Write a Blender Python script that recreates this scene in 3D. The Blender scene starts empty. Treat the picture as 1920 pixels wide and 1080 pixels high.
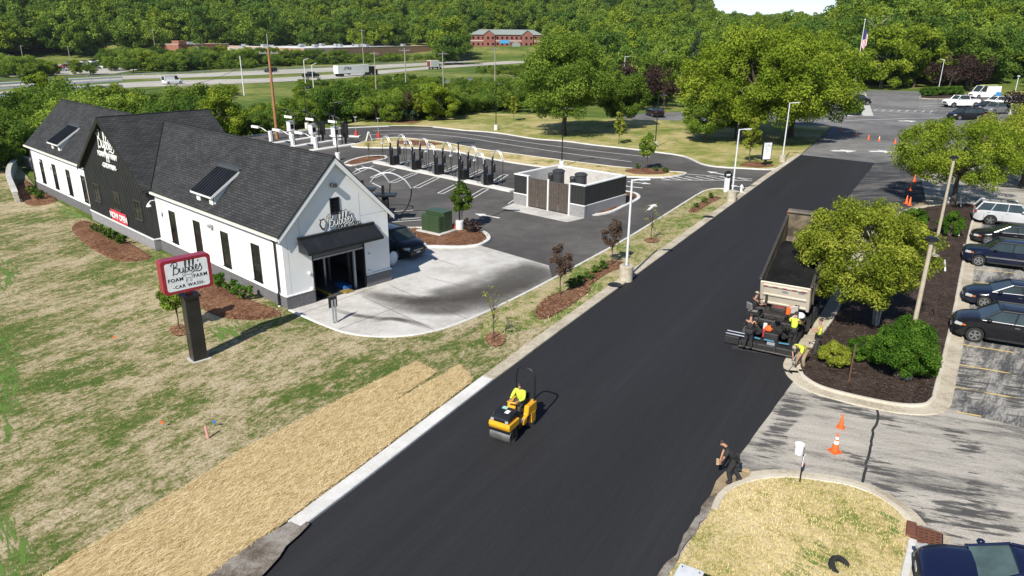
import bpy, bmesh, math, random
import numpy as np
from mathutils import Vector, Matrix
R = math.radians
rnd = random.Random(7)
SC = bpy.context.scene
COL = SC.collection

# ------------------------------------------------------------------ camera
CAM_H = 14.2
FPX, TH, ROLL = 1352.9, R(19.756), R(0.487)      # focal length in pixels of a 1920 px wide frame, tilt, roll
cam_d = bpy.data.cameras.new('camera'); cam = bpy.data.objects.new('camera', cam_d); COL.objects.link(cam)
cam_d.sensor_width = 36.0; cam_d.lens = FPX / 1920 * 36.0
cam_d.clip_start = 0.1; cam_d.clip_end = 6000
_r0 = Vector((1, 0, 0)); _u0 = Vector((0, math.sin(TH), math.cos(TH))); _f = Vector((0, math.cos(TH), -math.sin(TH)))
_rr = _r0 * math.cos(ROLL) + _u0 * math.sin(ROLL); _uu = -_r0 * math.sin(ROLL) + _u0 * math.cos(ROLL)
cam.matrix_world = Matrix(((_rr.x, _uu.x, -_f.x, 0), (_rr.y, _uu.y, -_f.y, 0), (_rr.z, _uu.z, -_f.z, CAM_H), (0, 0, 0, 1)))
SC.camera = cam

# ------------------------------------------------------------------ sky, sun, exposure
SUN_AZ, SUN_EL = 206.0, 41.0      # compass bearing the light comes from (from +Y towards +X), elevation
world = bpy.data.worlds.new('World'); SC.world = world; world.use_nodes = True
wn = world.node_tree.nodes; wl = world.node_tree.links; wn.clear()
_out = wn.new('ShaderNodeOutputWorld'); _bg = wn.new('ShaderNodeBackground'); _sky = wn.new('ShaderNodeTexSky')
_sky.sky_type = 'NISHITA'; _sky.sun_disc = False; _sky.sun_elevation = R(SUN_EL); _sky.sun_rotation = R(SUN_AZ)
_sky.air_density = 0.8; _sky.dust_density = 0.0; _sky.ozone_density = 2.5; _sky.altitude = 1500
wl.new(_sky.outputs[0], _bg.inputs[0]); wl.new(_bg.outputs[0], _out.inputs[0]); _bg.inputs[1].default_value = 0.1
sun_d = bpy.data.lights.new('sun', 'SUN'); sun_d.energy = 4.9; sun_d.angle = R(0.6); sun_d.color = (1.0, 0.945, 0.85)
sun = bpy.data.objects.new('sun', sun_d); COL.objects.link(sun)
_sd = Vector((math.sin(R(SUN_AZ)) * math.cos(R(SUN_EL)), math.cos(R(SUN_AZ)) * math.cos(R(SUN_EL)), math.sin(R(SUN_EL))))
sun.rotation_euler = _sd.to_track_quat('Z', 'Y').to_euler(); sun.location = (-40, -60, 90)
SC.view_settings.view_transform = 'Standard'; SC.view_settings.look = 'None'
SC.view_settings.exposure = 0.48; SC.view_settings.gamma = 1.0; SC.view_settings.use_curve_mapping = False
SC.cycles.max_bounces = 6; SC.cycles.transparent_max_bounces = 8
SC.cycles.diffuse_bounces = 3; SC.cycles.glossy_bounces = 3; SC.cycles.transmission_bounces = 4
SC.cycles.caustics_reflective = False; SC.cycles.caustics_refractive = False; SC.cycles.sample_clamp_indirect = 6.0

# ------------------------------------------------------------------ survey helper: image point -> place on level ground z
def G(u, v, z=0.0):
    a, b = u - 960.0, v - 540.0; cr, sr = math.cos(ROLL), math.sin(ROLL)
    x, y = cr * a + sr * b, -sr * a + cr * b
    c, s = math.cos(TH), math.sin(TH)
    dx, dy, dz = x / FPX, c - y / FPX * s, -s - y / FPX * c
    t = (z - CAM_H) / dz
    return Vector((dx * t, dy * t, z))

# ------------------------------------------------------------------ materials
MATS = {}
def new_mat(name):
    m = bpy.data.materials.new(name); m.use_nodes = True
    nt = m.node_tree; nt.nodes.clear()
    o = nt.nodes.new('ShaderNodeOutputMaterial'); b = nt.nodes.new('ShaderNodeBsdfPrincipled')
    nt.links.new(b.outputs[0], o.inputs[0]); MATS[name] = m
    return m, nt, b
def col4(c): return (c[0], c[1], c[2], 1.0)
def nnode(nt, kind, **kw):
    n = nt.nodes.new(kind)
    for k, v in kw.items():
        if k.startswith('i_'):
            n.inputs[k[2:]].default_value = v
        else: setattr(n, k, v)
    return n
def coords(nt, scale=(1, 1, 1), rot=(0, 0, 0), obj=True):
    tc = nt.nodes.new('ShaderNodeTexCoord'); mp = nt.nodes.new('ShaderNodeMapping')
    if any(rot):                                   # turn first, then stretch
        mp.vector_type = 'TEXTURE'; mp.inputs['Scale'].default_value = tuple(1 / x for x in scale); mp.inputs['Rotation'].default_value = tuple(-x for x in rot)
    else: mp.inputs['Scale'].default_value = scale; mp.inputs['Rotation'].default_value = rot
    nt.links.new(tc.outputs['Object' if obj else 'Generated'], mp.inputs[0]); return mp.outputs[0]
def noise(nt, vec, scale, detail=4, rough=0.55, dist=0.0):
    n = nt.nodes.new('ShaderNodeTexNoise'); n.inputs['Scale'].default_value = scale
    n.inputs['Detail'].default_value = detail; n.inputs['Roughness'].default_value = rough; n.inputs['Distortion'].default_value = dist
    nt.links.new(vec, n.inputs['Vector']); return n.outputs['Fac']
def ramp(nt, fac, stops):
    r = nt.nodes.new('ShaderNodeValToRGB'); e = r.color_ramp.elements
    while len(e) < len(stops): e.new(0.5)
    for i, (p, c) in enumerate(stops):
        e[i].position = p; e[i].color = col4(c) if not isinstance(c, (int, float)) else (c, c, c, 1)
    nt.links.new(fac, r.inputs[0]); return r.outputs[0]
def mixc(nt, fac, a, b, mode='MIX'):
    m = nt.nodes.new('ShaderNodeMix'); m.data_type = 'RGBA'; m.blend_type = mode
    for s, v in ((m.inputs[0], fac), (m.inputs[6], a), (m.inputs[7], b)):
        if hasattr(v, 'is_linked') or isinstance(v, bpy.types.NodeSocket): nt.links.new(v, s)
        elif isinstance(v, (int, float)): s.default_value = v
        else: s.default_value = col4(v)
    return m.outputs[2]
def bump(nt, bsdf, fac, strength, dist=0.02):
    b = nt.nodes.new('ShaderNodeBump'); b.inputs['Strength'].default_value = strength; b.inputs['Distance'].default_value = dist
    nt.links.new(fac, b.inputs['Height']); nt.links.new(b.outputs[0], bsdf.inputs['Normal'])
def pm(name, c, rough=0.6, metal=0.0, c2=None, scale=3.0, lo=0.35, hi=0.7, bmp=0.0, bscale=40.0, coat=0.0, spec=0.5, emit=None):
    """painted / plain surface: base colour, mottled towards c2 by noise"""
    if name in MATS: return MATS[name]
    m, nt, b = new_mat(name)
    b.inputs['Roughness'].default_value = rough; b.inputs['Metallic'].default_value = metal
    b.inputs['Specular IOR Level'].default_value = spec; b.inputs['Coat Weight'].default_value = coat
    b.inputs['Coat Roughness'].default_value = 0.05
    if c2 is None: c2 = tuple(x * 0.82 for x in c)
    v = coords(nt)
    nt.links.new(ramp(nt, noise(nt, v, scale), [(lo, c), (hi, c2)]), b.inputs['Base Color'])
    if bmp: bump(nt, b, noise(nt, v, bscale, 3), bmp)
    return m
def glass_mat(name, c=(0.015, 0.02, 0.022), rough=0.05, spec=0.25):
    if name in MATS: return MATS[name]
    m, nt, b = new_mat(name)
    v = coords(nt)
    nt.links.new(ramp(nt, noise(nt, v, 1.5), [(0.3, c), (0.7, tuple(x * 1.8 for x in c))]), b.inputs['Base Color'])
    b.inputs['Roughness'].default_value = rough; b.inputs['Specular IOR Level'].default_value = spec
    return m

# ------------------------------------------------------------------ mesh collector
class MB:
    def __init__(s): s.v = []; s.f = []
    def add(s, vs, fs):
        o = len(s.v); s.v += [tuple(p) for p in vs]; s.f += [tuple(i + o for i in f) for f in fs]; return s
    def box(s, c, d, rz=0.0, rx=0.0, ry=0.0, top=(1, 1)):
        M = Matrix.Rotation(rz, 3, 'Z') @ Matrix.Rotation(ry, 3, 'Y') @ Matrix.Rotation(rx, 3, 'X')
        vs = []
        for z in (-.5, .5):
            k = top if z > 0 else (1, 1)
            for x, y in ((-.5, -.5), (.5, -.5), (.5, .5), (-.5, .5)):
                vs.append(Vector(c) + M @ Vector((x * d[0] * k[0], y * d[1] * k[1], z * d[2])))
        return s.add(vs, [(3, 2, 1, 0), (4, 5, 6, 7), (0, 1, 5, 4), (1, 2, 6, 5), (2, 3, 7, 6), (3, 0, 4, 7)])
    def bb(s, x0, x1, y0, y1, z0, z1):
        return s.box(((x0 + x1) / 2, (y0 + y1) / 2, (z0 + z1) / 2), (x1 - x0, y1 - y0, z1 - z0))
    def tube(s, pts, r, n=8, caps=True):
        pts = [Vector(p) for p in pts]; rs = r if isinstance(r, (list, tuple)) else [r] * len(pts)
        vs = []; fs = []; prev = None
        for i, p in enumerate(pts):
            t = (pts[min(i + 1, len(pts) - 1)] - pts[max(i - 1, 0)])
            if t.length < 1e-9: t = Vector((0, 0, 1))
            t.normalize()
            if prev is None:
                a = Vector((0, 0, 1)) if abs(t.z) < .9 else Vector((1, 0, 0))
                u = t.cross(a).normalized()
            else: u = (prev - t * prev.dot(t)).normalized()
            prev = u; w = t.cross(u)
            for k in range(n):
                a = 2 * math.pi * k / n
                vs.append(p + (u * math.cos(a) + w * math.sin(a)) * rs[i])
        for i in range(len(pts) - 1):
            for k in range(n):
                fs.append((i * n + k, i * n + (k + 1) % n, (i + 1) * n + (k + 1) % n, (i + 1) * n + k))
        if caps:
            fs.append(tuple(range(n - 1, -1, -1))); fs.append(tuple((len(pts) - 1) * n + k for k in range(n)))
        return s.add(vs, fs)
    def cyl(s, c, r, h, n=16, r2=None, axis='Z'):
        r2 = r if r2 is None else r2
        c = Vector(c); d = {'X': Vector((1, 0, 0)), 'Y': Vector((0, 1, 0)), 'Z': Vector((0, 0, 1))}[axis]
        return s.tube([c, c + d * h], [r, r2], n)
    def lathe(s, c, prof, n=20, axis='Z'):
        """profile of (radius, height) turned about an axis through c"""
        vs = []; fs = []; c = Vector(c)
        for r, h in prof:
            for k in range(n):
                a = 2 * math.pi * k / n; p, q = r * math.cos(a), r * math.sin(a)
                vs.append(c + (Vector((p, q, h)) if axis == 'Z' else Vector((q, h, p)) if axis == 'Y' else Vector((h, p, q))))
        for i in range(len(prof) - 1):
            for k in range(n): fs.append((i * n + k, i * n + (k + 1) % n, (i + 1) * n + (k + 1) % n, (i + 1) * n + k))
        fs.append(tuple(range(n - 1, -1, -1))); fs.append(tuple((len(prof) - 1) * n + k for k in range(n)))
        return s.add(vs, fs)
    def prism(s, poly, z0, z1):
        """plan polygon (x, y) raised from z0 to z1"""
        n = len(poly)
        vs = [(p[0], p[1], z0) for p in poly] + [(p[0], p[1], z1) for p in poly]
        return s.add(vs, [tuple(range(n - 1, -1, -1)), tuple(range(n, 2 * n))] + [(i, (i + 1) % n, n + (i + 1) % n, n + i) for i in range(n)])
    def extr(s, poly, axis, a, b):
        """polygon in the plane across an axis, extruded from a to b along it: axis X -> poly (y,z), Y -> poly (x,z)"""
        n = len(poly)
        P = (lambda p, t: (t, p[0], p[1])) if axis == 'X' else (lambda p, t: (p[0], t, p[1]))
        vs = [P(p, a) for p in poly] + [P(p, b) for p in poly]
        return s.add(vs, [tuple(range(n - 1, -1, -1)), tuple(range(n, 2 * n))] + [(i, (i + 1) % n, n + (i + 1) % n, n + i) for i in range(n)])
    def quad(s, a, b, c, d): return s.add([a, b, c, d], [(0, 1, 2, 3)])
    def ball(s, c, r, n=10, sz=1.0, sy=1.0):
        vs = []; fs = []; m = n
        for i in range(1, n):
            t = math.pi * i / n
            for k in range(m):
                a = 2 * math.pi * k / m
                vs.append((c[0] + r * math.sin(t) * math.cos(a), c[1] + r * sy * math.sin(t) * math.sin(a), c[2] + r * sz * math.cos(t)))
        top = len(vs); vs.append((c[0], c[1], c[2] + r * sz)); vs.append((c[0], c[1], c[2] - r * sz))
        for i in range(n - 2):
            for k in range(m): fs.append((i * m + k, (i + 1) * m + k, (i + 1) * m + (k + 1) % m, i * m + (k + 1) % m))
        for k in range(m):
            fs.append((top, k, (k + 1) % m)); fs.append((top + 1, (n - 2) * m + (k + 1) % m, (n - 2) * m + k))
        return s.add(vs, fs)
    def mesh(s, name, smooth=None):
        me = bpy.data.meshes.new(name); me.from_pydata(s.v, [], s.f); me.update()
        bm = bmesh.new(); bm.from_mesh(me); bmesh.ops.recalc_face_normals(bm, faces=bm.faces); bm.to_mesh(me); bm.free()
        if smooth is not None:
            me.polygons.foreach_set('use_smooth', [True] * len(me.polygons)); me.set_sharp_from_angle(angle=R(smooth))
        return me
    def build(s, name, mat, parent=None, smooth=None, loc=None, rz=0.0, bevel=0.0):
        o = link(name, s.mesh(name, smooth), mat, parent)
        if loc is not None: o.location = loc
        o.rotation_euler.z = rz
        if bevel:
            b = o.modifiers.new('bevel', 'BEVEL'); b.width = bevel; b.segments = 1; b.limit_method = 'ANGLE'
        return o
def link(name, me, mat, parent=None):
    o = bpy.data.objects.new(name, me); COL.objects.link(o)
    if mat is not None and not me.materials: me.materials.append(mat)
    if parent is not None: o.parent = parent
    return o
def tag(o, label, cat, group=None):
    o['label'] = label; o['category'] = cat
    if group: o['group'] = group
    return o
def thing(name, label, cat, loc=(0, 0, 0), rz=0.0, group=None):
    o = bpy.data.objects.new(name, None); o.empty_display_size = 0.3; COL.objects.link(o)
    o.location = loc; o.rotation_euler = (0, 0, rz); return tag(o, label, cat, group)
def struct(o, kind='structure'): o['kind'] = kind; return o
def copy_tree(root, loc=None, rz=None, label=None, group=None, scale=None, parent=None):
    c = root.copy(); COL.objects.link(c)
    if parent is not None: c.parent = parent
    if loc is not None: c.location = loc
    if rz is not None: c.rotation_euler = (0, 0, rz)
    if scale is not None: c.scale = (scale,) * 3 if isinstance(scale, (int, float)) else scale
    if label: c['label'] = label
    if group: c['group'] = group
    for ch in list(root.children): copy_tree(ch, parent=c)
    return c
def smooth_line(pts, k=6, closed=False):
    """Catmull-Rom through plan points"""
    P = [Vector(p).to_2d() if len(p) > 2 else Vector(p) for p in pts]; n = len(P); out = []
    rng = range(n) if closed else range(n - 1)
    for i in rng:
        g = (lambda j: P[j % n]) if closed else (lambda j: P[max(0, min(n - 1, j))])
        p0, p1, p2, p3 = g(i - 1), g(i), g(i + 1), g(i + 2)
        for q in range(k):
            t = q / k
            out.append(0.5 * ((2 * p1) + (p2 - p0) * t + (2 * p0 - 5 * p1 + 4 * p2 - p3) * t * t + (3 * p1 - p0 - 3 * p2 + p3) * t ** 3))
    if not closed: out.append(P[-1])
    return out
def px(*pts): return [G(*p).to_2d() for p in pts]
def tri_sheet(poly, z=0.0):
    """flat polygon triangulated"""
    bm = bmesh.new(); vs = [bm.verts.new((p[0], p[1], z)) for p in poly]
    f = bm.faces.new(vs); f.normal_update()
    if f.normal.z < 0: f.normal_flip()
    bmesh.ops.triangulate(bm, faces=[f]); me = bpy.data.meshes.new('sheet'); bm.to_mesh(me); bm.free(); return me
def sheet(name, poly, z, mat, parent=None, kind='structure'):
    o = link(name, tri_sheet(poly, z), mat, parent)
    if parent is None: struct(o, kind)
    return o
def ribbon_mesh(line, w0, w1, z0, z1, bev=0.02):
    """kerb: band between offsets w0 and w1 to the left of a plan line, from z0 up to z1, edges eased"""
    L = [Vector(p).to_2d() for p in line]; n = len(L); vs = []; fs = []
    prof = [(w0, z0), (w0, z1 - bev), (w0 + bev, z1), (w1 - bev, z1), (w1, z1 - bev), (w1, z0)]
    m = len(prof)
    for i, p in enumerate(L):
        a = L[max(0, i - 1)]; b = L[min(n - 1, i + 1)]; t = (b - a).normalized(); nn = Vector((-t.y, t.x))
        for w, z in prof: q = p + nn * w; vs.append((q.x, q.y, z))
    for i in range(n - 1):
        for k in range(m - 1): fs.append((i * m + k, (i + 1) * m + k, (i + 1) * m + k + 1, i * m + k + 1))
    fs.append(tuple(range(m))); fs.append(tuple((n - 1) * m + k for k in range(m - 1, -1, -1)))
    b = MB().add(vs, fs); return b
def offset_line(line, w):
    L = [Vector(p).to_2d() for p in line]; n = len(L); out = []
    for i, p in enumerate(L):
        t = (L[min(n - 1, i + 1)] - L[max(0, i - 1)]).normalized(); out.append(p + Vector((-t.y, t.x)) * w)
    return out
def text_mesh(body, size, depth=0.0, shear=0.0, align='CENTER', offset=0.0, spacing=1.0):
    cu = bpy.data.curves.new('lettering', 'FONT'); cu.body = body; cu.size = size; cu.extrude = depth; cu.shear = shear
    cu.align_x = align; cu.offset = offset; cu.space_character = spacing; cu.resolution_u = 3
    o = bpy.data.objects.new('lettering', cu); COL.objects.link(o)
    bpy.context.view_layer.update()
    dg = bpy.context.evaluated_depsgraph_get(); me = bpy.data.meshes.new_from_object(o.evaluated_get(dg))
    bpy.data.objects.remove(o); me.materials.clear(); return me
def text(name, body, size, mat, parent, M, depth=0.004, **kw):
    o = link(name, text_mesh(body, size, depth, **kw), mat, parent); o.matrix_local = M; return o
def basis(o, x, z):
    """matrix that puts local X along x, local Y along z (lettering upright) and origin o"""
    x = Vector(x).normalized(); z = Vector(z).normalized(); n = x.cross(z)
    return Matrix(((x.x, z.x, n.x, o[0]), (x.y, z.y, n.y, o[1]), (x.z, z.z, n.z, o[2]), (0, 0, 0, 1)))
# ================================================================== ground materials
def ground_mat(name, stops, big=0.3, mid=1.3, fine=9.0, grain=45.0, wts=(.45, .3, .25), rough=.95, bmp=.35, stretch=(1, 1, 1), rot=0.0, dark=.45):
    m, nt, b = new_mat(name)
    v = coords(nt); vs = coords(nt, stretch, (0, 0, rot))
    n1, n2, n3, n4 = noise(nt, vs, big, 3), noise(nt, vs, mid, 4, .65), noise(nt, vs, fine, 3, .7), noise(nt, v, grain, 2, .8)
    def mul(a, k):
        q = nnode(nt, 'ShaderNodeMath', operation='MULTIPLY'); nt.links.new(a, q.inputs[0]); q.inputs[1].default_value = k; return q.outputs[0]
    def add(a, c):
        q = nnode(nt, 'ShaderNodeMath', operation='ADD'); nt.links.new(a, q.inputs[0]); nt.links.new(c, q.inputs[1]); return q.outputs[0]
    s = add(add(mul(n1, wts[0]), mul(n2, wts[1])), mul(n3, wts[2]))
    c = ramp(nt, s, [(.5 + (q - .5) * .62, k) for q, k in stops])
    g = ramp(nt, n4, [(.3, 1 - dark), (.62, 1.0)])
    nt.links.new(mixc(nt, 1.0, c, g, 'MULTIPLY'), b.inputs['Base Color'])
    b.inputs['Roughness'].default_value = rough; b.inputs['Specular IOR Level'].default_value = .15
    if bmp: bump(nt, b, n4, bmp, .05)
    return m
RDIR = Vector((0.508, 0.861)); RN = Vector((-0.861, 0.508)); RANG = math.atan2(RDIR.y, RDIR.x)
STRAW = (.46, .385, .24); DRYG = (.25, .25, .09); GRN = (.10, .17, .03); LGRN = (.13, .27, .035)
M_LAWN = ground_mat('patchy_lawn', [(.37, (.085, .14, .028)), (.44, (.15, .175, .05)), (.50, (.30, .265, .13)), (.57, STRAW), (.68, (.54, .46, .31))], .16, .9, 4.5, 11.0, (.36, .30, .34), rot=-RANG, stretch=(.75, 1.25, 1), dark=.6)
M_MEADOW = ground_mat('meadow_grass', [(.36, (.07, .13, .02)), (.5, (.14, .19, .035)), (.64, (.3, .29, .09))], .03, .25, 2.0, 12.0)
M_MOWN = ground_mat('mown_lawn', [(.34, (.13, .19, .035)), (.47, (.27, .27, .075)), (.60, (.47, .40, .19))], .12, .7, 5.0, 25.0, dark=.3)
M_STRIP = ground_mat('verge_grass', [(.36, (.10, .18, .03)), (.45, (.22, .25, .07)), (.54, (.44, .37, .2)), (.66, (.52, .44, .27))], .35, 1.2, 4.5, 11.0, (.36, .34, .30), dark=.55)
M_DRY = ground_mat('dry_grass', [(.34, (.17, .22, .045)), (.42, (.37, .32, .12)), (.5, (.56, .45, .23)), (.64, (.66, .55, .32))], .3, 1.1, 5.0, 13.0, (.36, .34, .30), dark=.42)
M_MAT = ground_mat('straw_blanket', [(.30, (.40, .28, .125)), (.5, (.57, .43, .22)), (.68, (.67, .53, .31))], .4, 2.0, 7.0, 14.0, (.2, .35, .45), stretch=(.45, 2.4, 1), rot=-RANG, dark=.5)
M_MULCH = ground_mat('red_brown_mulch', [(.36, (.10, .045, .022)), (.5, (.21, .10, .055)), (.64, (.36, .2, .12))], .7, 4.0, 16.0, 45.0, (.25, .35, .4), bmp=.8, dark=.55)
M_DMULCH = ground_mat('dark_mulch', [(.36, (.038, .025, .019)), (.5, (.066, .045, .035)), (.66, (.11, .08, .066))], .7, 4.0, 16.0, 45.0, (.25, .35, .4), bmp=.8)
M_GRAVEL = ground_mat('grey_gravel', [(.36, (.16, .13, .1)), (.5, (.3, .26, .21)), (.64, (.46, .42, .37))], 1.0, 5.0, 20.0, 60.0, bmp=.8)
M_SAND = ground_mat('sandy_dirt', [(.38, (.24, .18, .11)), (.6, (.42, .33, .21))], .6, 3.0, 14.0, 50.0)
M_NEWASP = ground_mat('fresh_asphalt', [(.30, (.0225, .0225, .0242)), (.52, (.028, .028, .030)), (.74, (.0345, .0345, .037))], .22, .8, 7.0, 16.0, (.5, .28, .22), rough=.7, bmp=.2, stretch=(.05, 1.3, 1), rot=-RANG, dark=.14)
M_LOT = ground_mat('lot_asphalt', [(.34, (.076, .073, .069)), (.5, (.10, .095, .090)), (.66, (.14, .132, .124))], .12, .7, 6.0, 70.0, (.5, .3, .2), rough=.85, bmp=.25, dark=.18)
M_OLD = ground_mat('worn_asphalt', [(.34, (.12, .116, .11)), (.42, (.25, .236, .21)), (.50, (.40, .372, .325)), (.66, (.49, .455, .40))], .2, .8, 5.0, 14.0, (.46, .34, .2), stretch=(.35, 1.8, 1), rot=.35, dark=.3)
M_STALL = ground_mat('sealed_stall_asphalt', [(.38, (.075, .076, .078)), (.48, (.14, .138, .135)), (.56, (.33, .315, .285)), (.7, (.46, .435, .39))], .35, 1.3, 7.0, 40.0, (.42, .36, .22), stretch=(.45, 1.9, 1), rot=-R(50), dark=.25)
M_MILL = ground_mat('milled_asphalt', [(.36, (.04, .042, .047)), (.5, (.075, .077, .083)), (.64, (.17, .16, .15))], .25, 1.0, 8.0, 50.0, (.45, .35, .2), stretch=(.3, 1.6, 1), rot=-.3)
M_FARASP = ground_mat('far_asphalt', [(.36, (.11, .11, .112)), (.5, (.17, .168, .165)), (.66, (.24, .235, .225))], .08, .5, 5.0, 30.0, dark=.15)
M_HWY = ground_mat('pale_highway_concrete', [(.36, (.36, .34, .30)), (.64, (.46, .44, .39))], .05, .4, 3.0, 10.0, dark=.1)
M_CONC = ground_mat('light_concrete', [(.36, (.40, .385, .355)), (.52, (.52, .505, .475)), (.66, (.60, .585, .555))], .3, 1.5, 8.0, 60.0, rough=.85, bmp=.15, dark=.12)
M_KERB = ground_mat('white_kerb_concrete', [(.36, (.56, .55, .52)), (.64, (.70, .69, .66))], .5, 3.0, 12.0, 60.0, rough=.85, bmp=.15, dark=.12)
M_TANKERB = ground_mat('tan_kerb_concrete', [(.36, (.36, .31, .23)), (.5, (.48, .425, .33)), (.64, (.55, .50, .40))], .6, 3.0, 12.0, 60.0, rough=.9, bmp=.2, dark=.2)
M_CREAM = ground_mat('cream_kerb_concrete', [(.36, (.50, .45, .36)), (.64, (.62, .57, .48))], .6, 3.0, 12.0, 60.0, rough=.9, bmp=.2, dark=.2)
M_PAINTW = pm('white_road_paint', (.72, .72, .70), .7, c2=(.5, .5, .48), scale=6, lo=.5, hi=.75)
M_PAINTY = pm('yellow_road_paint', (.66, .47, .13), .7, c2=(.45, .36, .17), scale=5)

# ================================================================== terrain
def sstep(a, b, x):
    t = np.clip((x - a) / (b - a), 0, 1); return t * t * (3 - 2 * t)
def terrain_z(x, y):
    x = np.asarray(x, float); y = np.asarray(y, float)
    yb = 114 + 1.25 * np.maximum(0, x + 15) - 1.6 * np.maximum(0, -25 - x)
    yb = np.maximum(yb, 58)
    z = -.03 - 4.0 * sstep(0, 50, y - yb)
    t = x / np.maximum(y, 60)
    r = np.hypot(x, y)
    right = sstep(.40, .50, t); gap = sstep(.20, .27, t) * (1 - right)
    left = 1 - gap - right
    hl = 84 * sstep(440, 1120, r) + 6 * np.sin(x / 70) * sstep(450, 800, r)
    hg = 15 * sstep(560, 1200, r)
    hr = 58 * sstep(212, 620, r)
    z = z + left * hl + gap * hg + right * hr
    return z
def grid_axis(segs):
    out = []
    for a, b, s in segs: out += list(np.arange(a, b, s))
    return np.array(out + [segs[-1][1]])
gx = grid_axis([(-1400, -400, 50), (-400, 420, 10), (420, 1600, 50)])
gy = grid_axis([(-60, 40, 25), (40, 480, 10), (480, 1300, 25), (1300, 2400, 100)])
X, Y = np.meshgrid(gx, gy); Z = terrain_z(X, Y)
nx, ny = len(gx), len(gy)
tv = np.stack([X.ravel(), Y.ravel(), Z.ravel()], 1).tolist()
tf = [(j * nx + i, j * nx + i + 1, (j + 1) * nx + i + 1, (j + 1) * nx + i) for j in range(ny - 1) for i in range(nx - 1)]
ter = bpy.data.meshes.new('terrain'); ter.from_pydata(tv, [], tf); ter.update(); ter.polygons.foreach_set('use_smooth', [True] * len(ter.polygons))
struct(link('terrain', ter, M_MEADOW))

# ================================================================== roads and lots near the camera
def along(p, d): return Vector(p).to_2d() + RDIR * d
kerbL = [along(G(575, 988), -.2)] + px((700, 892), (925, 716), (1060, 615), (1180, 527), (1372, 385), (1440, 335), (1502, 291))
kerb_start, kerb_end = kerbL[0], kerbL[-1]
near_l = along(kerb_start, -14)
# old milled carriageway under everything, then the fresh mat with its 4 cm lip
right_far = px((1640, 306))[0]; joint_low = px((1375, 640))[0]
mill = [along(near_l, 0), kerb_end, px((1540, 262))[0], px((1700, 262))[0], px((1720, 300), (1738, 384), (1655, 425), (1490, 712), (1240, 1082))[0]] + px((1738, 386), (1655, 428), (1568, 600), (1490, 712), (1395, 842), (1330, 935), (1240, 1082), (1150, 1250))
sheet('milled_road', mill, .004, M_MILL)
asp_r = [right_far, joint_low] + px((1372, 655), (1478, 672), (1490, 712), (1446, 772), (1396, 842), (1368, 880), (1331, 937), (1296, 992), (1240, 1082))
asp_r = [asp_r[0], asp_r[1], *asp_r[2:], along(asp_r[-1], -14)]
def wob(line, amp, step=.5, seed=3):
    r = random.Random(seed); out = []
    for a, b in zip(line[:-1], line[1:]):
        n = max(1, int((b - a).length / step))
        for i in range(n): out.append(a.lerp(b, i / n) + Vector((r.uniform(-amp, amp), r.uniform(-amp, amp))))
    return out + [line[-1]]
asp_poly = [near_l] + kerbL + wob(asp_r, .035)
fa = MB().prism(asp_poly, .005, .045).build('fresh_asphalt_road', M_NEWASP); struct(fa)
# faint paving joint: a slightly raised seam down the mat
jl = [joint_low, along(joint_low, -24)]
seam = [joint_low.lerp(jl[1], i / 14) + Vector((rnd.uniform(-.04, .04), 0)) for i in range(15)]
ribbon_mesh(seam, -.06, .06, .03, .051, .003).build('paving_joint', M_NEWASP, fa)

# asphalt of the car-wash lot, one sheet under all the islands
back = px((380, 285), (430, 262), (520, 250), (600, 243), (713, 238), (767, 237), (813, 239), (867, 245), (930, 250), (1000, 261), (1060, 266), (1113, 273), (1170, 279), (1227, 286), (1280, 294), (1313, 308), (1343, 314), (1393, 317), (1453, 318.5), (1480, 305))
back = smooth_line(back, 4)
inner = px((546, 584), (575, 597), (610, 612), (650, 626), (700, 633), (760, 632), (820, 621), (870, 604), (925, 580), (1000, 543), (1060, 511), (1159, 457), (1225, 417), (1305, 367), (1326, 357.5), (1350, 355), (1375, 359), (1399, 364))
inner = smooth_line(inner, 5)
lot = list(inner) + px((1440, 335), (1500, 292)) + list(reversed(back)) + px((330, 330), (420, 430))
sheet('car_wash_lot', lot, .006, M_LOT)
apron = list(inner[:48])
ap_end = G(1034, 523).to_2d()
inner_apron = [p for p in inner if p.x < ap_end.x]
apron = inner_apron + px((1035, 521), (1029, 498), (905, 462), (880, 452), (760, 428), (736, 424), (700, 440), (560, 520))
ap_o = sheet('concrete_apron', apron, .012, M_CONC)

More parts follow.
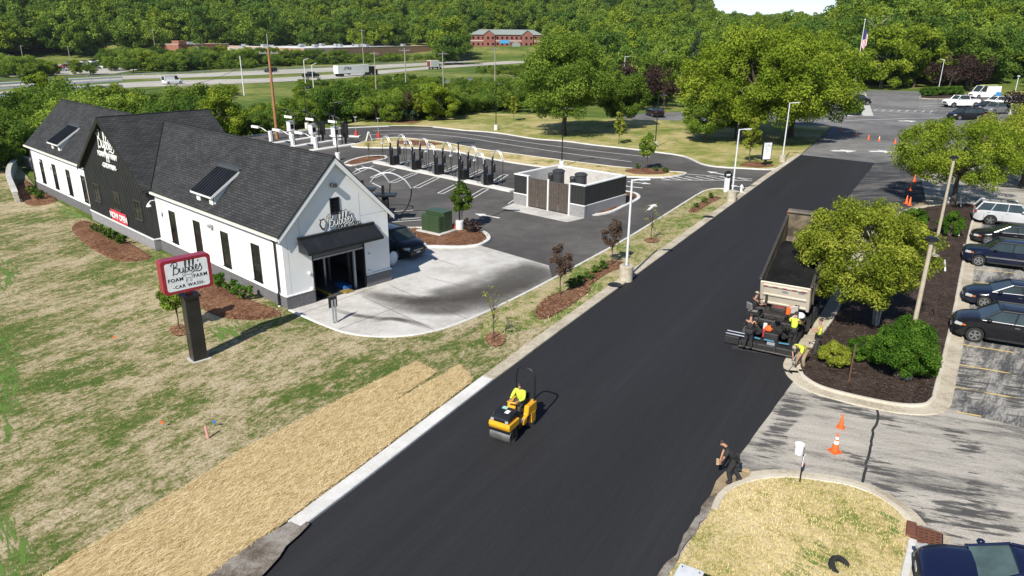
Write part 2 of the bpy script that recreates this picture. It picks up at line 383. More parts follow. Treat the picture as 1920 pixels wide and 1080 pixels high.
# soft-edged wear (tyre stains, scuffs): a thin film whose cover fades to its edges
def stain_mat(name, c, strength, sc=1.2, hard=0.0, rot=0.0):
    m, nt, b = new_mat(name); b.inputs['Base Color'].default_value = col4(c); b.inputs['Roughness'].default_value = .85
    at = nnode(nt, 'ShaderNodeAttribute', attribute_name='cover'); v = coords(nt)
    if hard:                                        # ragged, worn-through cover
        v = coords(nt, (.4, 2.4, 1), (0, 0, rot or .3)); q1 = nnode(nt, 'ShaderNodeMath', operation='MULTIPLY_ADD'); nt.links.new(noise(nt, v, sc, 8, .72), q1.inputs[0]); q1.inputs[1].default_value = 7.5; q1.inputs[2].default_value = -4.42
        q2 = nnode(nt, 'ShaderNodeMath', operation='ADD'); nt.links.new(q1.outputs[0], q2.inputs[0]); nt.links.new(at.outputs['Fac'], q2.inputs[1])
        q3 = nnode(nt, 'ShaderNodeMath', operation='MULTIPLY', use_clamp=True); nt.links.new(q2.outputs[0], q3.inputs[0]); q3.inputs[1].default_value = hard
        q4 = nnode(nt, 'ShaderNodeMath', operation='MULTIPLY'); nt.links.new(q3.outputs[0], q4.inputs[0]); q4.inputs[1].default_value = strength; nt.links.new(q4.outputs[0], b.inputs['Alpha']); return m
    n = ramp(nt, noise(nt, v, sc, 5, .65), [(.3, 0.25), (.65, 1.0)])
    k = mixc(nt, 1.0, at.outputs['Color'], n, 'MULTIPLY')
    q = nnode(nt, 'ShaderNodeMath', operation='MULTIPLY'); nt.links.new(k, q.inputs[0]); q.inputs[1].default_value = strength
    nt.links.new(q.outputs[0], b.inputs['Alpha']); return m
def stain(name, line, w, z, mat, parent, fade=.25):
    L = [Vector(p).to_2d() for p in line]; n = len(L); vs = []; fs = []; cv = []
    offs = (-1, -.5, 0, .5, 1)
    for i, p in enumerate(L):
        t = (L[min(n - 1, i + 1)] - L[max(0, i - 1)]).normalized(); nn = Vector((-t.y, t.x))
        ww = w[i] if isinstance(w, (list, tuple)) else w
        e = min(1, i / (n * fade), (n - 1 - i) / (n * fade))
        for o in offs:
            q = p + nn * o * ww * .5; vs.append((q.x, q.y, z)); cv.append((1 - o * o) * e)
    for i in range(n - 1):
        for k in range(4): fs.append((i * 5 + k, (i + 1) * 5 + k, (i + 1) * 5 + k + 1, i * 5 + k + 1))
    me = bpy.data.meshes.new(name); me.from_pydata(vs, [], fs); me.update()
    a = me.color_attributes.new('cover', 'FLOAT_COLOR', 'POINT')
    a.data.foreach_set('color', np.repeat(np.array(cv), 4).astype(np.float32))
    return link(name, me, mat, parent)
def soft_patch(name, ring, z, mat, parent):
    P = smooth_line(ring, 4, True); c = sum(P, Vector((0, 0))) / len(P); n = len(P); vs = []; cv = []; fs = []
    for s_, k in ((1.0, 0.0), (.8, .35), (.55, .85), (.25, 1.0)):
        for q in P: w = c + (q - c) * s_; vs.append((w.x, w.y, z)); cv.append(k)
    for r_ in range(3):
        for i in range(n): fs.append((r_ * n + i, r_ * n + (i + 1) % n, (r_ + 1) * n + (i + 1) % n, (r_ + 1) * n + i))
    fs.append(tuple(3 * n + i for i in range(n)))
    me = bpy.data.meshes.new(name); me.from_pydata(vs, [], fs); me.update(); a = me.color_attributes.new('cover', 'FLOAT_COLOR', 'POINT'); a.data.foreach_set('color', np.repeat(np.array(cv), 4).astype(np.float32)); return link(name, me, mat, parent)
M_ST1 = stain_mat('brown_tyre_stain', (.06, .05, .04), 1.0, .35); M_ST4 = stain_mat('brown_water_stain', (.085, .076, .066), 1.1, .3)
M_ST2 = stain_mat('grey_rubber_scuff', (.06, .059, .058), .85, 1.3, 2.2)
M_ST3 = stain_mat('pale_dust', (.44, .41, .36), .85, 1.3, 2.0)
stain('tyre_stain', smooth_line(px((668, 545), (720, 556), (790, 564), (860, 560), (925, 545), (985, 522), (1040, 492)), 8), [1.1 + .05 * i for i in range(49)], .016, M_ST1, ap_o, .22)
stain('tyre_stain', smooth_line(px((690, 552), (760, 572), (840, 576), (920, 560), (990, 527), (1036, 505)), 8), [1.6 + .08 * i for i in range(41)], .0163, M_ST4, ap_o, .3)
stain('tyre_stain', smooth_line(px((800, 556), (860, 546), (920, 533), (975, 516), (1034, 502)), 8), [2.0 + .1 * i for i in range(33)], .0165, stain_mat('grey_road_film', (.12, .112, .10), .85, .25), ap_o, .12)
stain('tyre_stain', smooth_line(px((625, 580), (660, 590), (700, 596), (735, 598)), 8), .55, .0169, M_ST1, ap_o, .4)
stain('tyre_stain', smooth_line(px((690, 605), (730, 598), (770, 604), (810, 616)), 8), .6, .0173, M_ST1, ap_o, .4)
# saw-cut joints in the apron
M_JOINT = pm('dark_joint', (.09, .085, .08), .9)
def strip(name, a, b, w, z, mat, parent=None, t=.004):
    a, b = Vector(a).to_2d(), Vector(b).to_2d()
    return ribbon_mesh([a, b], -w / 2, w / 2, z - t, z, .0005).build(name, mat, parent)
for a, b in (((680, 556), (820, 622)), ((632, 619), (800, 555)), ((730, 535), (880, 600)), ((560, 590), (700, 540)), ((800, 520), (960, 560)), ((770, 470), (860, 500))):
    strip('saw_cut', G(*a), G(*b), .035, .0145, M_JOINT, ap_o)
# concrete pad before the bin enclosure
pad = sheet('bin_store_pad', px((963, 381), (940, 390.5), (1062.5, 417), (1097, 409)), .0125, M_CONC)

# ------------------------------------------------------------------ kerbs and raised planted ground
def kerb(name, line, w0, w1, mat, z1=.14, z0=0.0):
    return struct(ribbon_mesh(line, w0, w1, z0, z1, .025).build(name, mat))
kl = [kerb_start.lerp(kerbL[2], 0)] + kerbL[1:]
# road kerb: pale new length, then older tan length, cast in bays with joints
def resample(line, step):
    L = [Vector(p).to_2d() for p in line]; out = [L[0]]; acc = 0
    for a, b in zip(L[:-1], L[1:]):
        d = (b - a).length; n = max(1, round(d / step))
        for i in range(1, n + 1): out.append(a.lerp(b, i / n))
    return out
bays = resample(kerbL, 3.0)
kr = bpy.data.objects.new('road_kerb', None); COL.objects.link(kr); struct(kr)
for i in range(len(bays) - 1):
    a, b = bays[i], bays[i + 1]; d = (b - a).normalized()
    new = a.y < G(942, 702).y - 1.5
    seg = [a + d * .012, b - d * .012]
    ribbon_mesh(seg, .01, .62 if not new else .58, -.02, (.15 if new else .125) + rnd.uniform(-.004, .004), .03).build('kerb_bay', M_KERB if new else M_TANKERB, kr)
verge = inner[38:] if False else [p for p in inner if p.x > G(700, 634).x - 3]
vk = offset_line(kerbL, .6)
lawn_poly = [p for p in px((546, 585))] + list(inner[2:]) + [px((1399, 364))[0]] + list(reversed(vk[:-2])) + [along(vk[0], -16)] + [Vector((-24, 2)), Vector((-75, 2)), Vector((-88, 60)), Vector((-62, 78))] + px((40, 318), (72, 358), (170, 415), (290, 470), (540, 580))
# lawn west of the building and the verge strip meet at the apron's corner
def clip_x(poly): return poly
sheet('lawn', lawn_poly, .09, M_LAWN)
strip_poly = [p for p in inner if p.x > G(905, 590).x] + list(reversed([p for p in vk[:-2] if p.y > G(905, 690).y])) + px((900, 640))
sheet('verge', strip_poly, .096, M_STRIP)
kerb('lot_kerb', inner, -.16, .0, M_KERB)
kerb('lot_kerb', back, .0, .17, M_KERB)
lawn_back = list(back[24:]) + px((1500, 292), (1560, 238), (1500, 236), (1440, 232), (1300, 228), (1180, 225), (1040, 218), (900, 213), (780, 214), (690, 226), (640, 236))
sheet('mown_lawn', lawn_back, .1, M_MOWN)
# long island between the queue lanes and the vacuum bays
isl = smooth_line(px((662, 274), (697, 263.5), (740, 259), (780, 262), (813, 265.5), (853, 272), (907, 282), (1000, 295), (1113, 309.5), (1160, 315), (1243, 322.5), (1285, 326), (1243, 333.5), (1160, 331.5), (1127, 328), (1027, 315), (963, 306), (913, 297), (847, 284), (780, 278.5), (713, 278), (675, 277)), 4, True)
kerb('island_kerb', isl + [isl[0], isl[1]], .0, .17, M_KERB)
sheet('island_grass', isl, .11, M_DRY)
def bed(name, poly, z, h, mat, smooth_k=4, parent=None, kind='structure'):
    """mounded planting bed"""
    P = smooth_line(poly, smooth_k, True) if smooth_k else [Vector(p).to_2d() for p in poly]
    c = sum(P, Vector((0, 0))) / len(P); n = len(P); vs = []; fs = []
    rings = ((1.0, 0.0), (.94, .45), (.8, .8), (.5, 1.0), (.2, 1.0))
    for s, k in rings:
        for p in P:
            q = c + (p - c) * s; vs.append((q.x, q.y, z + h * k * (1 + rnd.uniform(-.15, .15) if 0 < k else 1)))
    for r in range(len(rings) - 1):
        for i in range(n): fs.append((r * n + i, r * n + (i + 1) % n, (r + 1) * n + (i + 1) % n, (r + 1) * n + i))
    fs.append(tuple((len(rings) - 1) * n + i for i in range(n)))
    o = MB().add(vs, fs).build(name, mat, parent, smooth=60)
    if parent is None: struct(o, kind)
    return o
def island(outline, mulch_in, mat_k=M_KERB, mat_m=M_MULCH, w=.17, h=.10, closed=True):
    P = smooth_line(px(*outline), 4, True)
    area = sum(P[i].x * P[(i + 1) % len(P)].y - P[(i + 1) % len(P)].x * P[i].y for i in range(len(P)))
    if area < 0: P = list(reversed(P))
    kerb('island_kerb', P + [P[0], P[1]], .0, w, mat_k)
    Q = offset_line(P + [P[0], P[1]], w - .01)[:-2]
    return bed('mulch_bed', Q, .1, h, mat_m, 0)
island([(751, 430), (794, 428), (844, 427), (891, 429), (914, 439), (920, 450), (905, 460), (888, 464), (856, 466), (815, 465), (790, 463), (757, 447)], 8, w=.32)
island([(646, 306), (681, 295), (719, 293), (727, 298), (698, 305), (660, 312)], 8, w=.3)
island([(1108, 404), (1144, 400.5), (1173, 388), (1199, 374.5), (1197, 365.5), (1179, 360.5), (1150, 360), (1130, 385)], 8, w=.32)
bed('mulch_bed', px((1172, 321), (1190, 317), (1225, 317.5), (1255, 321), (1245, 328), (1200, 329), (1176, 325)), .112, .1, M_MULCH)
bed('mulch_bed', px((742, 268), (765, 264), (800, 267), (830, 271), (800, 275), (760, 273)), .112, .08, M_MULCH)
bed('mulch_bed', px((730, 231), (770, 228), (790, 230), (770, 233)), .1, .06, M_MULCH)
bed('mulch_bed', px((1385, 311), (1410, 304), (1440, 308), (1452, 313), (1420, 316)), .102, .06, M_MULCH)
# beds against the building and round the young trees
bed('mulch_bed', px((360, 540), (385, 527), (412, 540), (460, 562), (520, 585), (522, 595), (480, 603), (425, 600), (385, 585), (362, 560)), .092, .12, M_MULCH)
bed('mulch_bed', px((135, 430), (160, 415), (200, 437), (250, 462), (284, 484), (262, 492), (215, 490), (160, 460)), .092, .12, M_MULCH)
bed('mulch_bed', px((32, 345), (50, 340), (72, 356), (105, 375), (92, 385), (55, 387), (38, 370)), .092, .12, M_MULCH)
bed('mulch_bed', px((320, 622), (335, 614), (352, 616), (350, 630), (330, 633)), .092, .06, M_MULCH)
bed('mulch_bed', px((911, 640), (918, 630), (935, 629), (946, 640), (938, 652), (920, 652)), .1, .07, M_MULCH)
bed('mulch_bed', px((1208, 453), (1220, 449), (1234, 451), (1232, 457), (1216, 458)), .1, .05, M_MULCH)
bed('mulch_bed', px((1003, 592), (1015, 570), (1045, 552), (1075, 550), (1100, 540), (1105, 548), (1085, 565), (1050, 588), (1020, 602)), .098, .07, M_MULCH)
bed('mulch_bed', px((1060, 553), (1082, 528), (1120, 505), (1140, 492), (1165, 494), (1165, 505), (1140, 515), (1110, 535), (1080, 550)), .0985, .08, M_MULCH)
bed('mulch_bed', px((1290, 398), (1310, 383), (1335, 370), (1352, 373), (1330, 385), (1305, 400)), .098, .06, M_MULCH)

# straw erosion blankets, laid in three overlapping strips
def blanket(a, z):
    P = px(*a[0]) + a[1]; P = wob(P + [P[0]], .05, .6, int(z * 1000))[:-1]
    o = MB().prism(P, .085, z).build('straw_blanket', M_MAT); return o
kk = px((575, 966), (905, 700))
ke = offset_line(kerbL, .66); ke_near = [along(ke[0], -4.5), along(ke[0], .2), ke[1], ke[1].lerp(ke[2], .93)]
for i, (a, z) in enumerate((((((75, 1090), (388, 893), (470, 840), (780, 682), (818, 703), (560, 880), (290, 1085)), []), .128), ((((250, 1100), (525, 905), (700, 780), (860, 690)), list(reversed(ke_near))), .142))):
    o = blanket(a, z)
    tag(o, ['straw erosion blanket rolled out on the lawn side, outer strip', 'straw erosion blanket rolled out right along the pale new kerb'][i], 'erosion blanket')
M_SEAMS = pm('matted_straw_seam', (.36, .25, .12), .95, c2=(.48, .35, .18), scale=6)
for a, b, z in (((330, 1068), (818, 722), .1455), ((205, 1030), (730, 720), .1315)): ribbon_mesh(wob(px(a, b), .05, .5, 3), -.05, .05, z - .02, z + .004, .005).build('blanket_seam', M_SEAMS, [q for q in COL.objects if q.name.startswith('straw_blanket')][1 if z > .14 else 0])
sheet('gravel_shoulder', wob(px((562, 975), (578, 992), (500, 1075), (420, 1180), (330, 1180), (385, 1085), (455, 1030), (520, 1000)), .06, .4, 5), .147, M_GRAVEL)

# ------------------------------------------------------------------ right-hand side: car park, median bed, driveway, lower island
park = px((1500, 700), (1430, 690), (1180, 1082), (1100, 1250), (2100, 1250), (2300, 900), (2300, 500), (2150, 330), (1960, 285), (1740, 300), (1700, 380), (1640, 430))
sheet('car_park', park, .0035, M_OLD)
stall_zone = px((1784, 655), (1775, 742), (1800, 775), (1930, 800), (2000, 640), (2050, 480), (2010, 395), (1850, 395), (1835, 430), (1815, 500), (1800, 580))
stall_o = sheet('parking_stalls', wob(stall_zone + [stall_zone[0]], .25, 1.0, 9)[:-1], .0075, M_STALL)
for a, b in (((1793, 772), (1840, 781)), ((1781.5, 724), (1912, 748)), ((1789, 682), (1915, 704)), ((1792, 644), (1900, 661)), ((1813, 527), (1872, 534)), ((1816, 503), (1900, 512))):
    strip('stall_line', G(*a), G(*b), .1, .0115, M_PAINTY, stall_o)
sd = (G(1912, 748) - G(1781.5, 724)).to_2d().normalized(); kd = Vector((-sd.y, sd.x))
med = px((1490, 697), (1500, 712), (1535, 732), (1600, 750), (1680, 766), (1735, 768), (1757, 757), (1766, 730), (1795, 600), (1812, 500), (1828, 420), (1838, 396), (1810, 383), (1745, 387), (1690, 402), (1645, 435), (1600, 500), (1560, 585), (1520, 640), (1490, 680))
med = smooth_line(med, 4, True)
kerb('median_kerb', list(reversed(med + [med[0], med[1]])), -.17, .45, M_TANKERB, .055, .0)
kerb('median_kerb', list(reversed(med + [med[0], med[1]])), -.30, -.12, M_CREAM, .145, .0)
inm = offset_line(med + [med[0], med[1]], -.28)[:-2]
if abs((inm[0] - sum(med, Vector((0, 0))) / len(med)).length) > abs((med[0] - sum(med, Vector((0, 0))) / len(med)).length): inm = offset_line(med + [med[0], med[1]], .28)[:-2]
bed('median_mulch', inm, .115, .09, M_DMULCH, 0)
sheet('sandy_gutter', wob(px((1478, 690), (1500, 665), (1545, 612), (1570, 620), (1535, 668), (1500, 700), (1515, 728), (1485, 716)), .08, .4, 12), .052, M_SAND)
sheet('sandy_gutter', wob(px((1560, 560), (1610, 470), (1660, 415), (1735, 375), (1745, 385), (1690, 405), (1645, 440), (1600, 510), (1575, 570)), .1, .5, 13), .0095, M_SAND)
low_line = smooth_line(px((1334, 958), (1345, 933), (1372, 912), (1420, 898), (1475, 894), (1530, 900), (1590, 910), (1645, 930), (1690, 960), (1712, 985)), 5)
low_line2 = px((1704, 1016), (1696, 1050), (1688, 1085), (1675, 1150))
kerb('driveway_kerb', low_line, .0, .42, M_TANKERB, .03)
kerb('driveway_kerb', low_line, -.2, .02, M_CREAM, .14)
kerb('driveway_kerb', low_line2, -.02, .2, M_KERB, .15)
kerb('driveway_kerb', low_line2, .18, .62, M_TANKERB, .03)
low_poly = [*low_line, *low_line2, *px((1150, 1250), (1262, 1070), (1300, 1010))]
sheet('corner_lawn', low_poly, .105, M_DRY)
def green_mat(name, c):
    m = stain_mat(name, c, .9, 1.6, 1.6, .9); return m
M_CGRN = green_mat('green_grass_patch', (.12, .2, .03)); cl_o = bpy.data.objects['corner_lawn']
soft_patch('grass_patch', px((1465, 1060), (1500, 1028), (1545, 1018), (1590, 1035), (1605, 1085), (1540, 1130), (1450, 1110)), .112, M_CGRN, cl_o)
soft_patch('grass_patch', px((1640, 960), (1665, 955), (1690, 985), (1685, 1010), (1660, 990)), .112, M_CGRN, cl_o)
lw_o = bpy.data.objects['lawn']; M_LG = green_mat('fresh_green_grass', (.10, .19, .025))
for ring in (((-60, 620), (10, 590), (45, 660), (55, 760), (40, 860), (-20, 900), (-80, 780)), ((-60, 940), (10, 930), (70, 990), (80, 1080), (-20, 1140), (-90, 1060)), ((-20, 500), (20, 480), (45, 520), (10, 560)), ((95, 380), (130, 392), (175, 412), (150, 420), (110, 402)), ((352, 670), (372, 664), (392, 672), (380, 684), (360, 684)), ((380, 620), (440, 600), (460, 640), (410, 655))):
    soft_patch('grass_patch', px(*ring), .0955, M_LG, lw_o)
sheet('gravel_shoulder', wob(px((1240, 1080), (1330, 938), (1345, 930), (1335, 958), (1300, 1008), (1262, 1068), (1180, 1230), (1150, 1230)), .07, .3, 8), .108, M_GRAVEL)
sheet('sandy_gutter', wob(px((1345, 905), (1362, 885), (1408, 888), (1398, 898), (1365, 915), (1338, 950), (1322, 955)), .05, .3, 8), .047, M_SAND)
cp = bpy.data.objects['car_park']
# tyre scuffs and dust in the driveway
zt_s = .0085
for pts, w, mm in ((((1560, 815), (1640, 830), (1740, 835), (1850, 850), (1930, 860)), 2.4, M_ST3), (((1885, 800), (1900, 900), (1895, 1000)), 1.0, M_ST3), (((1838, 668), (1832, 722), (1826, 760)), .5, M_ST3)):
    zt_s += .00035; stain('tyre_scuff', smooth_line(px(*pts), 8), w, zt_s, mm, cp, .3)
# tar-filled crack across the driveway
ck = wob(px((1646, 764), (1645, 790), (1636, 808), (1633, 840), (1624, 870), (1617, 905)), .04, .25, 2)
ribbon_mesh(ck, -.045, .045, .004, .0145, .001).build('tar_seal', pm('black_tar', (.03, .03, .03), .7), cp)
zs_ = .0128
M_DKS = stain_mat('dark_sealcoat', (.085, .083, .081), .8, 1.4, 1.5)
for ring in (((1385, 868), (1440, 790), (1490, 712), (1530, 735), (1515, 775), (1480, 815), (1478, 850), (1430, 885)), ((1500, 728), (1580, 748), (1660, 775), (1720, 790), (1690, 808), (1600, 785), (1520, 765)), ((1600, 880), (1680, 900), (1760, 960), (1770, 1030), (1720, 1000), (1660, 930)), ((1760, 800), (1800, 790), (1850, 830), (1830, 870), (1780, 850)), ((1820, 880), (1850, 900), (1840, 1010), (1790, 1010), (1800, 930)), ((1700, 930), (1830, 900), (1930, 960), (1930, 1030), (1760, 1020)), ((1560, 840), (1640, 850), (1720, 890), (1700, 915), (1600, 880)), ((1790, 655), (1850, 665), (1860, 760), (1800, 770), (1780, 730)), ((1880, 690), (1930, 700), (1930, 780), (1880, 770))):
    zs_ += .0006; soft_patch('sealcoat_patch', px(*ring), zs_, M_DKS, cp)

# far lot beyond the paving
far = px((1500, 292), (1640, 306), (1700, 300), (1760, 300), (2100, 330), (2300, 260), (2300, 190), (1930, 172), (1880, 167), (1760, 172), (1700, 167), (1622, 170), (1560, 180), (1400, 205), (1150, 215), (1150, 222), (1300, 229), (1450, 233), (1562, 238))
sheet('far_car_park', far, .008, M_FARASP)

# ------------------------------------------------------------------ loose cover: straw strands, grass tufts, bark chips
def in_poly(P, poly):
    x, y = P[:, 0], P[:, 1]; ins = np.zeros(len(P), bool); n = len(poly); j = n - 1
    for i in range(n):
        xi, yi, xj, yj = poly[i][0], poly[i][1], poly[j][0], poly[j][1]
        if yi != yj: ins ^= ((yi > y) != (yj > y)) & (x < (xj - xi) * (y - yi) / (yj - yi) + xi)
        j = i
    return ins
def tone_mat(name, stops, trans=0.0):
    m, nt, b = new_mat(name); at = nnode(nt, 'ShaderNodeAttribute', attribute_name='tone'); nt.links.new(ramp(nt, at.outputs['Fac'], stops), b.inputs['Base Color']); b.inputs['Roughness'].default_value = .9; b.inputs['Specular IOR Level'].default_value = .1; return m
def litter(name, polys, z, n, ln, wd, mat, rng, flat=True, clump=0.0, label=None, cat=None, ang=None):
    pts = []
    for poly in polys:
        q = np.array([(p[0], p[1]) for p in poly]); lo, hi = q.min(0), q.max(0); k = int(n * 2.2 / len(polys)); P = lo + rng.random((k, 2)) * (hi - lo); P = P[in_poly(P, q)]; pts.append(P[:int(n / len(polys))])
    P = np.concatenate(pts); d = np.hypot(P[:, 0], P[:, 1]); P = P[(d < 75) & (P[:, 1] > 12)]; k = len(P)
    a = rng.uniform(0, 2 * np.pi, k) if ang is None else ang + rng.normal(0, .45, k); L = ln * rng.uniform(.5, 1.4, k); W = wd * rng.uniform(.6, 1.4, k)
    t = np.column_stack([np.cos(a), np.sin(a), np.zeros(k)]); s_ = np.column_stack([-np.sin(a), np.cos(a), np.zeros(k)]); c = np.column_stack([P, np.full(k, z)])
    if flat:
        up = rng.uniform(.002, .012, k)[:, None] * np.array([0, 0, 1]); up2 = rng.uniform(.002, .02, k)[:, None] * np.array([0, 0, 1])
        V = np.stack([c - t * L[:, None] / 2 - s_ * W[:, None] / 2 + up, c + t * L[:, None] / 2 - s_ * W[:, None] / 2 + up2, c + t * L[:, None] / 2 + s_ * W[:, None] / 2 + up2, c - t * L[:, None] / 2 + s_ * W[:, None] / 2 + up], 1)
    else:
        tip = t * (L * rng.uniform(.2, .9, k))[:, None] + np.array([0, 0, 1]) * (L * rng.uniform(.35, .9, k))[:, None]
        V = np.stack([c - s_ * W[:, None] / 2, c + s_ * W[:, None] / 2, c + tip + s_ * W[:, None] * .1, c + tip - s_ * W[:, None] * .1], 1)
    me = bpy.data.meshes.new(name); me.vertices.add(4 * k); me.vertices.foreach_set('co', V.reshape(-1, 3).ravel()); me.loops.add(4 * k); me.polygons.add(k); me.loops.foreach_set('vertex_index', np.arange(4 * k)); me.polygons.foreach_set('loop_start', np.arange(k) * 4)
    wob_ = .5 + .5 * np.sin(P[:, 0] * .9 + 1.7 * np.sin(P[:, 1] * .35)) * np.sin(P[:, 1] * .75 + 1.3 * np.sin(P[:, 0] * .4))
    tn = np.clip(clump * wob_ + (1 - clump) * rng.random(k), 0, 1); me.attributes.new('tone', 'FLOAT', 'POINT').data.foreach_set('value', np.repeat(tn, 4).astype(np.float32)); me.update(calc_edges=True); me.validate()
    o = struct(link(name, me, mat), 'stuff'); return o
rl = np.random.default_rng(5)
bl = [[(v.co.x, v.co.y) for v in o_.data.vertices[:len(o_.data.vertices) // 2]] for o_ in COL.objects if o_.name.startswith('straw_blanket')]
litter('loose_straw', bl[:1], .13, 42000, .3, .011, tone_mat('straw_strand', [(.1, (.29, .195, .08)), (.5, (.58, .43, .21)), (.9, (.75, .61, .36))]), rl, ang=RANG); litter('loose_straw', bl[1:], .144, 46000, .3, .011, MATS['straw_strand'], rl, ang=RANG)
MG_ = tone_mat('lawn_blades', [(.15, (.07, .13, .02)), (.4, (.2, .22, .06)), (.6, (.42, .35, .2)), (.9, (.52, .45, .3))])
litter('grass_blades', [lawn_poly], .088, 110000, .07, .026, MG_, rl, False, .55); litter('grass_blades', [strip_poly], .094, 14000, .13, .03, MG_, rl, False, .45)
litter('grass_blades', [low_poly], .103, 22000, .075, .02, tone_mat('dry_blades', [(.08, (.13, .19, .03)), (.3, (.42, .36, .14)), (.9, (.70, .58, .33))]), rl, False, .4)
MCH = tone_mat('dark_bark_chip', [(.2, (.03, .02, .016)), (.7, (.085, .06, .048)), (.97, (.2, .16, .13))]); MRC = tone_mat('red_bark_chip', [(.2, (.10, .045, .022)), (.6, (.24, .12, .065)), (.95, (.45, .28, .18))])
litter('bark_chips', [inm], .2, 16000, .09, .035, MCH, rl)
for o_ in [q for q in COL.objects if q.name.startswith('mulch_bed')]:
    vv = [v.co for v in o_.data.vertices]; nn_ = len(vv) // 5; ring = [(v.x, v.y) for v in vv[:nn_]]
    cxy = np.mean(np.array(ring), 0)
    if np.hypot(*cxy) < 62: litter('bark_chips', [[(cxy[0] + (x - cxy[0]) * 1.04, cxy[1] + (y - cxy[1]) * 1.04) for x, y in ring]], float(np.mean([v.z for v in vv[2 * nn_:3 * nn_]])) , 1500, .1, .04, MRC, rl)
# ================================================================== lettering drawn as pen strokes
SCRIPT = [
    [(.0, 1.55), (.12, 1.95), (.55, 2.2), (1.0, 2.1), (1.1, 1.75), (.85, 1.35), (.45, 1.15), (.95, 1.1), (1.25, .75), (1.15, .25), (.75, -.02), (.38, .12)],
    [(.55, 1.9), (.42, 1.2), (.3, .5), (.15, -.2)],
    [(1.48, .98), (1.42, .45), (1.55, .08), (1.8, .1), (2.0, .5), (2.06, .98), (2.04, .35), (2.2, .03)],
    [(2.28, .25), (2.55, 1.2), (2.68, 1.95), (2.58, 2.15), (2.45, 1.9), (2.42, 1.0), (2.44, .15), (2.7, .0), (2.93, .35), (2.85, .78), (2.6, .85)],
    [(2.95, .35), (3.25, 1.25), (3.4, 2.05), (3.3, 2.25), (3.17, 2.0), (3.14, 1.0), (3.16, .15), (3.42, .0), (3.65, .35), (3.57, .78), (3.32, .85)],
    [(3.7, .4), (3.95, 1.25), (4.08, 2.05), (3.98, 2.25), (3.86, 2.0), (3.84, 1.0), (3.9, .2), (4.08, .05)],
    [(4.15, .35), (4.45, .55), (4.58, .85), (4.42, 1.05), (4.25, .8), (4.24, .35), (4.42, .05), (4.72, .18)],
    [(4.78, 1.55), (4.86, 1.9)],
    [(4.75, .2), (5.0, .75), (5.15, 1.1), (5.2, .7), (5.38, .3), (5.2, -.12), (4.8, -.3), (4.3, -.2), (3.9, -.15), (3.6, -.3)],
]
def strokes_mb(strokes, s, r, M, flat=.35, k=5, n=6, dz=0.0):
    """pen strokes in sign coordinates -> flattened tubes placed by matrix M (X right, Y up, Z out)"""
    mb = MB()
    for st in strokes:
        L = smooth_line([(x * s, y * s) for x, y in st], k) if len(st) > 2 else [Vector((x * s, y * s)) for x, y in st]
        t = MB().tube([(p.x, p.y, 0) for p in L], r, n)
        mb.add([M @ Vector((v[0], v[1], v[2] * flat + dz)) for v in t.v], t.f)
    return mb
GOAT_LINE = [[(0, 1.15), (.12, 1.32), (.3, 1.4), (.42, 1.3), (.36, 1.1), (.2, 1.0), (.02, 1.05), (0, 1.15)], [(.3, 1.4), (.42, 1.62), (.6, 1.66)], [(.36, 1.34), (.6, 1.42)], [(.12, 1.02), (.1, .85), (.2, .8)],
             [(.42, 1.25), (.55, 1.08), (.9, 1.0), (1.25, 1.05), (1.42, 1.2)], [(.3, 1.02), (.38, .75), (.5, .62), (.46, .3), (.36, 0), (.56, 0), (.62, .3), (.7, .55)], [(.7, .55), (1.0, .55), (1.05, .3), (.98, 0), (1.18, 0), (1.22, .35), (1.32, .7), (1.3, 1.05)]]
GOAT_FILL = [(0, 1.12), (.1, 1.3), (.3, 1.42), (.42, 1.7), (.62, 1.72), (.5, 1.5), (.66, 1.44), (.48, 1.3), (.6, 1.1), (1.0, 1.02), (1.35, 1.1), (1.5, 1.3), (1.42, .95), (1.35, .6), (1.25, .3), (1.22, 0), (1.0, 0), (1.04, .35), (.98, .52), (.7, .5), (.64, .3), (.6, 0), (.38, 0), (.46, .4), (.4, .75), (.3, .95), (.12, .98)]

# ================================================================== materials of buildings
M_WHITE = pm('white_wall_panel', (.78, .78, .765), .6, c2=(.72, .72, .70), scale=.6)
M_WTRIM = pm('white_trim_paint', (.80, .80, .78), .5, c2=(.74, .74, .72))
M_BLACKM = pm('black_metal', (.016, .017, .018), .38, .3, c2=(.024, .025, .026))
M_SEAM = pm('charcoal_standing_seam', (.028, .031, .036), .32, .5, c2=(.04, .043, .05), scale=1.2)
M_SIDING = pm('charcoal_batten_siding', (.018, .0195, .0185), .62, c2=(.026, .028, .0265), scale=1.5, bmp=.1)
M_BLOCK = pm('grey_split_block', (.155, .15, .155), .95, c2=(.105, .10, .105), scale=9, bmp=1.0, bscale=28)
M_BLOCKL = pm('pale_grey_block', (.27, .265, .27), .95, c2=(.2, .197, .2), scale=7, bmp=.8, bscale=30)
M_GLASS = glass_mat('dark_window_glass', (.008, .009, .01))
M_FRAME = pm('black_window_frame', (.012, .0125, .013), .45)
M_INT = pm('dark_tunnel_wall', (.10, .10, .105), .7, c2=(.07, .07, .075))
M_WETF = pm('wet_tunnel_floor', (.10, .098, .095), .3, c2=(.05, .05, .05), scale=1.5)
M_STEEL = pm('brushed_steel', (.5, .5, .5), .3, .9)
M_GALV = pm('galvanised_grey', (.42, .43, .44), .5, .4)
M_RED = pm('red_vinyl', (.62, .045, .075), .5)
M_SIGNRED = pm('dark_red_sign_frame', (.30, .018, .035), .35, coat=.3)
M_SIGNW = pm('white_sign_face', (.80, .81, .82), .35)
M_BLACKP = pm('black_paint', (.012, .012, .013), .4)
M_YEL = pm('yellow_paint', (.70, .40, .02), .5)
M_BLUE = pm('blue_plastic', (.03, .16, .45), .5)
